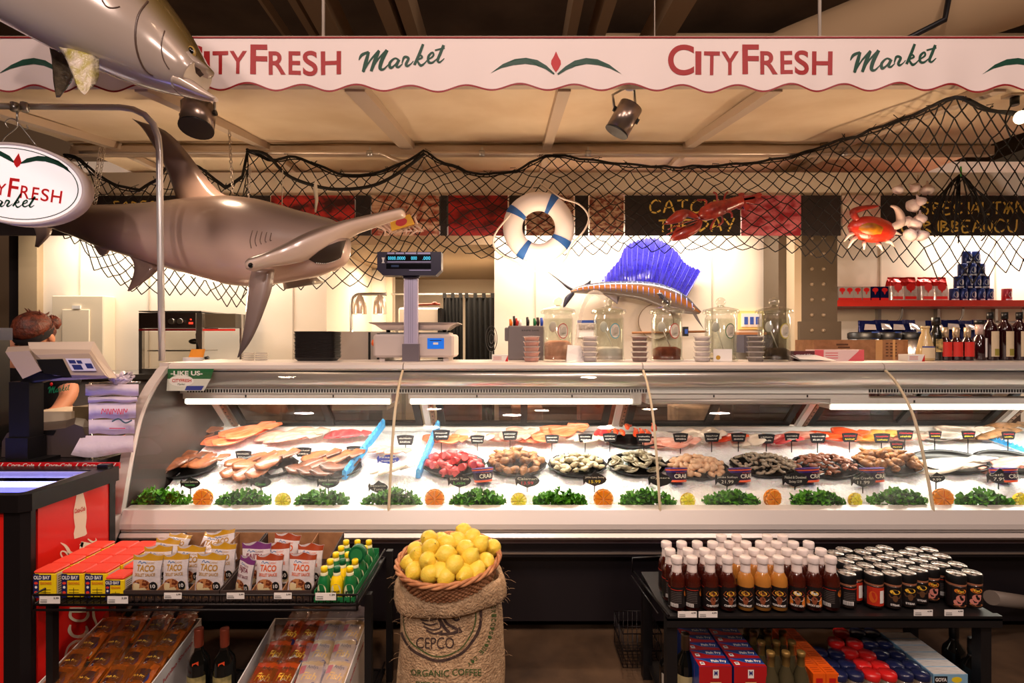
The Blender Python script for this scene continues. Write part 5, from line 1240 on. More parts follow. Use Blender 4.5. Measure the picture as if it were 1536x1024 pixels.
k = MB(BLKP); k.cyl(at(1522, 146, 2.75), at(1522, 158, 2.75), .02); k.tube(smooth2([at(1520, 150, 2.75), at(1508, 180, 2.75), at(1516, 206, 2.75)], 4), .004, 5); k.build('socket', t)
MB(mat('lit_bulb', (255, 230, 190), .3, em=(255, 226, 180), es=5)).ell(at(1531, 176, 2.75), (.03, .03, .035), 14, 8).build('bulb', t)
# ================= things on the case top =================
ZT = 1.262
def top(px, Y): return V(((px-768)*Y/F, Y, ZT))
CLG = glassmat('clear_jar_glass', (246, 248, 244), ior=1.6, rough=.04)
def powder(nm, c, c2): return mat(nm, c, .9, c2=c2, ns=20, bump=.3, bs=60)
JW = [(837, powder('pink_seasoning', (240, 184, 160), (226, 164, 138)), .10, (190, 70, 70), 'glass jar half full of pink seasoning, first on the counter'), (913, powder('white_salt', (232, 226, 222), (214, 208, 204)), .065, (60, 170, 190), 'glass jar with white salt and turquoise label'),
  (1000, powder('brown_rub', (126, 60, 36), (96, 40, 24)), .065, (190, 60, 50), 'glass jar with brown rub and red label'), (1081, powder('pale_flakes', (226, 214, 196), (206, 190, 168)), .03, (60, 110, 70), 'nearly empty glass jar with dark green label'), (1161, powder('dark_tea_rub', (78, 58, 42), (52, 38, 28)), .06, (196, 180, 70), 'last glass jar with dark rub and yellow label')]
for px, pw, h, lc, lab in JW:
 c = top(px, 2.85); t = thing('glass_jar', lab, 'jar', c, 'glass jars on the case top'); R_ = .083
 k = MB(CLG); k.lathe([(.088, .002), (.092, .010), (.084, .02), (R_, .03), (R_, .235), (.075, .25), (.075, .262)], c, 32); k.lathe([(.001, .001), (.085, .001)], c, 32); k.lathe([(R_-.006, .03), (R_-.006, .235)], c, 28); k.build('jar_body', t)
 k = MB(CLG); k.lathe([(.092, .262), (.098, .270), (.092, .284), (.05, .296), (.022, .302), (.015, .308)], c, 32); k.lathe([(.08, .262), (.082, .28), (.01, .29)], c, 24); k.ell(c+V((0, 0, .328)), (.026, .026, .025), 18, 12)
 k.lathe([(.014, .3), (.018, .306), (.014, .312)], c, 16); k.build('lid', t)
 MB(pw).lathe([(.001, .006), (R_-.008, .008), (R_-.007, h), (.05, h+.014), (.02, h+.004), (.001, h+.010)], c, 28).build('contents', t)
 fq = lambda a, b: c+V(((R_+.001)*math.sin(a/R_+.25), -(R_+.001)*math.cos(a/R_+.25), .165+b))
 k = MB(mat('jar_label_%d' % px, lc, .5)); disc(k, fq, .0, 0, .030, .042, 24); k.use(mat('jar_label_cream', (226, 216, 196), .6)); disc(k, lambda a, b: fq(a, b)+V((0, -.0012, 0)), .0, 0, .026, .037, 24); k.use(INK)
 for j in range(7): patch(k, lambda a, b: fq(a, b)+V((0, -.002, 0)), -.018, .018, -.024+j*.007, -.0225+j*.007)
 k.build('label', t)
 MB(WHT).tube([c+V((.03, .01, h)), c+V((-.02, 0, .17))], .003, 6).ell(c+V((-.028, 0, .19)), (.022, .006, .03), 12, 8).build('scoop', t)
k = MB(WPAINT); c = top(1083, 2.74); k.bx(c.x-.045, c.x+.055, 2.742, 2.745, ZT+.05, ZT+.115); k.use(mat('gold_seal', (190, 150, 60), .4)).cyl((c.x-.02, 2.7405, ZT+.07), (c.x-.02, 2.742, ZT+.07), .012, n=14)
solo(k, 'note_card', 'pale note card with gold seal leaning on the nearly empty jar', 'card', loc=c+V((0, 0, .05)))
bpy.data.objects['note_card'].location.z = ZT+.002
def cup_mb(cname, cc):
 t = thing('portion_cup', '', 'cup', (0, 0, 0)); k = MB(cc); k.lathe([(.001, .002), (.034, .002), (.040, .020), (.001, .021)], n=24, sx=1, sy=1); k.build('contents', t)
 k = MB(mat('clear_cup_plastic', (236, 230, 228), .2, alpha=.35)); k.lathe([(.001, 0), (.036, 0), (.042, .022), (.047, .0225), (.047, .026), (.043, .0265), (.001, .0255)], n=24); k.build('cup', t); return t
for px, nm, cc, wh in ((798, 'pink', mat('cup_pink_powder', (240, 168, 146), .7), 'left of the pink seasoning jar'), (885, 'white', mat('cup_white_powder', (226, 218, 216), .7), 'beside the salt jar'), (960, 'dark red', mat('cup_brown_rub', (110, 44, 30), .6), 'left of the brown rub jar'),
      (1054, 'milky', mat('cup_pale_powder', (216, 208, 208), .7), 'before the nearly empty jar'), (1134, 'black', mat('cup_black_rub', (44, 30, 24), .6), 'left of the last jar')):
 t = cup_mb(nm, cc); t['group'] = 'portion cups stacked on the counter'; c = top(px, 2.74)
 place(t, [(c+V((.002*((i*3) % 3-1), 0, .0275*i)), 0, '%s portion cup %s, %s' % (nm, wh, ('bottom of stack', 'second from bottom', 'middle of stack', 'second from top', 'top of stack')[i])) for i in range(5)])
k = MB(WPAINT); c = top(864, 2.72); k.add([c+V((-.05, 0, 0)), c+V((.05, 0, 0)), c+V((.055, .03, .02)), c+V((.03, .04, .085)), c+V((-.04, .035, .09)), c+V((-.045, .02, .05))], [[0, 1, 2, 5], [5, 2, 3, 4]]); k.add([c+V((-.05, .05, 0)), c+V((.05, .05, 0)), c+V((.03, .045, .085)), c+V((-.04, .04, .09))], [[3, 2, 1, 0]])
solo(k, 'crumpled_paper', 'crumpled white paper between the first two jars', 'paper', loc=c)
def smallbox(px0, px1, h, Y, m_, lab, d=.07, name='small_box', tri=None):
 a, b = top(px0, Y), top(px1, Y); t = thing(name, lab, 'box', ((a.x+b.x)/2, Y, ZT)); MB(m_).bx(a.x, b.x, Y, Y+d, ZT, ZT+h).build('carton', t)
 k = MB(RED); fq = flat(V((a.x, Y-.0008, ZT)), (1, 0, 0), (0, 0, 1)); w_ = b.x-a.x
 k.poly([fq(w_*.82, 0), fq(w_, 0), fq(w_, h)]);
 for j in range(3): patch(k, fq, .08*w_, .6*w_, h*(.25+.2*j), h*(.31+.2*j))
 k.build('printed_panel', t)
smallbox(738, 762, .036, 2.78, WHT, 'small white box with red corner left of the knife holder'); smallbox(1362, 1387, .038, 2.78, WHT, 'small white box with red corner beside the cardboard box')
TRM = mat('tray_black_foam', (34, 28, 27), .45)
def tray_mb():
 k = MB(TRM); n = 24; rings = []
 def rr(hx, hy, z, r=.03):
  out = []
  for cx, cy, a0 in ((hx-r, hy-r, 0), (-hx+r, hy-r, 90), (-hx+r, -hy+r, 180), (hx-r, -hy+r, 270)):
   for q in range(6): a = math.radians(a0+18*q); out.append(V((cx+r*math.cos(a), cy+r*math.sin(a), z)))
  return out
 k.loft([rr(.098, .06, 0), rr(.112, .074, .016), rr(.116, .078, .018), rr(.115, .077, .020), rr(.108, .07, .016), rr(.094, .056, .003)], True, True, True); return k
o = tray_mb().build('foam_tray'); tag(o, '', 'tray', 'black foam trays stacked on the counter'); c = top(477, 2.9)
NT = 21
place(o, [(c+V((.0015*((i*5) % 3-1), 0, .0072*i)), .006*((i*7) % 5-2), 'black foam tray, %s in the stack beside the scale' % ('lowest' if i == 0 else 'topmost' if i == NT-1 else ORD[i]+' from the bottom')) for i in range(NT)])
t = thing('deli_scale', 'deli scale with tall display post and blue customer display', 'scale', top(622, 2.85)); LG = mat('scale_housing', (206, 192, 186), .4); LAV = mat('scale_post', (196, 188, 214), .35, .2); NAV = mat('display_head_navy', (40, 34, 58), .35)
a = top(563, 2.85); b = top(682, 2.85)
k = MB(LG); k.bx(a.x, b.x, 2.80, 3.06, ZT+.02, ZT+.148, .012); k.bx(a.x+.03, a.x+.06, 2.82, 3.04, ZT, ZT+.02); k.bx(b.x-.06, b.x-.03, 2.82, 3.04, ZT, ZT+.02); k.build('housing', t)
k = MB(STEEL); k.bx(a.x+.03, b.x-.03, 2.83, 3.03, ZT+.148, ZT+.158); k.use(BLKP)
for x in (a.x+.06, b.x-.06): k.cyl((x, 2.9, ZT+.15), (x, 2.9, ZT+.175), .012)
k.build('weighing_mount', t)
k = MB(mat('platter_steel', (214, 204, 200), .25, .7)); rr_ = lambda e, z: [V((a.x-.01+e, 2.80+e*.5, z)), V((b.x+.01-e, 2.80+e*.5, z)), V((b.x+.01-e, 3.06-e*.5, z)), V((a.x-.01+e, 3.06-e*.5, z))]
k.loft([rr_(.055, ZT+.172), rr_(.02, ZT+.198), rr_(-.01, ZT+.208), rr_(-.012, ZT+.213), rr_(.02, ZT+.205), rr_(.05, ZT+.18)], True, True, False); k.build('platter', t)
x0, x1 = top(606, 2.78).x, top(627, 2.78).x
k = MB(LAV); k.bx(x0, x1, 2.77, 2.80, ZT+.09, 1.72, .004); k.use(mat('post_groove', (150, 144, 176), .4))
for q in (.36, .5, .64): k.bx(x0+(x1-x0)*q-.0012, x0+(x1-x0)*q+.0012, 2.7685, 2.77, ZT+.10, 1.71)
k.build('post', t); MB(mat('post_base_grey', (110, 102, 110), .4)).bx(x0-.007, x1+.007, 2.765, 2.81, ZT, ZT+.095).build('post_base', t)
hz0, hz1 = at(0, 414, 2.77).z, at(0, 379, 2.77).z; hx0, hx1 = top(568, 2.77).x, top(663, 2.77).x
k = MB(NAV); k.prism([V((hx0, 2.74, hz1)), V((hx0, 2.74, hz0+.03)), V((hx0+.03, 2.74, hz0)), V((hx1-.03, 2.74, hz0)), V((hx1, 2.74, hz0+.03)), V((hx1, 2.74, hz1))], (0, .07, 0)); k.lathe([(.05, 0), (.045, -.012), (.036, -.014)], ((x0+x1)/2, 2.78, hz0+.001), 20, sy=.6, cap=True); hd = k.build('display_head', t)
fq = lambda u, v: V((hx0+(hx1-hx0)*u, 2.7388, hz0+(hz1-hz0)*v))
k = MB(mat('display_black', (6, 6, 14), .15)); patch(k, fq, .14, .84, .62, .87); patch(k, fq, .14, .84, .28, .50); k.build('display_window', hd)
f2 = lambda u, v: fq(u, v)+V((0, -.0008, 0))
k = MB(mat('display_digit', (60, 180, 210), .3, em=(70, 200, 230), es=1.2))
for s_, a_, b_ in (('0000', .17, .29), ('.0000', .30, .44), ('000', .53, .62), ('.000', .71, .83)): text(k, s_, f2, a_, b_, .66, .80)
k.use(mat('display_digit_dim', (24, 50, 90), .3)); patch(k, f2, .22, .34, .35, .44); k.build('digits', hd)
k = MB(mat('display_legend', (170, 166, 210), .4));
for a_, b_ in ((.16, .27), (.29, .42), (.44, .61), (.63, .83)): patch(k, f2, a_, b_, .90, .97)
patch(k, f2, .16, .84, .55, .585); patch(k, f2, .50, .84, .20, .235); k.use(WHT); k.poly([f2(.07, .76), f2(.12, .76), f2(.105, .6), f2(.12, .52), f2(.07, .52), f2(.085, .6)][::-1]); k.build('legend', hd)
fs_ = lambda u, v: V((top(641+25*u, 2.798).x, 2.798, ZT+.068+.058*v))
k = MB(mat('scale_screen_blue', (30, 110, 220), .3, em=(30, 110, 220), es=.5)); patch(k, fs_, 0, 1, 0, 1); k.use(WPAINT); patch(k, lambda u, v: fs_(u, v)+V((0, -.001, 0)), .35, .65, .4, .6); k.use(INK); patch(k, lambda u, v: fs_(u, v)+V((0, -.001, 0)), .15, .85, .75, .82); k.build('control_screen', t)
k = MB(mat('orange_knob', (230, 100, 40), .4)); k.ell((a.x-.004, 2.83, ZT+.10), (.012, .02, .02), 10, 6); k.build('side_knob', t)
YK = 3.0; a = top(757, YK); b = top(816, YK)
t = thing('knife_holder', 'grey plastic utensil holder left of the jars', 'holder', ((a.x+b.x)/2, YK, ZT)); k = MB(mat('grey_holder_plastic', (110, 104, 106), .45)); k.bx(a.x+.02, b.x, YK-.01, YK+.05, ZT, ZT+.20, .006); k.bx(a.x, b.x, YK, YK+.04, ZT+.11, ZT+.19, .006); k.build('rack', t)
k = MB(INK); fq = flat(V((b.x-.13, YK-.0108, ZT+.168)), (1, 0, 0), (0, 0, 1)); text(k, 'KNIFE SAFE', fq, 0, .10, 0, .009); k.build('lettering', t)
for px, h, c_, lab in ((766, .05, (235, 120, 30), 'orange handled knife'), (771.5, .068, (24, 22, 22), 'tall black handled knife'), (775, .055, (190, 40, 34), 'red handled knife'), (780, .045, (226, 216, 208), 'white handled knife'), (791.5, .062, (26, 24, 26), 'second black handled knife'), (802, .055, (30, 120, 70), 'green handled knife'), (807, .06, (60, 36, 34), 'dark brown handled knife'), (812.5, .058, (40, 80, 190), 'blue handled knife')):
 t = thing('knife', lab+' upright in the grey holder', 'knife', V((top(px, YK).x, YK+.02, ZT+.19)), 'knives in the grey holder'); c = t.location
 k = MB(mat('handle_'+lab.split()[0]+str(c_[0]), c_, .4)); k.tube([c+V((0, 0, .004)), c+V((.002, 0, h*.5)), c+V((-.001, 0, h))], [.008, .010, .008], 8); k.build('handle', t)
 MB(STEEL).bx(c.x-.001, c.x+.001, c.y-.01, c.y+.01, c.z-.08, c.z+.004).build('blade', t)
k = MB(mat('clear_hose_plastic', (222, 214, 204), .2, alpha=.28)); pts = smooth2([top(862, 3.1)+V((0, 0, .02)), at(866, 500, 3.1), at(874, 462, 3.05), at(885, 442, 3.0), at(897, 440, 3.0), (at(906, 450, 3.0)), at(912, 462, 2.98)], 10)
k.tube(pts, [.008+(.003 if i % 2 else 0)+.007*min(1, i/30) for i in range(len(pts))], 10); solo(k, 'clear_hose', 'clear ribbed plastic hose arching behind the first two jars', 'hose')
t = thing('cardboard_box', 'long brown cardboard box taped at one end on the counter', 'box', top(1292, 3.05)); YB_ = 3.0; a = top(1221, YB_); b = top(1362, YB_)
MB(CARD).bx(a.x, b.x, YB_, YB_+.2, ZT, ZT+.118).build('carton', t)
fq = flat(V((a.x, YB_-.001, ZT)), (1, 0, 0), (0, 0, 1)); k = MB(mat('box_print_brown', (90, 58, 38), .8))
for i in range(3):
 for j in range(5): patch(k, fq, .42+.025*i, .435+.025*i, .02+.018*j, .028+.018*j)
patch(k, fq, .13, .2, .085, .095); patch(k, fq, .14, .21, .07, .078); k.build('printing', t)
k = MB(mat('packing_tape', (196, 150, 100), .2, coat=.6)); patch(k, lambda u, v: fq(u, v)+V((0, -.0006, 0)), .36, .40, 0, .118); patch(k, lambda u, v: fq(u, v)+V((0, -.0006, 0)), .46, .475, 0, .118); k.build('tape', t)
t = thing('pink_carton', 'pink and white food carton in front of the cardboard box', 'carton', top(1262, 2.9)); YQ = 2.86; a = top(1222, YQ); b = top(1296, YQ)
MB(mat('carton_pale_pink', (236, 204, 200), .5)).bx(a.x, b.x, YQ, YQ+.09, ZT, ZT+.062).build('carton', t); fq = flat(V((a.x, YQ-.001, ZT)), (1, 0, 0), (0, 0, 1)); w_ = b.x-a.x
k = MB(mat('carton_pink_print', (224, 96, 104), .5)); patch(k, fq, 0, .05, 0, .062); patch(k, fq, w_-.03, w_, 0, .062); k.poly([fq(w_-.09, 0), fq(w_-.03, 0), fq(w_-.03, .055)])
for j in range(3): patch(k, fq, .06, .13, .014+.014*j, .018+.014*j)
k.build('printing', t)
k = MB(WPAINT); c = top(1225, 2.76); k.add([c+V((-.08, 0, .002)), c+V((.12, 0, .002)), c+V((.06, .12, .02)), c+V((-.10, .10, .03))], [[0, 1, 2, 3]]); k.add([c+V((-.09, 0, .012)), c+V((.10, -.005, .006)), c+V((.03, .10, .04)), c+V((-.08, .10, .036))], [[0, 1, 2, 3]]); solo(k, 'paper_sheets', 'loose white papers lying between the last jar and pink carton', 'paper', loc=c)
k = MB(mat('maroon_booklet', (90, 40, 44), .5)); a = top(1191, 2.84); b = top(1222, 2.84); k.bx(a.x, b.x, 2.84, 2.90, ZT, ZT+.055); fq = flat(V((a.x, 2.839, ZT)), (1, 0, 0), (0, 0, 1)); k.use(WPAINT); text(k, 'good life', fq, .01, .10, .024, .040); solo(k, 'maroon_box', 'small maroon box reading good life beside the last jar', 'box', loc=V(((a.x+b.x)/2, 2.86, ZT)))
def bottle(name, lab, px, ytop, wpx, Y, prof, glass, parts, n=20, group=None):
 c = top(px, Y); H = at(px, ytop, Y).z-ZT; R_ = wpx*Y/F/2; t = thing(name, lab, 'bottle', c, group)
 k = MB(glass); k.lathe([(r*R_, z*H) for r, z in prof], c, n, cap=True); k.build('bottle_body', t)
 for pn, m_, z0, z1, r0, arc in parts:
  k = MB(m_)
  if arc is None: k.lathe([(.001, z0*H), (r0*R_, z0*H), (r0*R_, z1*H), (.001, z1*H)], c, n)
  else:
   k.smooth = True; q = 8
   k.add([c+V((r0*R_*math.sin(arc[0]+(arc[1]-arc[0])*i/q), -r0*R_*math.cos(arc[0]+(arc[1]-arc[0])*i/q), z*H)) for z in (z0, z1) for i in range(q+1)], [[i, i+1, q+2+i, q+1+i] for i in range(q)], True)
  k.build(pn, t)
 return t
DKW = mat('dark_red_vinegar_glass', (40, 10, 14), .1, coat=.5); CRL = mat('cream_bottle_label', (214, 194, 160), .6); RDL = mat('red_bottle_label', (214, 50, 40), .5); CAPB = mat('bottle_cap_black', (18, 16, 16), .4); GRL = mat('label_green_fruit', (150, 140, 60), .6)
TALL = [(.9, 0), (1, .02), (1, .62), (.9, .70), (.4, .80), (.36, .86), (.4, .87)]
for i, px in enumerate((1485, 1507, 1529)):
 bottle('vinegar_bottle', 'tall black-capped dark vinegar bottle, %s from the column' % ('nearest one' if i == 0 else ORD[i]), px, 468, 20, 2.95, TALL, DKW, [('cap', CAPB, .86, 1, .42, None), ('label', CRL, .08, .60, 1.02, (-.6, 1.0)), ('label_picture', GRL, .1, .24, 1.03, (-.2, .9))], group='tall vinegar bottles on the case top')
SQ = [(.9, 0), (1, .03), (1, .5), (.85, .6), (.5, .68), (.46, .95)]
for i, px in enumerate((1418, 1434, 1451)):
 bottle('sauce_bottle', 'gold-capped bottle with red label, %s from the olive bottle' % ORD[i], px, 491, 16, 2.92, SQ, DKW, [('cap', mat('champagne_cap', (196, 172, 140), .35, .5), .70, 1, .52, None), ('label', RDL, .12, .56, 1.03, (-1.1, .7)), ('label_edge', CRL, .12, .30, 1.04, (.7, 1.2))], group='red-labelled bottles on the case top')
bottle('dark_bottle', 'dark red bottle with white label end between sauces and vinegars', 1469, 480, 18, 2.94, [(.9, 0), (1, .03), (.9, .55), (.5, .62), (.5, .9)], DKW, [('neck', mat('clear_neck', (200, 170, 160), .2), .64, .90, .55, None), ('cap', CAPB, .9, 1, .7, None), ('label', WPAINT, .08, .55, 1.0, (.1, 1.3))])
bottle('oil_bottle', 'slim black bottle with gold vine label on the counter', 1404, 476, 16, 2.92, [(.9, 0), (1, .02), (1, .6), (.8, .68), (.6, .72), (.55, .95)], mat('black_glass', (20, 22, 18), .15, coat=.5), [('cap', CAPB, .82, 1, .7, None), ('label', mat('gold_vine_label', (60, 54, 34), .5, c2=(220, 190, 120), ns=40), .2, .5, 1.02, (-.7, .7))])
bottle('cream_bottle', 'conical cream dressing bottle beside the slim black bottle', 1388, 489, 23, 2.88, [(.85, 0), (1, .03), (.98, .3), (.62, .68), (.42, .80), (.45, 1)], mat('cream_dressing', (206, 176, 122), .25, coat=.4), [('label', CRL, .08, .38, 1.02, (-1, 1)), ('label_stripe', mat('label_blue', (60, 70, 140), .5), .36, .42, .98, (-1, 1)), ('mouth', mat('cream_cap', (214, 190, 140), .4), .94, 1.0, .5, None)])
# ================= back counter (below the wall) with airpots and bags =================
t = thing('back_counter', 'stainless back counter along the white wall', 'counter', (1.5, 4.2, 0)); MB(STEEL).bx(-.1, 2.15, 3.85, 4.48, .88, .92).bx(2.62, 4.6, 3.85, 4.48, .88, .92).build('worktop', t)
MB(mat('counter_front_brown', (96, 74, 62), .5)).bx(-.1, 2.15, 3.9, 4.45, 0, .88).bx(2.62, 4.6, 3.9, 4.45, 0, .88).build('cabinet', t)
t = thing('back_counter', 'lower stainless work counter in front of the cream wall', 'counter', (-2.6, 4.2, 0)); MB(STEEL).bx(-4.0, -1.0, 3.9, 4.48, 1.08, 1.12).build('worktop', t); MB(mat('counter_front_grey', (110, 104, 98), .5)).bx(-4.0, -1.0, 3.95, 4.45, 0, 1.08).build('cabinet', t)
ZB = 1.12
struct(MB(mat('work_ledge_paint', (120, 84, 66), .5)).bx(1.2, 4.6, 3.5, 3.84, 1.18, 1.22), 'trim_31')
for i, (px0, px1) in enumerate(((1275, 1316), (1317, 1349), (1350, 1383))):
 Y = 3.7; c = V(((px0+px1)/2-768, 0, 0))*Y/F; c.y = Y; c.z = 1.22; R_ = (px1-px0)*Y/F/2*.98; Z1 = at(0, 498, Y).z
 t = thing('airpot', 'steel coffee airpot with black lid, %s' % ('nearest the column', 'middle one', 'farthest from the column')[i], 'airpot', c, 'airpots behind the cardboard box')
 MB(STEEL).lathe([(R_*.95, 0), (R_, .02), (R_, (Z1-c.z)*.80)], c, 24, cap=True).build('body', t); MB(BLKP).lathe([(R_*1.04, (Z1-c.z)*.8), (R_*1.04, (Z1-c.z)*.96), (R_*.9, Z1-c.z), (.001, Z1-c.z)], c, 24).build('lid', t)
 k = MB(mat('airpot_blue_label', (40, 60, 120), .5)); fq = lambda a, b: c+V(((R_+.001)*math.sin(a/R_), -(R_+.001)*math.cos(a/R_), b)); patch(k, fq, -.01, .06, .17, .22, 3); k.build('label', t)
def bag_mb(w_, h, d, m1, m2, seed=0):
 rnd = random.Random(seed); k = MB(m1); rings = []
 for z, sx, sy in ((0, .92, .9), (.03, 1, 1), (.35, 1, 1), (.62, .98, .8)): rings.append([V((x*w_/2*sx, y*d/2*sy, z*h)) for x, y in ((-.9, -1), (0, -1.04), (.9, -1), (1, -.85), (1, .85), (.9, 1), (0, 1.04), (-.9, 1), (-1, .85), (-1, -.85))])
 k.use(m2); k.loft(rings, True, True, False); k.use(m1)
 rings = [rings[-1]]
 for z, sx, sy in ((.8, 1.0, .5), (.93, 1.02, .12), (1, 1.0, .1)): rings.append([V((x*w_/2*sx+rnd.uniform(-.003, .003), y*d/2*sy, z*h+rnd.uniform(-.004, .004))) for x, y in ((-.9, -1), (0, -1.04), (.9, -1), (1, -.85), (1, .85), (.9, 1), (0, 1.04), (-.9, 1), (-1, .85), (-1, -.85))])
 k.loft(rings, True, True, False); return k
SHY = lambda n, c: mat(n, c, .18, .5, bump=.6, bs=22)
RBAG = SHY('red_foil', (196, 30, 28)); SBAG = SHY('silver_foil', (210, 196, 192)); NBAG = SHY('navy_foil', (26, 32, 84))
k0 = None; sp = []
for i, px in enumerate((1300, 1322, 1342, 1363, 1400, 1424, 1447, 1470)):
 Y = 4.0; h = at(0, 481-(i % 2), Y).z-.92; sp.append((V(((px-768)*Y/F, Y, .92)), .1*((i*3) % 5-2), 'navy and silver foil coffee bag on the back counter, %s from the column' % ORD[i], (1, 1, h/.6)))
o = thing('coffee_bag', '', 'coffee bag', (0, 0, 0), 'navy foil bags on the back counter'); bag_mb(.115, .60, .1, NBAG, SHY('navy_foil', (1, 1, 1))).build('pouch', o); k = MB(SBAG); k.prism([V((-.04, -.052, .53)), V((.045, -.052, .53)), V((.05, -.02, .57)), V((-.02, -.02, .575))], (0, -.001, 0)); k.build('label', o); place(o, sp)
YR = 4.15; t = thing('red_wall_shelf', 'long red wall shelf holding coffee bags and cans', 'shelf', (3.6, 4.3, 1.66)); zt = at(0, 450, YR).z; xa = at(1255, 0, YR).x
MB(mat('shelf_red_paint', (190, 44, 32), .4)).bx(xa, 5.3, YR, 4.5, zt-.05, zt).build('board', t)
for px in (1327, 1417, 1505):
 x = at(px, 0, 4.4).x; k = MB(STEEL); k.bx(x-.012, x+.012, 4.46, 4.5, zt-.42, zt-.05); k.tube(smooth2([V((x, 4.46, zt-.16)), V((x+.06, 4.38, zt-.17)), V((x+.09, 4.34, zt-.14)), V((x+.09, 4.32, zt-.05))], 4), .009, 6); k.build('bracket', t)
def sp_at(px, Y=4.24): return V(((px-768)*Y/F, Y, zt))
o = thing('coffee_bag', '', 'coffee bag', (0, 0, 0), 'red and silver coffee bags on the red shelf'); bag_mb(.118, .195, .075, RBAG, SBAG, 3).build('pouch', o)
k = MB(mat('foil_red_print', (200, 34, 36), .3)); fq = flat((0, -.040, 0), (1, 0, 0), (0, 0, 1)); disc(k, fq, 0, .112, .036, .032, 20); k.poly([fq(-.012, .085), fq(.012, .085), fq(0, .06)][::-1]); patch(k, fq, -.045, .045, .012, .036); k.build('printing', o)
place(o, [(sp_at(1341), .12, 'red topped coffee bag standing first on the red shelf'), (sp_at(1361), -.05, 'red topped coffee bag standing second on the red shelf'), (sp_at(1386), .1, 'red topped coffee bag after the gap on the red shelf'), (sp_at(1407), 0, 'red topped coffee bag next to the can pyramid')])
def carton(name, m1, m2, group, spots):
 o = thing(name, '', 'carton', (0, 0, 0), group); MB(m1).bx(-.032, .032, -.03, .03, 0, .112).build('box', o); fq = flat((0, -.0308, 0), (1, 0, 0), (0, 0, 1)); k = MB(m2); patch(k, fq, -.032, .032, .002, .020); disc(k, fq, 0, .085, .024, .018, 16); k.poly([fq(-.01, .066), fq(.01, .066), fq(0, .045)][::-1]); k.build('printing', o); place(o, spots)
carton('tea_carton', SBAG, mat('foil_red_print', (1, 1, 1)), 'red and white cartons on the shelf', [(sp_at(px, 4.2), 0, 'small red and white carton, %s from the column on the shelf' % ORD[i]) for i, px in enumerate((1260, 1271, 1283, 1296))])
carton('tea_carton', NBAG, mat('foil_red_print', (1, 1, 1)), 'navy and red cartons on the shelf', [(sp_at(1309, 4.2), 0, 'small navy carton with red base next to white cartons'), (sp_at(1323, 4.2), 0, 'small navy carton with red base next to coffee bags')])
def can_mb(m1, m2):
 o = thing('coffee_can', '', 'can', (0, 0, 0)); MB(m1).lathe([(.031, 0), (.034, .004), (.034, .098), (.031, .102), (.001, .1)], n=20, cap=True).build('tin', o); k = MB(m2); fq = wrap(.034, 0, .0008); disc(k, fq, .004, .05, .018, .026, 14); patch(k, fq, -.03, .03, .004, .016, 5); k.build('label', o); return o
o = can_mb(mat('can_blue', (24, 40, 96), .3, .4), mat('can_label_silver', (170, 176, 190), .3, .4)); o['group'] = 'blue cans stacked in a pyramid'; sp = []
rowsn = ('bottom', 'second', 'third', 'top')
for r, (n, x0) in enumerate(((5, 1431), (4, 1438), (3, 1444), (2, 1450))):
 for i in range(n): sp.append((sp_at(x0+i*12.9)+V((0, 0, .1025*r)), .15*((i*3+r) % 5-2), 'blue coffee can in the pyramid, %s row, %s from the column' % (rowsn[r], ORD[i])))
place(o, sp)
o = can_mb(mat('can_maroon', (120, 30, 40), .3, .3), mat('can_label_silver', (1, 1, 1))); o.location = sp_at(1510); o['label'] = 'single maroon can standing apart at the end of the red shelf'; tag(o, o['label'], 'can')
k = MB(WPAINT); k.bx(*[at(866, 0, 4.46).x, at(895, 0, 4.46).x], 4.47, 4.49, at(0, 506, 4.46).z, at(0, 480, 4.46).z); k.use(mat('poster_blue', (40, 80, 170), .5)); p = at(866, 480, 4.465); q = at(895, 484, 4.465); k.bx(p.x, q.x, 4.465, 4.47, q.z, p.z); k.use(mat('poster_photo', (120, 106, 96), .5, c2=(210, 200, 190), ns=30)); p = at(868, 486, 4.465); q = at(893, 495, 4.465); k.bx(p.x, q.x, 4.465, 4.47, q.z, p.z)
solo(k, 'wall_poster', 'small blue-headed poster on the wall behind the first jars', 'poster')
k = MB(mat('white_plate', (226, 214, 198), .4)); c = at(984, 482, 4.44); k.cyl(c, c+V((0, .03, 0)), .15, n=36); k.use(mat('plate_rim', (150, 130, 110), .4)); k.tube([c+V((.152*math.cos(2*PI*i/36), 0, .152*math.sin(2*PI*i/36))) for i in range(36)], .004, 5, closed=True); solo(k, 'round_plate', 'round white board hung on the wall below the sailfish', 'round board', loc=c)
k = MB(mat('wood_rail', (150, 100, 60), .6)); p, q = at(948, 499, 4.4), at(1062, 497, 4.4); k.tube([p, q], .010, 8); solo(k, 'wall_rail', 'thin wooden rail on the wall behind the jars', 'rail', loc=p)
k = MB(BLKP); c = at(1028, 497, 4.38); k.bx(c.x-.02, c.x+.02, 4.36, 4.40, c.z-.04, c.z+.04); k.use(mat('poster_blue', (1, 1, 1))).bx(c.x-.012, c.x+.012, 4.355, 4.36, c.z-.02, c.z+.02); solo(k, 'wall_scanner', 'small black and blue device on the wall rail', 'device', loc=c)
for x0, x1, y0, y1, m_, lab in ((1108, 1146, 466, 494, mat('yellow_note', (230, 210, 130), .6), 'yellow backed notes on the wall behind the last jars'), (1112, 1142, 470, 490, WPAINT, 'white and blue notice on the wall behind the last jars')):
 p, q = at(x0, y1, 4.47), at(x1, y0, 4.47); d = 0 if x0 == 1108 else .012; k = MB(m_); k.bx(p.x, q.x, 4.47-d, 4.49-d, p.z, q.z)
 if d: k.use(mat('poster_blue', (1, 1, 1))); [k.bx(p.x+.02+.05*i, p.x+.05+.05*i, 4.452, 4.458, p.z+.02, q.z-.03) for i in range(3)]
 solo(k, 'wall_notice', lab, 'notice')
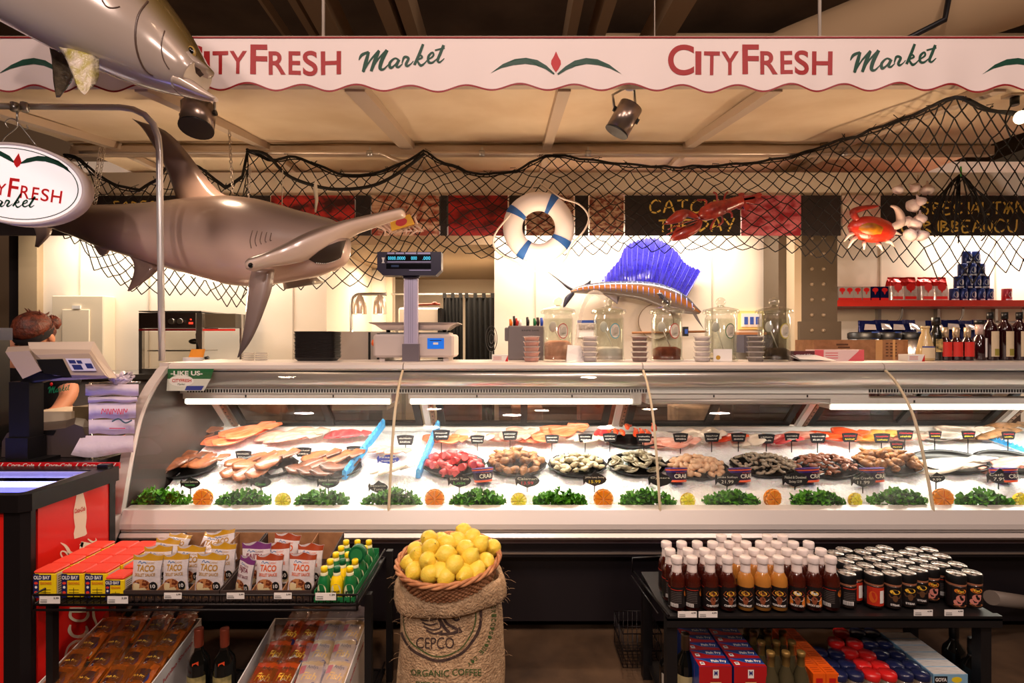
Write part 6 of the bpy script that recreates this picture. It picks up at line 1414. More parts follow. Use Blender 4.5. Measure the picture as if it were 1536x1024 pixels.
k = MB(mat('wood_shelf_board', (170, 110, 66), .6)); p, q = at(1108, 500, 4.3), at(1150, 497, 4.3); k.bx(p.x, q.x, 4.3, 4.5, p.z-.01, p.z+.01); k.use(mat('dark_bin', (70, 66, 78), .5)); k.bx(p.x, q.x, 4.2, 4.4, p.z-.16, p.z-.012); solo(k, 'storage_bin', 'dark bin under a wooden board behind the last jars', 'bin')
# ================= left back wall things =================
k = MB(mat('panel_cream', (230, 216, 190), .5)); t = thing('electrical_panel', 'cream electrical panel box on the wall behind the cashier', 'panel', at(116, 545, 4.3)); p, q = at(77, 560, 4.36), at(155, 443, 4.36); k.bx(p.x, q.x, 4.36, 4.5, p.z, q.z, .008); k.build('cabinet', t)
k = MB(mat('panel_cream_door', (238, 224, 198), .45)); p, q = at(93, 560, 4.35), at(134, 464, 4.35); k.bx(p.x, q.x, 4.348, 4.36, p.z, q.z, .004); k.build('cover', t); k = MB(WHT); p, q = at(107, 463, 4.34), at(119, 458, 4.34); k.bx(p.x, q.x, 4.345, 4.36, p.z, q.z); k.build('sticker', t)
YW = 3.95; t = thing('food_warmer', 'glass food warmer cabinet with black control header', 'warmer', at(280, 545, YW)); CHM = STEEL
X = lambda px, Y=YW: (px-768)*Y/F
Z = lambda py, Y=YW: CZ-(py-512)*Y/F
k = MB(CHM); k.bx(X(208), X(213), YW, YW+.03, ZB, Z(469)); k.bx(X(294), X(303), YW, YW+.03, ZB, Z(469)); k.bx(X(349), X(352), YW+.1, YW+.13, ZB, Z(470)); k.bx(X(208), X(302), YW, YW+.35, ZB, ZB+.04); k.bx(X(208), X(302), YW, YW+.35, Z(467.5), Z(466)); k.build('frame', t)
MB(mat('header_black', (34, 26, 26), .35)).bx(X(209), X(294), YW-.005, YW+.3, Z(492), Z(469)).build('header', t); MB(mat('header_grey', (84, 76, 66), .4)).bx(X(303), X(351), YW+.02, YW+.3, Z(491), Z(470)).build('side_header', t)
MB(mat('header_maroon', (110, 20, 26), .4)).bx(X(209), X(294), YW-.008, YW, Z(496), Z(493)).build('header_stripe', t); MB(mat('header_red', (210, 50, 44), .4)).bx(X(303), X(351), YW+.015, YW+.02, Z(496), Z(493)).build('header_stripe', t)
for px in (260, 273): MB(STEEL).cyl((X(px), YW-.03, Z(482)), (X(px), YW-.005, Z(482)), .022, n=16).build('knob', t)
k = MB(mat('red_indicator', (230, 60, 40), .3, em=(255, 60, 40), es=1.5)); k.bx(X(284), X(290), YW-.008, YW-.005, Z(486), Z(483)); k.bx(X(286), X(288), YW-.008, YW-.005, Z(480), Z(478)); k.build('indicator', t)
k = MB(glassmat('warmer_glass', (236, 228, 214), ior=1.5)); k.add([V((X(213), YW+.01, ZB+.04)), V((X(294), YW+.01, ZB+.04)), V((X(294), YW+.01, Z(497))), V((X(213), YW+.01, Z(497)))], [[0, 1, 2, 3]]); k.build('glass', t)
k = MB(STEEL); k.bx(X(214), X(293), YW+.05, YW+.3, Z(527), Z(525)); k.use(BLKP).ell((X(277), YW+.12, Z(512)), (.04, .04, .022), 14, 8); k.tube([V((X(293), YW+.02, Z(500))), V((X(297), YW+.0, Z(525)))], .01, 6); k.build('inner_rack', t)
k = MB(mat('orange_packet', (236, 150, 40), .5)); c = top(290, 2.86); c.z = ZT; k.add([c+V((-.035, 0, 0)), c+V((.05, 0, 0)), c+V((.05, .03, .065)), c+V((-.03, .03, .065))], [[0, 1, 2, 3]]); k.use(WPAINT); k.bx(c.x-.04, c.x+.06, 2.83, 2.85, ZT, ZT+.02); solo(k, 'orange_packet', 'orange packet lying on the case top near the corner', 'packet', loc=c)
k = MB(mat('black_ladle', (20, 20, 20), .4)); k.tube([top(318, 2.85)+V((-.02, 0, .02)), top(308, 2.85)+V((0, 0, .014))], .01, 6); solo(k, 'utensil', 'dark utensil lying left of the shark fin', 'utensil')
for i, (px, lab) in enumerate(((372, 'clear plastic lid stack under the shark fin'), (392, 'clear plastic lid stack beside the foam trays'))):
 c = top(px, 2.95); k = MB(mat('clear_lid_plastic', (226, 216, 204), .25, alpha=.5))
 for j in range(4): k.lathe([(.03, .012*j), (.035, .012*j+.008), (.001, .012*j+.009)], c, 18)
 solo(k, 'plastic_lids', lab, 'lids', loc=c)
t = thing('heat_lamp_stand', 'twin bell heat lamp stand glowing in the recess', 'heat lamp', at(545, 560, 3.9)); YH = 3.9; HB = mat('heat_lamp_shell', (226, 206, 184), .25, .5)
k = MB(STEEL); k.tube(smooth2([at(527, 560, YH), at(527, 500, YH), at(527, 455, YH), at(533, 443, YH), at(548, 441, YH), at(580, 441, YH)], 4), .012, 8); k.build('stand', t)
for px in (539.5, 570):
 c = at(px, 471, YH); MB(HB).lathe([(.052, 0), (.050, .05), (.046, .09), (.03, .13), (.012, .145), (.01, .155)], c, 20).build('lamp_shade', t); MB(mat('heat_bulb', (255, 240, 220), .3, em=(255, 226, 180), es=4)).ell(c+V((0, 0, .02)), (.03, .03, .025), 12, 8).build('bulb', t)
t = thing('steel_cabinet', 'low stainless steel cabinet behind the foam trays', 'cabinet', at(536, 560, 3.6)); k = MB(mat('cabinet_steel', (196, 186, 176), .4, .5)); k.bx(X(498, 3.5), X(580, 3.5), 3.5, 3.9, .9, Z(497, 3.5)); k.build('body', t); MB(BLKP).bx(X(553, 3.5), X(556, 3.5), 3.49, 3.5, Z(540, 3.5), Z(498, 3.5)).bx(X(566, 3.5), X(580, 3.5), 3.49, 3.5, 1.1, Z(500, 3.5)).build('door_gap', t)
k = MB(mat('white_tub_plastic', (222, 212, 198), .5)); Yk = 5.4; k.bx(X(597, Yk), X(660, Yk), Yk, Yk+.3, .9, Z(461, Yk), .02); k.use(BLKP).bx(X(657, Yk), X(663, Yk), Yk-.02, Yk+.3, 1.1, Z(462, Yk)); solo(k, 'white_tub', 'white tub on the counter deep in the kitchen', 'tub', loc=(X(628, Yk), Yk, .9))
t = thing('kitchen_table', 'kitchen table under the white tub', 'table', (X(620, Yk), Yk, 0)); MB(STEEL).bx(X(590, Yk), X(672, Yk), Yk-.1, Yk+.5, .86, .9).build('tabletop', t)
for sx in (X(592, Yk), X(668, Yk)):
 for sy in (Yk-.05, Yk+.45): MB(STEEL).bx(sx-.02, sx+.02, sy-.02, sy+.02, 0, .86).build('leg', t)
CURT = mat('black_curtain_cloth', (9, 8, 8), 1)
for px0, px1, lab in ((665, 694, 'narrow black tab-top curtain in the kitchen doorway'), (698, 742, 'wider black tab-top curtain at the doorway edge')):
 Yc = 5.6; k = MB(CURT); n = 40; vs = []
 for j in range(2):
  for i in range(n+1):
   u = i/n; vs.append(V((X(px0+(px1-px0)*u, Yc)+(0 if j else .03*math.sin(u*3)), Yc+.018*math.sin(u*34), Z(446, Yc) if j else .2)))
 k.add(vs, [[i, i+1, n+2+i, n+1+i] for i in range(n)], True); t = thing('black_curtain', lab, 'curtain', at((px0+px1)/2, 440, Yc)); k.build('cloth', t)
 for i in range(4 if px1-px0 > 35 else 3):
  x = X(px0+2+(px1-px0-5)*i/(3 if px1-px0 > 35 else 2), Yc); MB(CURT).bx(x-.02, x+.02, Yc-.01, Yc+.01, Z(447, Yc), Z(439.5, Yc)).build('tab', t)
k = MB(STEEL).tube([at(586, 441, 5.6), at(742, 441, 5.6)], .01, 6); solo(k, 'curtain_rod', 'thin steel curtain rod across the kitchen opening', 'rod', loc=at(586, 441, 5.6))
t = thing('desk_fan', 'black wire fan at the opening edge behind the scale', 'fan', at(736, 508, 3.6)); k = MB(BLKP); c = at(737, 508, 3.6)
for r in (.03, .055, .08): k.tube([c+V((r*.5*math.cos(2*PI*i/20), 0, r*1.15*math.sin(2*PI*i/20))) for i in range(20)], .003, 4, closed=True)
k.build('cage', t); MB(BLKP).cyl(c+V((0, 0, -.09)), V((c.x, c.y, .93)), .012).build('stem', t)
k = MB(mat('red_valve', (150, 60, 40), .5)); k.tube([at(618, 457, 5.3), at(660, 456, 5.3)], .012, 6); k.ell(at(652, 455, 5.28), (.03, .03, .02), 10, 6); solo(k, 'tap_pipe', 'tap pipe above the white tub in the kitchen', 'pipe')
rnd = random.Random(12)
for i, (px, w_, h, c_) in enumerate(((250, .35, .30, (90, 70, 56)), (400, .3, .5, (150, 140, 130)), (520, .25, .35, (120, 70, 50)), (690, .3, .42, (110, 54, 40)), (790, .22, .3, (140, 90, 70)), (900, .3, .45, (150, 80, 60)), (1040, .3, .3, (190, 170, 150)), (1110, .2, .42, (70, 40, 36)), (1250, .4, .42, (120, 40, 32)), (1400, .4, .38, (130, 50, 40)))):
 Y = 3.62; x = (px-768)*Y/F; k = MB(mat('crate_paint_%d' % i, c_, .6, c2=tuple(int(v*.6) for v in c_), ns=9)); k.bx(x-w_/2, x+w_/2, Y-.1, Y+.12, .62, .62+h, .01)
 solo(k, 'storage_crate', 'crate on the low shelf behind the case, %s from the cashier' % ORD[i], 'crate', 'crates glimpsed through the rear glass doors', loc=(x, Y, .62))
struct(MB(mat('low_shelf_paint', (70, 60, 54), .6)).bx(-2.6, 3.6, 3.45, 3.82, .58, .62), 'trim_32')
# ================= drinks cooler at the left =================
CRED = mat('cooler_red', (226, 30, 24), .3, coat=.3); CTRIM = mat('cooler_black_trim', (20, 17, 19), .35)
XC = -1.685; ZC_ = .84; YF = 1.79; YBK = 2.17
t = thing('drinks_cooler', 'red chest drinks cooler with lit glass top and white bottle print', 'cooler', (-2.1, 1.95, 0))
MB(CRED).prism([V((XC, YF+.03, .04)), V((XC, YBK, .04)), V((XC, YBK, .78)), V((XC, YF+.03, .78))], (-.02, 0, 0)).bx(-3.2, XC-.02, YBK-.02, YBK, .04, .78).build('side_panel', t)
MB(CRED).bx(-3.2, XC-.075, YF-.015, YF+.0, .04, .78).build('front_panel', t)
k = MB(CTRIM); k.prism([V((XC+.003, YF+.018, .0)), V((XC+.003, YF, .0)), V((XC-.018, YF-.018, .0)), V((XC-.075, YF-.018, .0)), V((XC-.075, YF+.018, .0))][::-1], (0, 0, .80)); k.bx(-3.2, XC+.004, YF-.017, YBK, 0, .045); k.prism([V((XC+.004, YBK-.03, .03)), V((XC+.004, YBK, .03)), V((XC+.004, YBK, .78)), V((XC+.004, YBK-.03, .78))], (-.03, 0, 0)); k.build('corner_post', t)
k = MB(CTRIM); hp = [V((XC+.012, YF-.005, 0)), V((XC-.015, YF-.028, 0)), V((-3.2, YF-.028, 0)), V((-3.2, YBK+.01, 0)), V((XC+.012, YBK+.01, 0))]
ins = [V((XC-.028, YF+.022, 0)), V((XC-.045, YF+.008, 0)), V((-3.2, YF+.008, 0)), V((-3.2, YBK-.06, 0)), V((XC-.045, YBK-.06, 0))]
for i in (0, 1, 3, 4):
 j = (i+1) % 5
 q = [hp[i], hp[j], ins[j], ins[i]]; k.loft([[v+V((0, 0, ZC_-.06)) for v in q], [v+V((0, 0, ZC_)) for v in q]], True, True, False)
k.build('top_frame', t)
k = MB(mat('cooler_inner_trim', (196, 190, 192), .3, .5))
i2 = [v+(V((-2.3, 1.9, 0))-v).normalized()*.018 for v in ins]
for i in (0, 1, 3, 4):
 j = (i+1) % 5; q = [ins[i], ins[j], i2[j], i2[i]]; k.loft([[v+V((0, 0, ZC_-.03)) for v in q], [v+V((0, 0, ZC_-.004)) for v in q]], True, True, False)
k.build('glass_frame', t)
MB(glassmat('cooler_glass', (240, 244, 255), ior=1.5)).add([v+V((0, 0, ZC_-.008)) for v in i2], [[0, 1, 2, 3, 4]]).build('glass_lid', t)
k = MB(mat('cooler_liner', (190, 188, 240), .4)); k.bx(-3.2, XC-.03, YF+.01, YBK-.05, .72, .73); k.add([v+V((0, 0, .73)) for v in ins]+[v+V((0, 0, .82)) for v in ins], [[i, (i+1) % 5, 5+(i+1) % 5, 5+i] for i in range(5)]); k.build('liner', t)
k = MB(mat('cooler_tube_lit', (225, 225, 255), .3, em=(200, 205, 255), es=2.2)); k.tube([V((XC-.07, YF+.04, .79)), V((XC-.07, YBK-.09, .79))], .012, 8); k.tube([V((-3.1, YBK-.09, .79)), V((XC-.12, YBK-.09, .79))], .012, 8); k.build('light_tube', t)
lamp('cooler_light', 'AREA', (-2.25, 2.0, .815), 3.6, (170, 170, 255), 1.1, to=(-2.25, 2.0, 0), sy=.25)
k = MB(mat('cooler_label_strip', (206, 26, 34), .35)); k.bx(-3.2, XC+.01, YBK+.011, YBK+.02, ZC_-.012, ZC_+.014); k.use(WPAINT)
for i in range(8):
 fq = flat(V((-2.95+i*.16, YBK+.0105, ZC_-.009)), (1, 0, 0), (0, 0, 1)); text(k, 'Coca-Cola', fq, 0, .115, .005, .02, bold=.02, shear=.3); k.poly([fq(.125, 0), fq(.13, 0), fq(.145, .022), fq(.14, .022)])
k.build('label_strip', t)
k = MB(CTRIM); k.bx(XC-.05, XC-.005, YBK-.03, YBK-.0, ZC_, ZC_+.014); k.build('hinge', t)
fs = lambda px, py: (lambda Y: V((XC+.0015, Y, CZ-(py-512)*Y/F)))(XC*F/(px-768))
CRM = mat('cooler_print_cream', (240, 222, 196), .5)
bl = [(113.5, 727), (122.5, 724.5), (122.5, 731), (124, 738), (127, 750), (129, 762), (129.5, 776), (128, 790), (130, 800), (127, 803), (111, 808), (110, 800), (112, 790), (110, 776), (110, 765), (113, 750), (115, 738), (114, 731)]
k = MB(CRM); k.poly([fs(*p) for p in bl]); k.build('bottle_print', t)
k = MB(RED); f_ = lambda a, b: fs(a, b)+V((.001, 0, 0)); text(k, 'Coca-Cola', lambda u, v: f_(111+16*u, 770-4.5*u-7*v), 0, 1, 0, 1, bold=.02, shear=.3); k.build('bottle_script', t)
k = MB(CRM)
def rs(pts, ws): stroke(k, lambda a, b: fs(a, b), [(40+x/7.68, 800+y/7.68) for x, y in pts], [w/7.68 for w in ws])
rs([(640, 100), (620, 180), (650, 220), (750, 220), (790, 190), (770, 160), (650, 150), (610, 120)], [30, 34, 26, 26, 30, 28, 30, 20])
rs([(700, 60), (760, 100), (795, 80), (790, 50)], [12, 26, 16, 6]); rs([(620, 110), (760, 130), (790, 120)], [40, 34, 20])
rs([(385, 105), (440, 140), (480, 200), (485, 250), (440, 210), (400, 205), (390, 240), (430, 300), (480, 330), (560, 330)], [8, 30, 40, 34, 20, 16, 18, 22, 26, 26])
rs([(500, 210), (560, 240), (620, 290)], [14, 22, 26]); rs([(440, 330), (430, 370), (400, 420)], [30, 26, 14])
rs([(490, 880), (680, 880)], [60, 60]); rs([(500, 900), (500, 960), (560, 1000), (650, 1000), (700, 950), (700, 900)], [30, 36, 30, 30, 36, 30])
k.v = k.v
rs([(500, 1050), (490, 1120), (540, 1180), (640, 1180), (690, 1120), (680, 1060)], [20, 44, 36, 36, 40, 20])
rs([(760, 850), (770, 960), (800, 1050), (780, 1150)], [26, 34, 26, 14]); rs([(640, 1240), (560, 1240), (480, 1300), (440, 1400), (420, 1480)], [20, 30, 26, 20, 14])
k.build('script_print', t)
# ================= cashier's counter, terminal, printer, bag rack =================
t = thing('checkout_counter', 'black checkout counter behind the drinks cooler', 'counter', (-2.5, 2.5, 0)); MB(mat('black_laminate', (26, 22, 24), .25)).bx(-3.6, -1.82, 2.20, 2.85, .81, .845).build('worktop', t); MB(BLKP).bx(-3.5, -1.86, 2.25, 2.8, 0, .81).build('cabinet', t)
ZK = .845
t = thing('register_terminal', 'beige touchscreen register seen from behind on a black pole', 'register', at(35, 690, 2.2)); YT = 2.25; BEI = mat('register_beige', (176, 158, 144), .45); BEL = mat('register_light_beige', (206, 190, 174), .45)
T3 = lambda px, py, Y=YT: at(px, py, Y)
k = MB(BLKP); k.bx(T3(20, 0).x, T3(50, 0).x, YT-.02, YT+.05, ZK, T3(0, 572).z); k.bx(T3(18, 0).x, T3(51, 0).x, YT-.03, YT+.06, ZK, T3(0, 655).z); k.bx(T3(5, 0).x, T3(70, 0).x, YT-.05, YT+.12, ZK, ZK+.012); k.build('pole', t)
k = MB(BLKP); k.loft([[T3(28, 574, YT-.01), T3(50, 574, YT-.01), T3(50, 578, YT+.05), T3(28, 578, YT+.05)], [T3(50, 556, YT-.02), T3(95, 566, YT-.02), T3(95, 566, YT+.04), T3(50, 556, YT+.04)], [T3(56, 538, YT), T3(108, 566, YT), T3(108, 566, YT+.04), T3(56, 538, YT+.04)]], True, True, False); k.build('arm', t)
k = MB(BEL)
fr_ = [T3(43, 513), T3(140, 513), T3(172, 565), T3(150, 568), T3(128, 566), T3(60, 566)]
k.loft([[T3(44, 523), T3(136, 524), T3(164, 567), T3(66, 566)], [T3(42, 513, YT+.03), T3(141, 512, YT+.03), T3(175, 566, YT+.05), T3(60, 572, YT+.05)]], True, True, False); k.build('screen_housing', t)
k = MB(BEI); k.loft([[T3(8, 528, YT-.02), T3(44, 526, YT-.02), T3(62, 556, YT-.03), T3(34, 568, YT-.03)], [T3(12, 520, YT+.03), T3(48, 518, YT+.03), T3(70, 556, YT+.03), T3(34, 566, YT+.03)]], True, True, False); k.build('customer_display', t)
MB(BEI).loft([[T3(54, 532, YT-.02), T3(134, 530, YT-.02), T3(158, 563, YT-.03), T3(88, 562, YT-.03)], [T3(44, 523, YT+.002), T3(136, 524, YT+.002), T3(164, 567, YT+.002), T3(66, 566, YT+.002)]], True, True, False).build('back_cover', t)
k = MB(BLKP); k.add([T3(54, 539, YT-.026), T3(94, 538, YT-.026), T3(108, 566, YT-.034), T3(66, 560, YT-.03)], [[0, 1, 2, 3]]); k.build('mount_plate', t)
k = MB(mat('sticker_lilac', (206, 204, 224), .4)); S3 = lambda u, v: T3(98+37*u+10*v, 537.5+18.5*v, YT-.028-.008*v-.0015); k.poly([S3(0, 0), S3(1, 0), S3(1, 1), S3(0, 1)][::-1]); k.use(mat('sticker_navy', (40, 50, 110), .4)); S4 = lambda u, v: S3(u, v)+V((0, -.001, 0))
for a in ((.08, .12, .35, .4), (.12, .5, .5, .9), (.4, .15, .6, .42), (.68, .4, .95, .8)): k.poly([S4(a[0], a[1]), S4(a[2], a[1]), S4(a[2], a[3]), S4(a[0], a[3])][::-1])
k.build('sticker', t)
t = thing('receipt_printer', 'dark grey rounded printer beside the register pole', 'printer', at(70, 690, 2.35)); YP = 2.32; PRM = mat('printer_grey', (72, 62, 60), .4)
pr = [(2, 690), (2, 660), (8, 648), (20, 640), (100, 637), (100, 634), (118, 633), (130, 640), (134, 650), (134, 690)]
k = MB(PRM); k.loft([[at(a, b, YP) for a, b in ((2, 688), (3, 662), (10, 650), (24, 645), (70, 645), (98, 642), (112, 636), (124, 640), (128, 655), (128, 688))], [at(a, b, YP+.22) for a, b in ((22, 672), (23, 648), (30, 640), (40, 634), (80, 632), (100, 630), (114, 626), (128, 628), (140, 640), (142, 672))]], True, True, False)
k.v = [V((v.x, v.y, max(v.z, ZK+.002))) for v in k.v]; k.build('body', t); k = MB(BLKP); k.add([at(52, 646, YP-.003), at(84, 645, YP-.003), at(80, 652, YP-.003), at(50, 652, YP-.003)], [[3, 2, 1, 0]]); k.build('paper_slot', t)
t = thing('bag_rack', 'wire rack holding folded white shopping bags beside the case', 'bag rack', at(165, 690, 2.3)); YG = 2.36; BAGM = mat('plastic_bag_white', (216, 204, 220), .4, bump=.7, bs=14);
k = MB(CHROME)
for py in (606, 617, 654, 687, 744):
 if py < 700: k.tube([at(133, py-12, YG), at(196, py-12, YG)], .004, 6)
k.tube([at(133, 573, YG), at(210, 573, YG)], .005, 6); k.tube([at(135, 573, YG), at(135, 684, YG)], .006, 6); k.tube([at(137, 684, YG), at(137, 684, YG+.1), at(137, 580, YG+.1)], .005, 6); k.build('wire_frame', t)
rnd = random.Random(3)
for j, (y0, y1, xa, xb) in enumerate(((576, 593, 128, 208), (595, 603, 132, 206), (604, 628, 133, 204), (629, 651, 133, 202), (653, 682, 122, 200))):
 vs = []; n = 16
 for a in range(5):
  for b in range(n+1):
   u = b/n; v = a/4; px = xa+(xb-xa)*u-(16*v if j == 4 else 0)*(1-u); py = y0+(y1-y0)*v+(4*math.sin(u*5)*v if j == 4 else 1.2*math.sin(u*9+j)*v); vs.append(at(px, py, YG-.02-.03*math.sin(PI*v)-.01*rnd.random()-(.05*v if j == 4 else 0)))
 k = MB(BAGM).add(vs, [[a*(n+1)+b, a*(n+1)+b+1, (a+1)*(n+1)+b+1, (a+1)*(n+1)+b] for a in range(4) for b in range(n)], True)
 if j == 2: k.use(mat('bag_red_print', (214, 90, 110), .5)); [stroke(k, lambda a_, b_: at(a_, b_, YG-.072), [(152+c*8, 621), (154+c*8, 613), (157+c*8, 618+c%2*3), (159+c*8, 613)], 1.5) for c in range(5)]
 if j == 3: k.use(mat('bag_red_print', (1, 1, 1))); patch(k, lambda a_, b_: at(a_, b_, YG-.072), 164, 188, 643, 641.5); k.use(mat('bag_green_print', (70, 100, 110), .5)); stroke(k, lambda a_, b_: at(a_, b_, YG-.07), [(168, 632), (178, 628), (188, 634), (198, 630)], 2.2)
 k.build('shopping_bags', t)
k = MB(BAGM)
for i in range(9): a0 = i*.7; c = at(180, 570, YG-.02); k.tube([c+V((-.01, 0, -.02)), c+V((.05*math.cos(a0), .01, .02+.015*math.sin(i*2.1))), c+V((.03*math.cos(a0+1), -.01, .005))], [.014, .012, .006], 6)
k.build('bag_handles', t)
solo(MB(mat('cream_carton', (222, 206, 180), .6)).bx(at(48, 0, 2.6).x, at(107, 0, 2.6).x, 2.6, 2.8, .846, at(0, 617, 2.6).z), 'cream_box', 'flat cream box on the counter behind the printer', 'box', loc=at(78, 640, 2.6))
solo(MB(mat('olive_box', (120, 104, 76), .6)).bx(at(109, 0, 2.62).x, at(135, 0, 2.62).x, 2.62, 2.8, .846, at(0, 610, 2.62).z), 'drawer_box', 'small olive drawer box beside the bag rack', 'box')
solo(MB(BLKP).bx(at(-60, 0, 2.5).x, at(15, 0, 2.58).x, 2.5, 2.58, .846, at(0, 510, 2.5).z), 'dark_stand', 'tall dark stand at the left edge behind the register', 'stand')
k = MB(mat('navy_box', (34, 40, 70), .4)); k.bx(at(-60, 0, 2.48).x, at(19, 0, 2.6).x, 2.48, 2.6, at(0, 509.9, 2.5).z, at(0, 491, 2.48).z); solo(k, 'navy_device', 'navy device box on top of the dark stand', 'device')
# ================= cashier =================
SKN = mat('skin', (206, 142, 108), .5, sss=.1); SHIRT = mat('black_shirt', (18, 16, 18), .85, bump=.3, bs=30); HAIR = mat('dark_brown_hair', (64, 30, 20), .5, c2=(110, 50, 30), ns=40, bump=.6, bs=70)
YPn = 2.98; t = thing('person', 'person in black shirt and headband bowing behind the register', 'person', (at(55, 600, YPn).x, YPn, 0))
def skin_body(name, bones, mat_, parent, sub=2):
 """one continuous surface grown over a jointed chain; bones: list of (idx parent, point, radius)"""
 me = bpy.data.meshes.new(name); me.from_pydata([b[1] for b in bones], [(b[0], i) for i, b in enumerate(bones) if b[0] >= 0], [])
 o = bpy.data.objects.new(name, me); col.objects.link(o)
 o.modifiers.new('s', 'SKIN'); lay = me.skin_vertices[0].data if me.skin_vertices else None
 if lay is None: me.attributes;
 for i, b in enumerate(bones): me.skin_vertices[0].data[i].radius = (b[2], b[3] if len(b) > 3 else b[2]); me.skin_vertices[0].data[i].use_root = (i == 0)
 m_ = o.modifiers.new('u', 'SUBSURF'); m_.levels = sub; m_.render_levels = sub
 dg = bpy.context.evaluated_depsgraph_get(); m2 = bpy.data.meshes.new_from_object(o.evaluated_get(dg))
 bpy.data.objects.remove(o); o = bpy.data.objects.new(name, m2); col.objects.link(o); m2.materials.clear(); m2.materials.append(mat_)
 m2.polygons.foreach_set('material_index', [0]*len(m2.polygons)); m2.polygons.foreach_set('use_smooth', [True]*len(m2.polygons))
 o.parent = parent; o.location = -parent.location; return o
xc = at(55, 0, YPn).x
B = [(-1, V((xc, YPn+.06, .95)), .15, .11), (0, V((xc, YPn+.02, 1.05)), .14, .11), (1, V((xc+.01, YPn-.02, 1.16)), .17, .12), (2, V((xc+.01, YPn-.06, 1.27)), .15, .10), (3, V((xc, YPn-.08, 1.34)), .06), (4, V((xc-.01, YPn-.12, 1.40)), .06),
  (3, V((xc+.17, YPn-.05, 1.25)), .06), (6, V((xc+.27, YPn-.08, 1.08)), .047), (7, V((xc+.30, YPn-.20, .99)), .036), (8, V((xc+.30, YPn-.30, .97)), .028),
  (3, V((xc-.17, YPn-.05, 1.25)), .06), (10, V((xc-.27, YPn-.06, 1.06)), .047), (11, V((xc-.24, YPn-.20, .95)), .036), (12, V((xc-.20, YPn-.28, .92)), .028),
  (0, V((xc-.09, YPn+.07, .86)), .10), (14, V((xc-.10, YPn+.05, .50)), .07), (15, V((xc-.10, YPn+.08, .10)), .045), (16, V((xc-.11, YPn-.06, .045)), .04),
  (0, V((xc+.09, YPn+.07, .86)), .10), (18, V((xc+.10, YPn+.05, .50)), .07), (19, V((xc+.10, YPn+.08, .10)), .045), (20, V((xc+.11, YPn-.06, .045)), .04)]
skin_body('body', B, SKN, t)
S_ = [(-1, V((xc, YPn+.06, .93)), .165, .125), (0, V((xc, YPn+.02, 1.05)), .16, .125), (1, V((xc+.01, YPn-.02, 1.16)), .185, .135), (2, V((xc+.01, YPn-.055, 1.275)), .16, .11), (3, V((xc+.17, YPn-.05, 1.25)), .075), (4, V((xc+.23, YPn-.06, 1.16)), .07), (5, V((xc+.262, YPn-.075, 1.10)), .062), (3, V((xc-.17, YPn-.05, 1.25)), .075), (7, V((xc-.23, YPn-.06, 1.15)), .07), (8, V((xc-.26, YPn-.065, 1.09)), .062)]
skin_body('shirt', S_, SHIRT, t)
skin_body('trousers', [(-1, V((xc, YPn+.06, .93)), .15, .12), (0, V((xc-.09, YPn+.07, .84)), .11), (1, V((xc-.10, YPn+.05, .50)), .085), (2, V((xc-.10, YPn+.08, .10)), .065), (0, V((xc+.09, YPn+.07, .84)), .11), (4, V((xc+.10, YPn+.05, .50)), .085), (5, V((xc+.10, YPn+.08, .10)), .065)], mat('dark_trousers', (30, 28, 32), .8), t)
for hx, hy, hz, d_ in ((xc+.30, YPn-.30, .97, 1), (xc-.20, YPn-.28, .92, -1)):
 for f in range(4): MB(SKN).tube([V((hx+(f-1.5)*.017, hy-.01, hz)), V((hx+(f-1.5)*.019, hy-.06, hz-.01)), V((hx+(f-1.5)*.019, hy-.085-.006*(f in (1, 2)), hz-.03))], [.011, .009, .006], 8).build('finger', t)
 MB(SKN).tube([V((hx-d_*.025, hy+.005, hz)), V((hx-d_*.045, hy-.035, hz-.01)), V((hx-d_*.045, hy-.06, hz-.018))], [.012, .010, .007], 8).build('thumb', t)
 MB(SKN).ell((hx, hy-.005, hz), (.040, .04, .017), 12, 8).build('palm', t)
hc = at(51, 502, YPn-.12); HR = Matrix.Rotation(math.radians(38), 3, 'X') @ Matrix.Rotation(math.radians(8), 3, 'Y')
k = MB(SKN); rings = []
for z, rx, ry, oy in ((-.125, .02, .02, -.03), (-.11, .045, .045, -.025), (-.07, .062, .07, -.01), (-.02, .072, .088, 0), (.03, .078, .096, .005), (.07, .072, .088, .008), (.10, .05, .062, .008), (.118, .015, .02, .008)):
 rings.append([hc+HR @ V((rx*math.cos(2*PI*q/20), oy+ry*math.sin(2*PI*q/20), z)) for q in range(20)])
k.loft(rings, True, True, True)
k.ell(hc+HR @ V((0, -.098, -.035)), (.013, .018, .022), 10, 6, R=HR);
for sx in (1, -1): k.ell(hc+HR @ V((.078*sx, .01, -.02)), (.010, .02, .032), 10, 6, R=HR)
k.build('head', t)
k = MB(mat('lips', (170, 90, 80), .5)); k.ell(hc+HR @ V((0, -.082, -.078)), (.024, .008, .008), 10, 6, R=HR); k.build('mouth', t)
for sx in (1, -1): MB(mat('eye_dark', (30, 20, 18), .2)).ell(hc+HR @ V((.03*sx, -.088, -.005)), (.012, .006, .005), 10, 6, R=HR).build('eye', t)
k = MB(HAIR); rings = []
for z, rx, ry, oy in ((.032, .084, .102, .006), (.07, .080, .096, .012), (.105, .060, .072, .012), (.13, .02, .028, .01)):
 rings.append([hc+HR @ V((rx*math.cos(2*PI*q/20)*(1+.02*(q % 2)), oy+ry*math.sin(2*PI*q/20), z)) for q in range(20)])
k.loft(rings, True, True, True); rings = []
for z, s_ in ((-.06, .7), (-.02, 1), (.035, 1.02)): rings.append([hc+HR @ V((.083*s_*math.cos(PI*q/12), .01+.10*s_*math.sin(PI*q/12), z)) for q in range(13)])
k.loft(rings, False, False, True)
bc = at(78, 484, YPn-.02); k.ell(bc, (.045, .04, .042), 14, 9, jit=.1); rnd = random.Random(9)
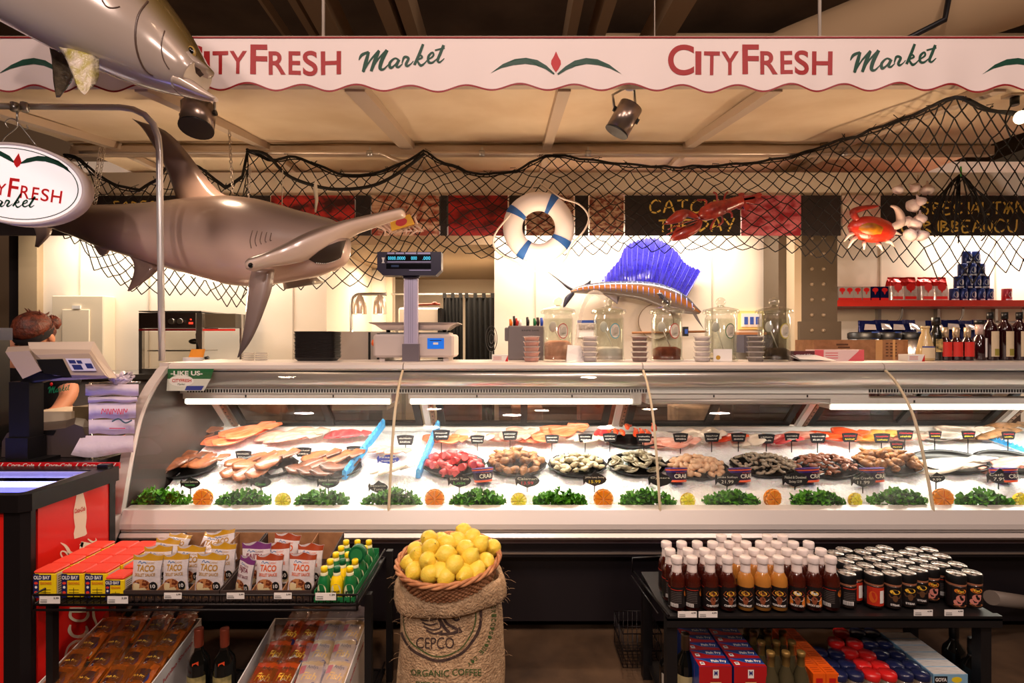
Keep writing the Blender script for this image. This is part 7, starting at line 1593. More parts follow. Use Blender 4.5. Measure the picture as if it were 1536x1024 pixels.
for i in range(26): d_ = V((rnd.uniform(-1, 1), rnd.uniform(-1, 1), rnd.uniform(-.4, 1))).normalized(); p0 = bc if i % 2 else hc+V((rnd.uniform(-.03, .06), 0, .10)); k.tube([p0, p0+d_*.045, p0+d_*.06+V((rnd.uniform(-.01, .01), 0, .006))], [.008, .005, .001], 4)
k.build('hair', t)
k = MB(mat('headband_black', (24, 20, 22), .8)); rings = []
for z, s_ in ((.0, 1.0), (.018, 1.03), (.04, 1.0)): rings.append([hc+HR @ V((.084*s_*math.cos(2*PI*q/24), .005+.102*s_*math.sin(2*PI*q/24), z)) for q in range(24)])
k.loft(rings, True, False, True).build('headband', t)
k = MB(mat('shirt_print_green', (20, 130, 90), .6)); market(k, lambda a, b: at(72+(a-535)*.066, 590-(420-b)*.085, YPn-.215)); k.build('shirt_script', t)
k = MB(RED); k.ell(at(77, 576, YPn-.21), (.008, .004, .010), 8, 6); k.build('shirt_logo', t)
# ================= left wire rack =================
WIRE = mat('rack_black_wire', (26, 22, 24), .4, .3)
def rack_shelf(k, xa, xb, ya, yb, z, lip=.04, step=.022, cross=2):
 for y, zz in ((ya, z), (yb, z), (ya, z+lip), (ya, z-.018)): k.tube([V((xa, y, zz)), V((xb, y, zz))], .004, 6)
 for x in (xa, xb): k.tube([V((x, ya, z)), V((x, yb, z))], .004, 6); k.tube([V((x, ya, z+lip)), V((x, yb, z+lip))], .0035, 6); k.tube([V((x, ya, z-.018)), V((x, ya, z+lip))], .004, 6)
 n = int((xb-xa)/step)
 for i in range(1, n):
  x = xa+(xb-xa)*i/n; k.tube([V((x, yb, z)), V((x, ya, z)), V((x, ya-.001, z+lip))], .0018, 4, False)
XL0, XL1, YL0, YL1, ZL = at(54, 0, 1.71).x, at(537, 0, 1.71).x, 1.70, 2.07, .497
t = thing('wire_display_rack', 'black wire rack with seasoning boxes and pouches beside the cooler', 'display rack', ((XL0+XL1)/2, 1.88, 0))
k = MB(WIRE); rack_shelf(k, XL0, XL1, YL0, YL1, ZL, .032); k.build('upper_shelf', t)
k = MB(WIRE); rack_shelf(k, XL0, XL1, YL0, YL1, .045, .03); k.build('lower_shelf', t)
for x, y in ((XL0+.01, YL1), (XL1+.02, YL1), (XL0+.01, YL0+.06), (XL1+.005, YL0+.12)): MB(BLK).bx(x-.012, x+.012, y-.012, y+.012, 0, ZL-.02 if y < 2 else ZL+.03).build('leg', t)
MB(BLK).bx(XL0, XL1, YL0+.02, YL1, ZL-.016, ZL-.006).build('deck', t); MB(BLK).bx(XL0, XL1, YL0+.02, YL1, .03, .04).build('deck', t)
def pricelabel(px, py, Y, txt, lab, w_=.068, h=.024):
 c = at(px, py, Y); t = thing('shelf_label', lab, 'price label', c, 'white price labels on the shelf edges'); fq = flat(c, (1, 0, 0), (0, 0, 1))
 k = MB(WPAINT); k.prism([fq(0, 0), fq(w_, 0), fq(w_, h), fq(0, h)], (0, .0015, 0)); k.build('card', t); k = MB(INK); f3 = lambda a, b: fq(a, b)+V((0, -.0006, 0)); text(k, txt, f3, w_*.70, w_*.95, h*.62, h*.88, bold=.03)
 for i in range(10): patch(k, f3, w_*.06+i*.0022, w_*.06+i*.0022+.001, h*.12, h*.38)
 patch(k, f3, w_*.06, w_*.38, h*.5, h*.56); k.build('print', t)
pricelabel(59, 905, 1.692, '5.99', 'price label 5.99 under the first seasoning tin'); pricelabel(161, 905, 1.692, '3.29', 'price label 3.29 under the small seasoning tin'); pricelabel(473, 900, 1.692, '1.39', 'price label 1.39 below the lemon juice bottles')
for px, lab in ((246, 'triple price label under the second taco pouch'), (340, 'triple price label under the fajita pouch'), (411, 'triple price label under the last taco pouch')): pricelabel(px, 898, 1.692, '2.99', lab, .058, .020)
OBY = mat('tin_yellow', (246, 214, 24), .4); OBN = mat('tin_navy', (30, 34, 84), .4); OBR = mat('tin_red_lid', (232, 66, 46), .45); OBO = mat('tin_orange_text', (214, 110, 30), .5)
def tin(h, small=False):
 w_ = .074 if not small else .062; d = .062; t = thing('seasoning_tin', '', 'tin', (0, 0, 0)); MB(OBY).bx(-w_/2, w_/2, -d/2, d/2, 0, h-.008, .004).build('tin_body', t)
 MB(OBR).bx(-w_/2-.001, w_/2+.001, -d/2-.001, d/2+.001, h-.010, h, .004).build('lid', t); fq = flat((-w_/2, -d/2-.0006, 0), (1, 0, 0), (0, 0, 1)); k = MB(OBN); f2_ = lambda a, b: fq(a, b)+V((0, -.0006, 0)); f3_ = lambda a, b: fq(a, b)+V((0, -.0012, 0))
 patch(k, fq, 0, w_*.26, 0, h-.010); patch(k, f2_, 0, w_*.82, h*.66, h*.86); k.use(WPAINT); text(k, 'OLD BAY', f3_, w_*.03, w_*.78, h*.69, h*.83, bold=.03); k.use(OBR); disc(k, f2_, w_*.13, h*.55, w_*.09, h*.05, 14); disc(k, f2_, w_*.13, h*.2, w_*.08, h*.06, 14); k.use(WPAINT); disc(k, f2_, w_*.13, h*.40, w_*.06, h*.05, 12)
 k.use(OBO); text(k, 'SEASONING', f3_, w_*.32, w_*.84, h*.50, h*.60, bold=.02); k.use(INK)
 for j in range(2): patch(k, f2_, w_*.34, w_*.8, h*(.2+.1*j), h*(.215+.1*j))
 patch(k, f2_, w_*.55, w_*.57, 0, h*.38); k.build('front_print', t)
 k = MB(mat('tin_side_panel', (220, 214, 196), .5)); fr2 = flat((w_/2+.0006, -d/2, 0), (0, 1, 0), (0, 0, 1)); patch(k, fr2, d*.1, d*.9, h*.08, h*.86); k.use(INK)
 for j in range(8): patch(k, lambda a, b: fr2(a, b)+V((.0006, 0, 0)), d*.16, d*.84, h*(.14+.085*j), h*(.165+.085*j))
 k.build('side_print', t); return t
o = tin(.092); o['group'] = 'large seasoning tins with red lids'; sp = []
xs_ = [[67.5, 111.5, 145], [97, 137, 168], [119, 157, 187], [139, 177, 200]]
for r in range(4):
 Y = 1.775+.068*r
 for c_ in range(3):
  x = (-1.593, -1.497, -1.417)[c_]; sp.append((V((x, Y, ZL)), 0, 'yellow seasoning tin with red lid, ' + 'row %s from front, %s from the cooler' % (('first', 'second', 'third', 'last')[r], ORD[c_])))
place(o, sp)
o = tin(.078, True); o.location = (-1.342, 1.76, ZL); tag(o, 'smaller yellow seasoning tin with black panel beside the taco pouches', 'tin')
o = tin(.078, True); o.location = (-1.342, 1.84, ZL); tag(o, 'second smaller seasoning tin just behind the other small one', 'tin')
def tray(xa, xb, lab):
 t = thing('cardboard_tray', lab, 'display tray', ((xa+xb)/2, 1.9, ZL)); ya, yb = 1.725, 2.06; k = MB(mat('tray_dark_card', (58, 44, 40), .7)); k.bx(xa, xb, ya, ya+.004, ZL, ZL+.034); k.bx(xa, xb, ya, yb, ZL-.003, ZL+.001)
 for x in (xa, xb-.004): k.add([V((x+q, y, z)) for q in (0, .004) for y, z in ((ya, ZL), (yb, ZL), (yb, ZL+.105), (ya+.02, ZL+.036), (ya, ZL+.034))], [[0, 1, 2, 3, 4], [9, 8, 7, 6, 5], [0, 5, 6, 1], [1, 6, 7, 2], [2, 7, 8, 3], [3, 8, 9, 4]])
 k.build('tray_shell', t); MB(CARD).bx(xa, xb, yb-.004, yb, ZL, ZL+.105).build('back_wall', t)
 for i in (1, 2):
  x = xa+(xb-xa)*i/3; MB(CARD).add([V((x+q, y, z)) for q in (-.0015, .0015) for y, z in ((ya+.004, ZL), (yb-.004, ZL), (yb-.004, ZL+.105), (ya+.004, ZL+.03))], [[0, 1, 2, 3], [7, 6, 5, 4], [1, 5, 6, 2], [2, 6, 7, 3], [3, 7, 4, 0]]).build('divider', t)
 k = MB(mat('tray_gold_print', (130, 96, 60), .6)); fq = flat(V((xa, ya-.0006, ZL)), (1, 0, 0), (0, 0, 1)); text(k, 'THE KITCHEN MILK EAT', fq, .02, xb-xa-.02, .008, .018); k.build('lettering', t)
TX0, TXm, TX1 = at(190, 0, 1.74).x, at(333, 0, 1.74).x, at(470, 0, 1.74).x
tray(TX0, TXm-.002, 'dark cardboard tray of gold-topped taco pouches'); tray(TXm+.002, TX1, 'dark cardboard tray of fajita and brown taco pouches')
PWH = mat('pouch_white_film', (214, 206, 208), .3, coat=.5, bump=.4, bs=30); FOOD = mat('pouch_food_photo', (196, 130, 80), .4, c2=(110, 50, 30), ns=90, coat=.4, contrast=(.45, .55)); RICE = mat('pouch_rice_photo', (226, 206, 160), .4)
def pouch(word, topm, wordm, num):
 t = thing('sauce_pouch', '', 'pouch', (0, 0, 0)); W_, H_ = .105, .132
 def S(u, v, off=0):   # u -.5...5, v 0..1 front surface
  bulge = .020*math.cos(PI*u)*math.sin(PI*min(1, v*1.05))**.6 if v < 1 else 0
  wv = W_*(.88+.12*abs(2*v-1)**2)
  return V((u*wv, -bulge-off+.004*math.sin(6*u+3*v), v*H_+.0035*math.cos(9*u)*(v > .95)))
 def sheet_(k, u0, u1, v0, v1, off, nu=8, nv=8):
  vs = [S(u0+(u1-u0)*a/nu, v0+(v1-v0)*b/nv, off) for b in range(nv+1) for a in range(nu+1)]; k.add(vs, [[b*(nu+1)+a, b*(nu+1)+a+1, (b+1)*(nu+1)+a+1, (b+1)*(nu+1)+a] for b in range(nv) for a in range(nu)], True)
 k = MB(PWH); sheet_(k, -.5, .5, 0, .86, 0, 10, 10); k.use(topm); sheet_(k, -.5, .5, .86, 1, 0, 10, 2)
 o_ = len(k.v); k.use(PWH); vs = [];
 for b in range(9):
  for a in range(9): p = S(-.5+a/8, b/8); vs.append(V((p.x, -p.y*.6+.001, p.z)))
 k.add(vs, [[b*9+a+9, b*9+a+10, b*9+a+1, b*9+a] for b in range(8) for a in range(8)], True); k.build('pouch_body', t)
 k = MB(wordm); f2_ = lambda a, b: S(a, b, .0012); text(k, word, f2_, -.33, .33, .60, .76, bold=.03); text(k, 'SKILLET SAUCE', f2_, -.36, .36, .48, .56, bold=.02); k.use(mat('pouch_blue_script', (70, 110, 160), .4)); stroke(k, f2_, [(-.3, .79), (-.24, .84), (-.18, .79), (-.1, .82), (0, .80)], .018); k.use(wordm); text(k, 'CLASSIC', f2_, .0, .3, .785, .83)
 k.build('pouch_lettering', t)
 k = MB(RICE); sheet_(k, -.40, .42, .03, .30, .0008, 8, 4); k.use(FOOD); n = 14
 k.add([S(-.1, .22, .0014)]+[S(-.1+.34*math.cos(2*PI*a/n), .22+.20*math.sin(2*PI*a/n), .0014) for a in range(n)], [[0, 1+a, 1+(a+1) % n] for a in range(n)], True); k.build('food_picture', t)
 k = MB(INK); k.add([S(.3, .22, .0028)]+[S(.3+.13*math.cos(2*PI*a/n), .22+.12*math.sin(2*PI*a/n), .0028) for a in range(n)], [[0, 1+a, 1+(a+1) % n] for a in range(n)]); k.use(WPAINT); text(k, num, lambda a, b: S(a, b, .0036), .22, .37, .17, .27, bold=.02); k.build('round_badge', t)
 return t
GLD = mat('pouch_gold', (186, 140, 30), .35, coat=.5); PUR = mat('pouch_purple', (110, 50, 110), .35, coat=.5); BRN = mat('pouch_brown', (150, 60, 26), .35, coat=.5); GLW = mat('pouch_word_gold', (176, 132, 40), .5); PUW = mat('pouch_word_purple', (120, 50, 70), .5); BRW = mat('pouch_word_orange', (206, 90, 30), .5)
def slot(px, Y, dz=0): return V(((px-768)*Y/F, Y, ZL+.003+dz))
o = pouch('TACO', GLD, GLW, '10'); o['group'] = 'gold-topped taco pouches'
place(o, [(slot(218, 1.765), (-.10, .03, .05), 'gold-topped TACO pouch at the front beside the tins', (1, 1, 1)), (slot(263, 1.77), (-.1, -.02, .05), 'gold-topped TACO pouch, second at the front', (.86, 1, 1)), (slot(313, 1.765), (-.1, .03, -.02), 'gold-topped TACO pouch, third at the front', (1, 1, 1.02)),
   (slot(236, 1.84), (-.08, -.02, .0), 'gold-topped pouch just behind the first taco pouch', (1, 1, 1)), (slot(284, 1.84), (-.08, .02, .0), 'gold-topped pouch just behind the second taco pouch', (1, 1, 1)), (slot(334, 1.85), (-.06, 0, .0), 'gold-topped pouch just behind the third taco pouch', (.9, 1, 1.05)),
   (slot(258, 1.99, .012), (-.3, .2, .2), 'slumped gold pouch in the back corner of the tray', (.8, 1, .8)), (slot(306, 1.97), (-.5, .25, .1), 'gold pouch lying tilted in the middle slot', (1, 1, .95)), (slot(336, 2.0, .01), (-.25, -.2, 0), 'gold pouch at the back of the third slot', (1, 1, .88)), (slot(242, 1.92), (-.2, .1, 0), 'gold pouch third deep in the first slot', (.9, 1, .95))])
o = pouch('FAJITA', PUR, PUW, '15'); o['group'] = 'purple-topped fajita pouches'
place(o, [(slot(364, 1.765), (-.1, .1, -.4), 'turned purple FAJITA pouch at the front', (.7, 1, .95)), (slot(383, 1.83), (-.08, 0, 0), 'purple-topped CLASSIC FAJITA pouch behind the turned one', (1.02, 1, 1.12))])
o = pouch('TACO', BRN, BRW, '10'); o['group'] = 'brown-topped taco pouches'
place(o, [(slot(403, 1.765), (-.1, .0, .0), 'brown-topped TACO pouch at the front, first of two', (.92, 1, 1)), (slot(451, 1.765), (-.1, .03, .0), 'brown-topped TACO pouch at the front beside the lemon juice', (.92, 1, 1.02)), (slot(417, 1.84), (-.08, -.05, .05), 'brown-topped pouch behind the first brown taco pouch', (.9, 1, 1.08)), (slot(463, 1.83), (-.08, .03, 0), 'brown-topped pouch behind the last taco pouch', (.9, 1, 1.08)), (slot(424, 1.92), (-.1, .1, 0), 'orange-brown pouch third deep in the second tray', (.95, 1, 1.1))])
GX0, GX1 = at(474, 0, 1.74).x, at(534, 0, 1.74).x
t = thing('green_carton', 'green open carton holding citrus juice bottles', 'carton', ((GX0+GX1)/2, 1.88, ZL)); GRC = mat('green_card', (26, 120, 66), .6); k = MB(GRC); k.bx(GX0, GX1, 1.725, 2.04, ZL-.004, ZL); k.bx(GX0, GX1, 1.722, 1.725, ZL-.004, ZL+.012); k.bx(GX0, GX1, 2.037, 2.04, ZL, ZL+.05)
for x in (GX0, GX1-.002): k.bx(x, x+.002, 1.725, 2.04, ZL, ZL+.035)
k.build('carton_walls', t)
JG = mat('bottle_green', (20, 110, 56), .3, coat=.3); JY = mat('bottle_yellow', (250, 214, 20), .3, coat=.3); JL = mat('juice_label', (222, 220, 180), .5); CG = mat('cap_green', (10, 96, 56), .35)
def juice(body, cap, word):
 t = thing('juice_bottle', '', 'bottle', (0, 0, 0)); MB(body).lathe([(.018, 0), (.0215, .005), (.0215, .05), (.018, .068), (.011, .078), (.010, .084)], n=20, cap=True).build('bottle_body', t)
 MB(JL).lathe([(.0125, .077), (.0125, .086), (.010, .088)], n=16).build('collar', t); MB(cap).lathe([(.0115, .086), (.0115, .102), (.0095, .105), (.001, .105)], n=16, cap=True).build('cap', t)
 k = MB(JL); fq = wrap(.0215, .004, .0007); disc(k, fq, 0, .026, .017, .024, 20); k.use(INK); text(k, word, wrap(.0215, .004, .0014), -.013, .013, .020, .028, bold=.03); k.use(body); disc(k, wrap(.0215, .004, .0014), 0, .012, .007, .006, 12); k.use(JL); disc(k, wrap(.0215, .004, .0018), 0, .012, .004, .0035, 12); k.build('label', t); return t
cw = (GX1-GX0-.004)/3
og_ = juice(JG, JY, 'LIME JUICE'); og_['group'] = 'green lime juice bottles with yellow caps'; oy_ = juice(JY, CG, 'LEMON'); oy_['group'] = 'yellow lemon juice bottles with green caps'
sg_ = []; sy_ = []
for r in range(5):
 for c_ in range(3):
  loc = V((GX0+.002+cw*(c_+.5), 1.75+.058*r, ZL)); side = ('beside the pouches', 'in the middle', 'at the outer side')[c_]
  if c_ == 1 and r in (0, 1): sy_.append((loc, .1, 'yellow juice bottle with green cap, %s row' % rowname(r, 5)))
  elif not (c_ == 1 and r == 3): sg_.append((loc, .15*((r*3+c_) % 3-1), 'green lime juice bottle %s, %s row' % (side, rowname(r, 5))))
place(og_, sg_); place(oy_, sy_)
k = MB(CG); c = at(535, 832, 1.84); k.tube([c+V((0, .03, .0)), c], .030, 20); k.use(GRC); k.tube([c+V((0, -.001, 0)), c+V((0, -.004, 0))], .022, 20); solo(k, 'juice_bottle_lying', 'green bottle lying base-out on top of the juice bottles', 'bottle', loc=c); bpy.data.objects['juice_bottle_lying'].name = 'juice_bottle'
WBX = mat('white_card', (206, 198, 194), .7);
def slopebox(xa0, xa1, xb0, xb1, lab, name='open_display_box', mid=None):
 """xa: front x pair, xb: back x pair (metres)"""
 t = thing(name, lab, 'display box', ((xa0+xa1)/2, 1.85, .05)); y0, y1, zf, zb = 1.66, 2.04, .17, .268; T = .004
 k = MB(WBX)
 for x, s_ in ((xa0, 1), (xa1, -1)): k.add([V((x+q, y, z)) for q in (0, s_*T) for y, z in ((y0, .05), (y1, .05), (y1, zb), (y0, zf))], [[0, 1, 2, 3], [7, 6, 5, 4], [0, 4, 5, 1], [1, 5, 6, 2], [2, 6, 7, 3], [3, 7, 4, 0]])
 k.bx(xa0, xa1, y1-T, y1, .05, zb); k.bx(xa0, xa1, y0, y0+T, .05, zf-.06); k.bx(xa0, xa1, y0, y1, .046, .05); k.build('box_walls', t)
 if mid is not None:
  k = MB(WBX); k.add([V((mid+q, y, z)) for q in (0, T) for y, z in ((y0, .05), (y1, .05), (y1, zb-.01), (y0, zf-.005))], [[0, 1, 2, 3], [7, 6, 5, 4], [1, 5, 6, 2], [2, 6, 7, 3], [3, 7, 4, 0]]); k.build('box_divider', t)
 k = MB(mat('box_red_text', (190, 50, 50), .6)); fq = lambda a, b: V((xa1+.0008, y0+.02+a, .09+b+a*.26)); text(k, 'Indiana Jumbo Shrimp', fq, .04, .3, .03, .05, bold=.02); k.build('box_print', t); return t
slopebox(-1.63, -1.236, 0, 0, 'white open box of orange fish fry bags on the lower shelf'); slopebox(-.945, -.574, 0, 0, 'white open box split between orange and clear fish bags', mid=-.765)
OBG = mat('bag_orange_breading', (206, 108, 14), .35, c2=(140, 62, 10), ns=12, coat=.5, bump=.7, bs=26); CLB = mat('bag_clear_top', (120, 66, 24), .2, coat=.6, bump=.8, bs=30, alpha=.5); CLC = mat('bag_clear_film', (190, 180, 196), .2, coat=.6, bump=.8, bs=30, alpha=.32); WFL = mat('bag_white_flour', (206, 178, 140), .4, c2=(176, 146, 108), ns=10, coat=.6, bump=.5, bs=26); RBG = mat('bag_red_breading', (170, 30, 20), .3, c2=(190, 84, 16), ns=7, coat=.7, bump=.6, bs=26)
def bagproto(body, film, kind):
 t = thing('breading_bag', '', 'bag', (0, 0, 0)); W_, H_ = .085, .16; rnd = random.Random(3); vs = []; nu, nv = 8, 12
 def S(u, v, off=0): b = .016*math.cos(PI*u)*math.sin(PI*min(1, .1+v*1.1))**.7 if v < .9 else 0; return V((u*W_*(1-.08*math.sin(PI*v)), v*H_, .008+b+off+.002*math.sin(9*v+5*u)))
 k = MB(body); vs = [S(-.5+a/nu, .66*b/nv) for b in range(nv+1) for a in range(nu+1)]; k.add(vs, [[b*(nu+1)+a, b*(nu+1)+a+1, (b+1)*(nu+1)+a+1, (b+1)*(nu+1)+a] for b in range(nv) for a in range(nu)], True)
 k.add([V((v.x, v.y, 0)) for v in vs], [[b*(nu+1)+a+nu+1, b*(nu+1)+a+nu+2, b*(nu+1)+a+1, b*(nu+1)+a] for b in range(nv) for a in range(nu)]); k.build('bag_body', t)
 k = MB(film); vs = [S(-.5+a/nu, .62+.44*b/6)+V((0, 0, .003+.004*math.sin(a*2.3+b))) for b in range(7) for a in range(nu+1)]; k.add(vs, [[b*(nu+1)+a, b*(nu+1)+a+1, (b+1)*(nu+1)+a+1, (b+1)*(nu+1)+a] for b in range(6) for a in range(nu)], True); k.build('film_top', t)
 f2_ = lambda a, b: S(a, b, .0015); f3_ = lambda a, b: S(a, b, .003)
 if kind == 'orange':
  k = MB(WPAINT); disc(k, f2_, 0, .12, .42, .15, 22); k.use(mat('bag_navy_badge', (40, 36, 90), .4)); disc(k, f2_, .05, .32, .33, .17, 22); k.use(mat('bag_brown_label', (60, 30, 20), .4)); patch(k, f3_, -.33, .3, .24, .50, 4); k.use(mat('bag_gold_text', (230, 180, 60), .4)); text(k, 'Fish Fry', lambda a, b: S(a, b, .004), -.28, .25, .30, .36, bold=.02); k.use(RED); patch(k, f3_, -.45, .45, .01, .05, 4); k.build('bag_print', t)
 else:
  k = MB(mat('bag_yellow_text', (240, 190, 40), .4) if kind != 'red' else mat('bag_gold_text', (1, 1, 1))); text(k, 'Fish', f2_, -.30, .34, .22, .38, bold=.02, shear=.3); k.use(mat('bag_navy_badge', (1, 1, 1))); disc(k, f2_, .28, .12, .11, .065, 14); stroke(k, f2_, [(-.4, .06), (-.1, .1), (.2, .05), (.4, .08)], .02); k.use(RED); patch(k, f2_, -.46, -.22, .36, .54, 2); k.use(INK); text(k, 'Andys', f2_, -.15, .32, .44, .54, bold=.01); k.build('bag_print', t)
 return t
o = bagproto(OBG, CLB, 'orange'); o['group'] = 'orange fish fry bags'; sp = []
for r in range(5):
 for c_ in range(4):
  y = 1.665+.072*r; x = -1.585+c_*.098+.004*((r*3+c_) % 3-1); sp.append((V((x, y, .135+.02*r+.004*c_)), (math.radians(24), .05*((c_*5+r) % 3-1), .06*((r*7+c_*3) % 5-2)), 'orange fish fry bag, %s from the cooler in the %s row' % (ORD[c_], rowname(r, 5))))
place(o, sp)
o = bagproto(RBG, CLB, 'red'); o['group'] = 'red and orange fish breading bags'
place(o, [(V((-.885+.078*c_+.01*r, 1.67+.085*r, .13+.028*r)), (math.radians(26), .04, .08*((r+c_) % 3-1)), 'red and orange fish bag, %s column, %s row' % (('wine side', 'divider side')[c_], rowname(r, 4))) for r in range(4) for c_ in range(2)])
o = bagproto(WFL, CLC, 'white'); o['group'] = 'clear bags of white fish breading'
place(o, [(V((-.715+.085*c_+.004*r, 1.67+.085*r, .135+.026*r)), (math.radians(28), .05, .07*((r*2+c_) % 3-1)), 'clear bag of white fish breading, %s column, %s row' % (('divider side', 'outer side')[c_], rowname(r, 4))) for r in range(4) for c_ in range(2)])
def wine(name, lab, px, py, Y, ztop, zbase, glass, capm, labm, Rb=.037, group=None, extra=None):
 x = (px-768)*Y/F; H = ztop-zbase; t = thing(name, lab, 'bottle', (x, Y, zbase), group); c = V((x, Y, zbase))
 MB(glass).lathe([(Rb*.9, 0), (Rb, .01), (Rb, H*.56), (Rb*.9, H*.63), (Rb*.45, H*.72), (.014, H*.77), (.0135, H*.97)], c, 24, cap=True).build('bottle_body', t)
 MB(capm).lathe([(.0145, H*.78), (.0155, H*.80), (.0155, H*.985), (.0145, H), (.001, H)], c, 18).build('capsule', t)
 k = MB(labm); k.smooth = True; n = 8; k.add([c+V(((Rb+.0008)*math.sin(-1.1+2.2*i/n), -(Rb+.0008)*math.cos(-1.1+2.2*i/n), z*H)) for z in (.14, .46) for i in range(n+1)], [[i, i+1, n+2+i, n+1+i] for i in range(n)], True)
 if extra: k.use(extra); k.add([c+V(((Rb*.95)*math.sin(a), -(Rb*.95)*math.cos(a), z*H)) for a, z in ((-.1, .575), (.5, .60), (.5, .65), (-.1, .625))], [[0, 1, 2, 3]])
 k.build('label', t); return t
WNG = mat('wine_dark_glass', (14, 14, 12), .1, coat=.6); COP = mat('copper_capsule', (170, 84, 60), .35, .4); WLB = mat('wine_label_green', (70, 80, 50), .5, c2=(190, 170, 110), ns=30)
wine('wine_bottle', 'dark wine bottle with copper capsule beside the orange bag box', 298.5, 945, 1.85, .335, .045, WNG, COP, WLB, extra=mat('orange_price_dot', (236, 80, 40), .5)); wine('wine_bottle', 'dark wine bottle with copper capsule and tilted orange sticker', 337, 945, 1.85, .335, .045, WNG, COP, WLB, extra=mat('orange_price_dot', (1, 1, 1)))
# ================= burlap sack with basket of lemons =================
BUR = mat('burlap', (206, 174, 138), .95, c2=(176, 144, 110), ns=45, bump=.9, bs=130); BLK_PR = mat('sack_print_black', (50, 38, 38), .9, c2=(84, 64, 56), ns=90); GRN_PR = mat('sack_print_green', (44, 84, 36), .9, c2=(88, 100, 56), ns=90)
XS, YS_ = (676-768)*1.85/F, 1.86
t = thing('burlap_sack', 'burlap coffee sack printed CEPCO standing on the floor', 'sack', (XS, YS_, 0))
def sackr(z):
 return interp([(0, .195, .16), (.1, .198, .165), (.3, .187, .16), (.42, .182, .158), (.50, .180, .162), (.60, .182, .166)], z)
def sackp(th, z, off=0):
 rx, ry = sackr(z); w_ = 1+.018*math.sin(3*th+z*9)+.012*math.sin(7*th-z*14)+.008*math.sin(13*th+z*30)
 return V((XS+(rx*w_+off)*math.sin(th), YS_-(ry*w_+off)*math.cos(th), z))
k = MB(BUR); n = 72; zs = [.50*i/30 for i in range(31)]; k.loft([[sackp(2*PI*a/n, z) for a in range(n)] for z in zs], True, True, True); k.build('sack_body', t)
k = MB(BUR); rings = []
for j, (z, off) in enumerate(((.455, .003), (.448, .009), (.455, .016), (.475, .018), (.505, .016), (.528, .012), (.54, .002), (.532, -.008), (.50, -.014))):
 rings.append([sackp(2*PI*a/n, z if True else z, off+.004*math.sin(5*2*PI*a/n+j*.4))+V((0, 0, (.010*math.sin(2*PI*a/n)+.008*math.sin(4*PI*a/n+1)+(.012 if j > 3 else 0)*math.cos(2*PI*a/n+PI))*1)) for a in range(n)])
k.loft(rings, True, False, True); k.build('folded_cuff', t)
k = MB(BUR); rnd = random.Random(5)
for i in range(110):
 th = rnd.uniform(-1.9, 1.9); z = rnd.choice((rnd.uniform(.45, .50), rnd.uniform(.1, .45), .53)); p = sackp(th, z, .016 if z > .44 else 0); d_ = V((math.sin(th), -math.cos(th), 0))*rnd.uniform(.008, .03)+V((rnd.uniform(-.015, .015), 0, rnd.uniform(-.02, .015)))
 k.tube([p, p+d_*.6, p+d_+V((0, 0, -.006))], .0006, 3)
k.build('loose_threads', t)
Lsk = lambda px, py: (lambda th_z: sackp(th_z[0], th_z[1], .0016))(_solve(px, py))
def _solve(px, py):
 Y = 1.70
 for _ in range(6):
  x = (px-768)*Y/F; z = CZ-(py-512)*Y/F; rx, ry = sackr(max(0, z)); s_ = max(-.98, min(.98, (x-XS)/rx)); Y = YS_-ry*math.cos(math.asin(s_))
 x = (px-768)*Y/F; z = CZ-(py-512)*Y/F; rx, ry = sackr(max(0, z)); return (math.asin(max(-.98, min(.98, (x-XS)/rx))), z)
k = MB(BLK_PR); text(k, 'CEPCO', Lsk, 625, 681, 972, 955, bold=.0)
arc = [(660+62*math.cos(math.radians(a)), 923+66*math.sin(math.radians(a))) for a in range(-18, 200, 8)]
arc = [p for p in arc if p[0] > 602]
stroke(k, Lsk, arc, 4.2, 3)
for pts, w_ in ((((630, 918), (640, 922), (652, 920), (656, 928), (642, 930), (632, 928)), 2.2), (((634, 932), (644, 937), (656, 935)), 2.2), (((636, 938), (648, 944), (660, 942), (660, 934)), 2.2), (((640, 944), (652, 950), (664, 946)), 2.6), (((664, 924), (670, 934), (680, 940), (688, 946), (670, 950), (658, 950)), 4), (((676, 924), (684, 930), (690, 926), (686, 920)), 3), (((682, 946), (692, 948), (688, 940)), 2), (((658, 928), (666, 940), (674, 948)), 5)): stroke(k, Lsk, pts, w_)
k.build('black_print', t)
k = MB(GRN_PR); arc = [(660+54*math.cos(math.radians(a)), 923+60*math.sin(math.radians(a))) for a in range(-18, 190, 8)]; arc = [p for p in arc if p[0] > 602]; stroke(k, Lsk, arc, 1.8, 3)
text(k, 'ORGANIC COFFEE', Lsk, 616, 722, 1013, 1003, bold=.01); text(k, 'PERU', Lsk, 624, 660, 1030, 1021, bold=.01)
for i, ch in enumerate('MEXICO,S.A.DE C.V'):
 if ch == ' ': continue
 a = math.radians(-18+i*4.6); cx, cy = 664+72*math.cos(a), 926+80*math.sin(a)
 def fz(u, v, cx=cx, cy=cy, a=a): return Lsk(cx+(-math.sin(a))*u*5.5+math.cos(a)*v*-6, cy+math.cos(a)*u*5.5+math.sin(a)*v*-6)
 text(k, ch, lambda u, v: fz(u, -v), 0, .85, 0, 1, bold=.02)
k.build('green_print', t)
WCK = mat('wicker', (200, 142, 98), .6, c2=(156, 98, 62), ns=30); BKC = V(((673.5-768)*1.84/F, 1.83, .0))
t = thing('lemon_basket', 'round wicker basket on the sack filled with lemons', 'basket', (BKC.x, BKC.y, .5))
BM = Matrix.Rotation(math.radians(6), 3, 'X') @ Matrix.Rotation(math.radians(-3), 3, 'Y'); BC = V((BKC.x, BKC.y, .590))
def bk(r, z, a): return BC+BM @ V((r*math.cos(a), r*math.sin(a), z))
k = MB(WCK)
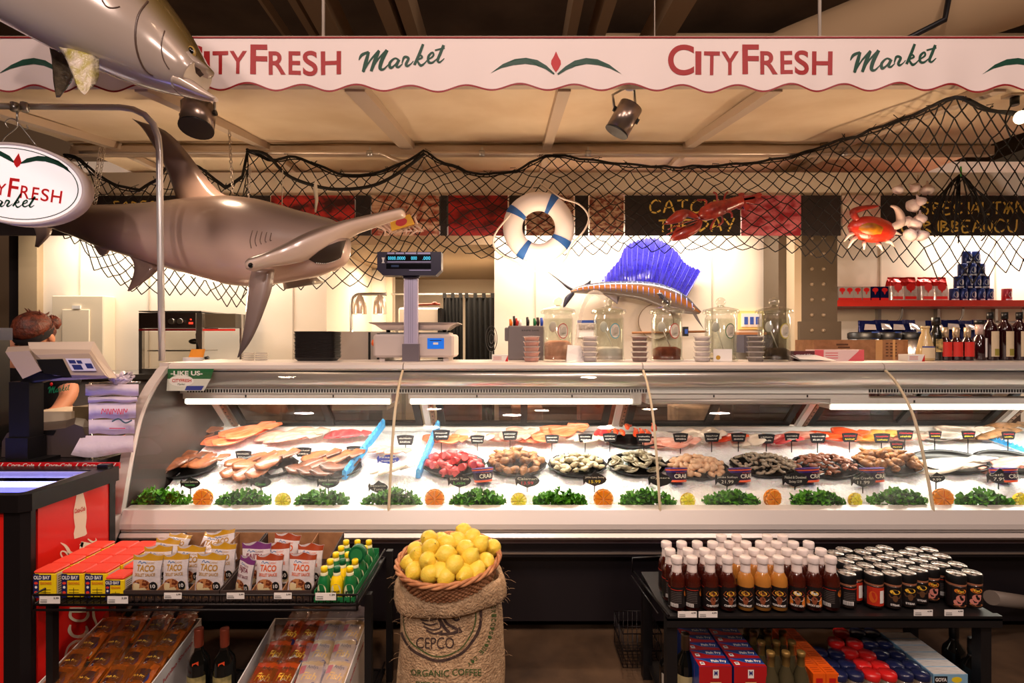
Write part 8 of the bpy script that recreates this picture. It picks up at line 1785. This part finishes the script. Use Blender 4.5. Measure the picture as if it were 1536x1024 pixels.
for j in range(11):
 z = -.085+.0085*j; r = .135+.042*(j/10)**.7; m_ = 96
 k.tube([bk(r+.0028*(1 if (i+j) % 2 else -1), z, 2*PI*i/m_) for i in range(m_)], .0043, 5, closed=True)
for i in range(48): a = 2*PI*i/48; k.tube([bk(.13, -.088, a), bk(.155, -.05, a), bk(.178, .004, a)], .003, 4)
k.build('woven_side', t); k = MB(WCK); k.lathe([(.001, -.088), (.14, -.088)], BC, 32, M=BM); k.build('base', t)
k = MB(WCK)
for q in range(3): k.tube([bk(.180+.006*math.cos(i*.42+q*2.1), .008+.006*math.sin(i*.42+q*2.1), 2*PI*i/120) for i in range(120)], .0058, 6, closed=True)
k.build('braided_rim', t)
LEM = mat('lemon_skin', (238, 212, 84), .38, c2=(226, 194, 60), ns=8, bump=.25, bs=130, sss=.1); LNB = mat('lemon_tip', (120, 110, 40), .7)
def lemon(seed):
 t = thing('lemon', '', 'lemon', (0, 0, 0), 'lemons heaped in the basket'); k = MB(LEM); rnd = random.Random(seed); pr = [(.001, -.041), (.005, -.0405), (.008, -.037), (.016, -.032), (.027, -.018), (.031, 0), (.027, .018), (.016, .030), (.008, .035), (.0055, .039), (.001, .0405)]
 k.lathe([(r*(1+rnd.uniform(-.02, .02)), z) for r, z in pr], n=20, sx=1+rnd.uniform(-.03, .03)); k.build('fruit', t); MB(LNB).ell((0, 0, -.0405), (.0028, .0028, .0015), 8, 4).build('stem_end', t); return t
LP = [(696, 797, 0), (644, 808, 0), (661, 810, 1), (709, 806, 0), (687, 811, 1), (671, 815, 1), (720, 816, 0), (739, 821, 0), (624, 825, 1), (646, 822, 0), (698, 823, 0), (627, 834, 1), (669, 831, 0), (705, 835, 0), (642, 841, 0), (616, 844, 1), (729, 842, 1), (682, 847, 0), (657, 845, 2), (622, 856, 1), (661, 856, 1), (715, 854, 1), (696, 855, 2), (645, 861, 1), (669, 865, 1), (697, 862, 1)]
rows_ = {}
Lm = [lemon(s) for s in range(3)]; lemn = []
sp3 = [[], [], []]; names = {}
for i, (px, py, lv) in enumerate(LP):
 best = None
 for s_ in range(60):
  Y = 1.66+.34*s_/59; p = at(px, py, Y); q = BM.transposed() @ (p-BC); r = math.hypot(q.x, q.y); h = .078*(1-(r/.17)**2)+.010-.018*lv
  if q.z >= h-.0 and False: pass
  d_ = q.z-h
  if best is None or abs(d_) < abs(best[0]): best = (d_, p, q)
 p = best[1]; rnd = random.Random(i*5+1); R_ = (rnd.uniform(.6, 2.5), rnd.uniform(-.8, .8), rnd.uniform(0, 6.28))
 sp3[i % 3].append([p, R_, py, px, i])
allL = sorted([e for g in sp3 for e in g], key=lambda e: e[2]); bands = [allL[:6], allL[6:12], allL[12:19], allL[19:]]; bn = ('topmost', 'upper', 'middle', 'lowest'); lb = {}
for bi, bd in enumerate(bands):
 for ci, e in enumerate(sorted(bd, key=lambda e: e[3])): lb[e[4]] = 'yellow lemon in the basket, %s band, %s from the left' % (bn[bi], ORD[ci])
for g, o in zip(sp3, Lm): place(o, [(e[0], e[1], lb[e[4]], (1.0, 1.0, .96)) for e in g])
for i, (dx, dy) in enumerate(((-.1, .03), (-.06, .08), (0, .1), (.06, .09), (.1, .04), (0, 0), (-.05, -.03), (.06, -.03), (0, .05))):
 dup(Lm[i % 3], BC+BM @ V((dx, dy, -.02)), 0, 'lemon buried under the heap in the wicker basket', None, (1.2*i, .5, i))
# ================= right rack =================
XR0, XR1, YR0, YR1, ZR = at(1001, 0, 1.745).x, at(1504, 0, 1.745).x, 1.745, 2.10, .43
t = thing('low_display_rack', 'black two-tier rack holding sauces and spice jars', 'display rack', ((XR0+XR1)/2, 1.92, 0))
k = MB(BLK); k.bx(XR0, XR1, YR0, YR0+.02, ZR-.035, ZR+.004); k.bx(XR0, XR1, YR0, YR1, ZR-.012, ZR-.004); k.build('upper_deck', t)
k = MB(WIRE);
for x in (XR0, XR0-.0): k.tube([V((x+.005, YR0, ZR+.004)), V((x-.035, YR1-.02, ZR+.004))], .005, 6)
k.tube([V((XR0-.04, YR1-.02, ZR+.004)), V((XR0-.04, YR1-.02, ZR+.06)), V((XR0+.1, YR1, ZR+.06))], .004, 6); k.tube([V((XR0-.014, YR0+.06, ZR-.02)), V((XR0-.04, YR1, ZR-.02))], .003, 5)
k.build('wire_frame', t)
k = MB(BLK); k.bx(XR0+.02, XR1-.02, YR0, YR1, .05, .06); k.build('lower_deck', t)
for x, y in ((XR0+.02, YR0+.03), (XR1-.045, YR0+.03), (XR0+.02, YR1-.01), (XR1-.045, YR1-.01)): MB(BLK).bx(x-.018, x+.018, y-.018, y+.018, 0, ZR-.012).build('leg', t)
for px, txt, lab in ((1017, '4.99', 'price label under the first dark sauce bottles'), (1048, '4.99', 'price label under the third sauce bottle'), (1371, '4.99', 'price label under the spice jars, first of two'), (1417, '4.99', 'price label under the last spice jars')): pricelabel(px, 926 if px < 1200 else 923.5, 1.742, txt, lab, .064, .021)
SCAP = mat('white_cap', (228, 216, 212), .4); LBK = mat('sauce_label_black', (24, 19, 20), .45); LOR = mat('label_flame_orange', (214, 120, 40), .4); LYE = mat('label_flame_yellow', (240, 190, 60), .4); LRD = mat('label_red_line', (190, 50, 30), .4); LBR = mat('label_brown_figure', (130, 70, 44), .5)
def sauce(glass, kind, word):
 t = thing('sauce_bottle', '', 'bottle', (0, 0, 0)); MB(glass).lathe([(.024, 0), (.0285, .004), (.0285, .095), (.0265, .112), (.019, .125), (.0165, .13)], n=24, cap=True).build('bottle_body', t)
 k = MB(SCAP); k.lathe([(.0165, .128), (.0172, .130), (.0168, .136), (.0162, .138), (.0162, .160)], n=20); k.lathe([(.0185, .159), (.0192, .161), (.0192, .178), (.0175, .181), (.001, .181)], n=24, cap=True); k.build('cap', t)
 k = MB(LBK); k.smooth = True; patch(k, wrap(.0285, 0, .0006), -.088, .088, .014, .084, 22); w2 = wrap(.0285, 0, .0013); w3 = wrap(.0285, 0, .002)
 k.use(LRD); patch(k, w2, -.085, -.03, .079, .0815, 6); patch(k, w2, .03, .085, .079, .0815, 6)
 if kind == 'back':
  k.use(LRD); patch(k, w2, -.030, .012, .074, .076, 5); k.use(mat('label_small_text', (110, 100, 96), .5)); [patch(k, w2, -.028, .008, .030+.006*j, .0315+.006*j, 4) for j in range(7)]; k.use(WPAINT); patch(k, w2, -.03, -.004, .016, .028, 3); k.use(INK); [patch(k, w3, -.028+.003*j, -.0268+.003*j, .017, .027) for j in range(8)]; k.use(LOR); disc(k, w2, .03, .062, .012, .012)
 else:
  k.use(LOR if kind != 'flame' else LRD); k.poly([w2(a, b) for a, b in ((-.024, .056), (-.016, .070), (0, .074), (.016, .070), (.025, .058), (.016, .054), (0, .052), (-.014, .052))][::-1]); k.use(LYE); disc(k, w2, .0, .063, .013, .008); k.use(WPAINT if kind != 'figure' else LBR); text(k, 'Fat', w3, -.009, .009, .058, .069, bold=.03)
  k.use(LBR); disc(k, w2, 0, .040, .010, .011); disc(k, w2, 0, .030, .006, .006)
  if kind == 'flame': k.use(LOR); k.poly([w2(a, b) for a, b in ((-.024, .05), (-.02, .052), (-.013, .03), (-.018, .016), (-.026, .02))][::-1]); k.poly([w2(a, b) for a, b in ((.024, .05), (.02, .052), (.013, .03), (.018, .016), (.026, .02))])
  k.use(WPAINT); text(k, word, w3, -.021, .021, .018, .025, bold=.03); stroke(k, w3, [(-.022, .046), (-.015, .040), (-.008, .038)], .0012); stroke(k, w3, [(.022, .046), (.015, .040), (.008, .038)], .0012)
 k.build('label', t); return t
BBQ = mat('bbq_sauce', (78, 24, 12), .15, coat=.6, c2=(54, 16, 10), ns=20); HNY = mat('honey_mustard', (176, 116, 48), .2, coat=.6)
P_ = {('bbq', 'back'): sauce(BBQ, 'back', ''), ('bbq', 'figure'): sauce(BBQ, 'figure', 'CHIPOTLE'), ('honey', 'figure'): sauce(HNY, 'figure', 'HONEYMUST'), ('bbq', 'flame'): sauce(BBQ, 'flame', 'SMOKY HEAT')}
S1 = [1015, 1038, 1065, 1091, 1118, 1143.5, 1168, 1195, 1220, 1246]; S2 = [1005, 1032, 1057, 1081.5, 1107, 1131, 1155, 1180, 1204, 1231.5]; S3 = [999.6, 1022.5, 1046, 1069, 1094, 1119, 1141, 1165, 1190, 1213]; S4 = [1082, 1105, 1151, 1174]
plc = {q: [] for q in P_}
for r, (row, Y) in enumerate(((S1, 1.80), (S2, 1.866), (S3, 1.932), (S4, 1.998))):
 for c_, px in enumerate(row):
  x = XR0+.040+.0595*(c_ if r < 3 else (3, 4, 6, 7)[c_])-.012*r+(0 if r else 0)
  x = (px-768)*Y/F if r == 0 else x
  x = (px-768)*(1.80, 1.866, 1.932, 1.998)[r]/F
  kind = ('back', 'back', 'figure', 'figure', 'figure', 'figure', 'figure', 'flame', 'flame', 'back')[c_ if r < 3 else 5]; sc_ = 'honey' if (c_ in (4, 5, 6) and r < 3) else 'bbq'
  if sc_ == 'honey': kind = 'figure'
  desc = 'honey mustard' if sc_ == 'honey' else {'back': 'dark sauce', 'figure': 'chipotle sauce', 'flame': 'flame-label sauce'}[kind]
  plc[(sc_, kind)].append((V((x, Y, ZR+.004)), .5*((c_*3+r) % 3-1)*.5+(.25 if px < 1100 else -.15), 'white-capped %s bottle, %s from the left, %s row' % (desc, ORD[c_], rowname(r, 4))))
for q, o in P_.items(): o['group'] = 'white-capped sauce bottles on the rack'; place(o, plc[q])
JBK = mat('spice_dark', (40, 22, 16), .4, coat=.4); LIDT = mat('spice_lid_foil', (206, 198, 190), .22, .5, c2=(70, 64, 60), ns=60, contrast=(.45, .6)); JAMB = mat('jar_amber', (150, 96, 70), .3)
def spice(kind):
 t = thing('spice_jar', '', 'jar', (0, 0, 0)); k = MB(JBK); k.lathe([(.026, 0), (.029, .003), (.029, .078)], n=24, cap=True); k.use(JAMB); k.lathe([(.029, .078), (.0295, .083), (.028, .086)], n=24); k.build('jar_body', t)
 k = MB(BLKP); k.lathe([(.0295, .085), (.0302, .088), (.0302, .112), (.029, .114)], n=28); k.build('lid', t); k = MB(LIDT); k.lathe([(.029, .114), (.027, .1155), (.022, .1145), (.021, .1155), (.001, .1155)], n=28, cap=True); k.build('lid_seal', t)
 k = MB(LBK); k.smooth = True; patch(k, wrap(.029, 0, .0006), -.085, .085, .008, .076, 22); w2 = wrap(.029, 0, .0013); w3 = wrap(.029, 0, .002)
 if kind == 'pig': k.use(LOR); disc(k, w2, 0, .062, .018, .009); k.use(LYE); text(k, 'Fat', w3, -.009, .009, .058, .067, bold=.03); k.use(mat('pink_pig_figure', (206, 130, 116), .5)); disc(k, w2, .0, .036, .013, .013); disc(k, w2, -.008, .022, .012, .010); disc(k, w2, .008, .044, .006, .005); k.use(mat('label_ochre_ground', (196, 120, 70), .5)); disc(k, w2, 0, .012, .02, .004)
 elif kind == 'steer': k.use(LYE); disc(k, w2, 0, .060, .016, .008); k.use(mat('steer_figure', (96, 64, 40), .5)); disc(k, w2, 0, .038, .008, .012); stroke(k, w2, [(-.018, .05), (-.012, .040), (0, .044), (.012, .040), (.018, .05)], .004); k.use(WPAINT); text(k, 'STEAK', w3, -.014, .014, .012, .019, bold=.03)
 elif kind == 'red': k.use(LRD); patch(k, w2, -.03, .03, .010, .074, 8); k.use(mat('red_flame_art', (210, 90, 30), .5)); disc(k, w3, -.012, .04, .012, .02); k.use(WPAINT); patch(k, w3, .008, .024, .02, .064, 3)
 else: k.use(LRD); patch(k, w2, -.02, .03, .068, .071, 5); k.use(mat('label_small_text', (1, 1, 1))); [patch(k, w2, -.018, .018, .03+.006*j, .0315+.006*j, 4) for j in range(5)]; k.use(WPAINT); patch(k, w2, -.02, .012, .012, .026, 3); k.use(INK); [patch(k, w3, -.018+.003*j, -.0168+.003*j, .013, .025) for j in range(9)]
 k.build('label', t); return t
JL_ = [(245, 378, 'text'), (300, 345, 'red'), (435, 375, 'red'), (555, 378, 'steer'), (677, 372, 'steer'), (765, 352, 'steer'), (840, 330, 'pig'), (935, 318, 'text'), (1035, 318, 'pig'), (1045, 380, 'pig'), (1150, 376, 'pig'), (395, 322, 'text'), (510, 325, 'steer'), (603, 315, 'steer'), (675, 298, 'steer'), (760, 285, 'pig'), (830, 268, 'pig'), (915, 258, 'pig'), (255, 298, 'text'), (305, 265, 'text'), (430, 273, 'red'), (525, 262, 'steer'), (595, 245, 'steer'), (675, 238, 'steer'), (740, 215, 'pig'), (832, 210, 'pig'), (185, 235, 'text'), (235, 215, 'text'), (350, 225, 'red'), (440, 212, 'steer'), (515, 200, 'steer')]
pts = []
for a, b, kd in JL_:
 px = 1220+a/4.861; py = 780+b/4.861; Y = yz(py, ZR+.12); pts.append(((px-768)*Y/F, Y))
pts = relax(pts, .0612, 120)
fix = [(p, kd) for p, (a, b, kd) in zip(pts, JL_)]
fix.sort(key=lambda e: e[0].y); rws = [fix[:8], fix[8:16], fix[16:24], fix[24:]]; plc = {}
for r, rw in enumerate(rws):
 for c_, (p, kd) in enumerate(sorted(rw, key=lambda e: e[0].x)): plc.setdefault(kd, []).append((V((p.x, max(1.79, p.y), ZR+.004)), -.25, 'black-lidded spice jar, %s from the left, %s group from the front' % (ORD[c_], ORD[r])))
for kd, sp in plc.items(): o = spice(kd); o['group'] = 'black-lidded spice jars on the rack'; place(o, sp)
ZL2 = .06
FFB = mat('fishfry_blue', (24, 60, 140), .4, coat=.3); FFR = mat('fishfry_red', (176, 26, 30), .4, coat=.3); FFP = mat('fishfry_navy', (34, 36, 110), .4)
def fishfry():
 t = thing('fish_fry_box', '', 'box', (0, 0, 0), 'fish fry boxes in two columns'); W_, D_, H_ = .112, .0455, .195; MB(FFB).bx(-W_/2, W_/2, 0, D_, 0, H_).build('carton', t)
 k = MB(FFR); ft = flat((-W_/2, 0, H_+.0006), (1, 0, 0), (0, 1, 0)); f2 = lambda a, b: ft(a, b)+V((0, 0, .0006)); k.poly([ft(0, 0), ft(W_, 0), ft(W_, .012), ft(W_*.5, .018), ft(W_*.2, .034), ft(0, .044)]); k.use(mat('fishfry_light_blue', (50, 110, 190), .4)); stroke(k, f2, [(.004, .043), (W_*.25, .033), (W_*.5, .020), (W_-.002, .013)], .003)
 k.use(WPAINT); text(k, 'Fish Fry', f2, W_*.47, W_*.94, .019, .036, bold=.04); patch(k, f2, W_*.09, W_*.22, .008, .024); k.use(FFP); text(k, 'M', lambda a, b: f2(a, b)+V((0, 0, .0005)), W_*.12, W_*.19, .013, .021, bold=.03); k.build('top_print', t)
 ff = flat((-W_/2, -.0006, 0), (1, 0, 0), (0, 0, 1)); f3 = lambda a, b: ff(a, b)+V((0, -.0006, 0)); f4 = lambda a, b: ff(a, b)+V((0, -.0012, 0))
 k = MB(FFR); patch(k, ff, 0, W_, H_*.55, H_); k.use(FFB); k.poly([f3(0, H_*.5), f3(W_, H_*.5), f3(W_, H_*.62), f3(W_*.7, H_*.60), f3(W_*.3, H_*.70), f3(0, H_*.66)]); k.use(WPAINT); patch(k, f4, W_*.42, W_*.60, H_*.80, H_*.95); text(k, 'Fish Fry', f4, W_*.2, W_*.8, H_*.44, H_*.55, bold=.04); k.use(mat('fishfry_cream_ribbon', (220, 196, 140), .5)); patch(k, f4, W_*.34, W_*.68, H_*.66, H_*.73); k.use(FFP); text(k, 'M', lambda a, b: f4(a, b)+V((0, -.0006, 0)), W_*.46, W_*.56, H_*.85, H_*.93, bold=.04); k.use(FFR); patch(k, f4, W_*.36, W_*.66, H_*.75, H_*.775); k.build('front_print', t); return t
o = fishfry(); sp = []
for c_, (x, n_) in enumerate(((.698, 6), (.818, 5))):
 for r in range(n_): sp.append((V((x, 1.757+.0475*r, ZL2)), 0, 'Fish Fry box, %s column, %s from the front' % (('outer', 'inner')[c_], ORD[r])))
place(o, sp)
GBT = mat('clear_olive_glass', (70, 64, 44), .15, coat=.5); GFO = mat('gold_foil', (150, 120, 66), .35, .5)
sp = []
t = thing('gold_topped_bottle', '', 'bottle', (0, 0, 0), 'gold-topped bottles beside the fish fry boxes'); MB(GBT).lathe([(.024, 0), (.0275, .005), (.0275, .13), (.024, .16), (.013, .19), (.0115, .20)], n=20, cap=True).build('bottle_body', t); MB(GFO).lathe([(.0125, .185), (.0125, .225), (.0140, .226), (.014, .238), (.0125, .241), (.001, .241)], n=18).build('foil_neck', t); MB(mat('dark_bottle_label', (96, 88, 66), .6)).lathe([(.0281, .03), (.0281, .11)], n=20).build('label', t)
for i, (a, b) in enumerate(((940, 455), (1050, 450), (1160, 455), (873, 380), (980, 375), (1093, 375), (815, 300), (918, 300), (1027, 300), (770, 235), (885, 240))):
 px = 960+a/4.8; py = 884+b/4.8; r = i//3; Y = 1.768+.063*r; sp.append((V(((px-768)*Y/F, Y, ZL2)), 0, 'gold-topped dark bottle, %s from the blue boxes, %s row' % (ORD[i % 3], rowname(r, 4))))
place(t, sp)
ORB = mat('orange_carton', (236, 96, 20), .4, coat=.2); ORD_ = mat('orange_carton_dark', (176, 56, 14), .5)
t = thing('orange_carton', '', 'carton', (0, 0, 0), 'orange cartons in two columns'); MB(ORB).bx(-.0215, .0215, 0, .045, 0, .17).build('carton', t); k = MB(ORD_); ft = flat((-.0215, 0, .1706), (1, 0, 0), (0, 1, 0))
for j in range(3): patch(k, ft, .008, .034, .010+.011*j, .013+.011*j)
k.build('top_print', t); k = MB(WPAINT); ff = flat((-.0215, -.0006, 0), (1, 0, 0), (0, 0, 1)); patch(k, ff, .010, .033, .06, .13); k.use(mat('carton_green_panel', (40, 90, 50), .5)); patch(k, lambda a, b: ff(a, b)+V((0, -.0006, 0)), .013, .030, .07, .11); k.use(RED); patch(k, ff, .010, .033, .14, .155); k.build('front_print', t)
place(t, [(V((x, 1.757+.0465*r, ZL2)), 0, 'orange carton, %s column, %s from the front' % (('bottle side', 'jar side')[c_], ORD[r])) for c_, x in enumerate((1.055, 1.100)) for r in range(6)])
def ovjar(m, nm):
 t = thing('lidded_jar', '', 'jar', (0, 0, 0), nm+'-lidded jars on the lower shelf'); MB(mat('jar_contents_'+nm, (110, 96, 78), .4, coat=.4)).lathe([(.024, 0), (.027, .004), (.027, .145)], n=22, cap=True).build('jar_body', t); MB(m).lathe([(.0275, .142), (.0285, .144), (.0285, .158), (.026, .164), (.001, .166)], n=26, cap=True).build('lid', t)
 k = MB(mat('jar_wrap_'+nm, (150, 136, 116), .5)); patch(k, wrap(.027, 0, .0006), -.07, .07, .03, .12, 20); k.build('label', t); return t
REDS = [(220, 285), (183, 355), (325, 362), (278, 432), (400, 442), (368, 515), (493, 522), (455, 610), (582, 612)]; BLUS = [(370, 290), (480, 290), (445, 362), (563, 362), (515, 435), (640, 438), (165, 435), (65, 430), (255, 515), (145, 515), (612, 520), (728, 522), (330, 605), (230, 605), (705, 610), (830, 612)]
pos = []
for a, b in REDS+BLUS: px = 1216+a/4.8; py = 884+b/4.8; Y = yz(py+1.0, ZL2+.166); pos.append(((px-768)*Y/F, Y))
pos = relax(pos, .0575, 150)
pos = [V((min(max(p.x, 1.157), 1.408), p.y)) for p in pos]; pos = relax(pos, .0572, 60)
for m_, nm, idx in ((mat('jar_lid_red', (214, 34, 34), .3, coat=.4), 'red', range(9)), (mat('jar_lid_navy', (28, 34, 74), .3, coat=.4), 'navy', range(9, 25))):
 o = ovjar(m_, nm); es = sorted([pos[i] for i in idx], key=lambda p: p.y); nb = 5 if nm == 'navy' else 4; per = math.ceil(len(es)/nb); sp = []
 for r in range(nb):
  for c_, p in enumerate(sorted(es[r*per:(r+1)*per], key=lambda p: p.x)): sp.append((V((p.x, max(p.y, 1.78), ZL2)), 0, '%s-lidded jar, %s row, %s from the left' % (nm, rowname(r, nb), ORD[c_])))
 place(o, sp)
GYB = mat('carton_pale_blue', (130, 176, 206), .45); GYT = mat('carton_white_top', (206, 202, 198), .5, c2=(180, 176, 174), ns=30, stretch=(1, 8, 1))
t = thing('blue_carton', '', 'carton', (0, 0, 0), 'white-topped blue cartons in a line'); MB(GYB).bx(-.059, .059, 0, .041, 0, .168).build('carton', t); MB(GYT).bx(-.057, .057, .002, .039, .168, .169).build('top_print', t)
k = MB(INK); ff = flat((-.059, -.0006, 0), (1, 0, 0), (0, 0, 1)); f3 = lambda a, b: ff(a, b)+V((0, -.0006, 0)); patch(k, ff, .003, .048, .138, .162); k.use(WPAINT); text(k, 'GOYA', f3, .006, .045, .144, .157, bold=.04); k.use(mat('carton_yellow_spot', (236, 210, 40), .5)); disc(k, ff, .08, .15, .018, .010); k.use(FOOD); disc(k, ff, .075, .09, .03, .035); k.use(INK); patch(k, ff, .006, .04, .11, .125); k.build('front_print', t)
k = MB(WPAINT); fl = flat((-.0596, 0, 0), (0, 1, 0), (0, 0, 1)); patch(k, fl, .006, .035, .06, .155); k.use(INK); [patch(k, lambda a, b: fl(a, b)+V((-.0006, 0, 0)), .010, .031, .07+.008*j, .074+.008*j) for j in range(9)]; k.build('side_print', t)
place(t, [(V((1.505, 1.757+.0425*r, ZL2)), 0, 'white-topped blue carton, %s from the front' % ORD[r]) for r in range(6)])
wine('dark_bottle', 'tall dark bottle behind the blue cartons, farther from the case end', 1431, 940, 1.93, .31, ZL2, WNG, mat('black_capsule', (30, 27, 26), .3), mat('dark_wine_label', (30, 30, 34), .5)); wine('dark_bottle', 'tall dark bottle beside the front blue carton by the rack leg', 1459, 962, 1.83, .31, ZL2, WNG, mat('black_capsule', (1, 1, 1)), mat('dark_wine_label', (1, 1, 1)))
wine('dark_bottle', 'dark bottle with brown capsule standing left of the Fish Fry boxes', 1028, 944, 1.86, .31, ZL2, WNG, mat('brown_capsule', (84, 64, 44), .35, .3), mat('cream_oval_label', (190, 176, 130), .5))
wine('dark_bottle', 'dark bottle half hidden behind the rack leg', 1004, 978, 1.93, .22, ZL2, WNG, mat('black_capsule', (1, 1, 1)), mat('white_wine_label', (214, 206, 190), .5))
t = thing('wire_basket', 'empty black wire basket on the floor at the left of the rack', 'basket', (.53, 2.1, .0)); k = MB(WIRE); xa, xb, ya, yb, z0, z1 = .46, .62, 2.12, 2.3, .02, .16
for z in (z1, (z0+z1)/2): k.tube([V((xa, ya, z)), V((xb, ya, z)), V((xb, yb, z)), V((xa, yb, z))], .003, 5, closed=True)
for i in range(9):
 u = i/8; k.tube([V((xa+(xb-xa)*u, ya, z1)), V((xa+(xb-xa)*u, ya, z0)), V((xa+(xb-xa)*u, yb, z0)), V((xa+(xb-xa)*u, yb, z1))], .0018, 4)
 k.tube([V((xa, ya+(yb-ya)*u, z1)), V((xa, ya+(yb-ya)*u, z0)), V((xb, ya+(yb-ya)*u, z0)), V((xb, ya+(yb-ya)*u, z1))], .0018, 4)
k.build('wires', t)
solo(MB(mat('grey_tube', (110, 100, 92), .5)).cyl((2.06, 2.2, .27), (2.45, 2.35, .16), .03), 'drain_pipe', 'grey drain pipe angled low at the lower right edge', 'pipe')
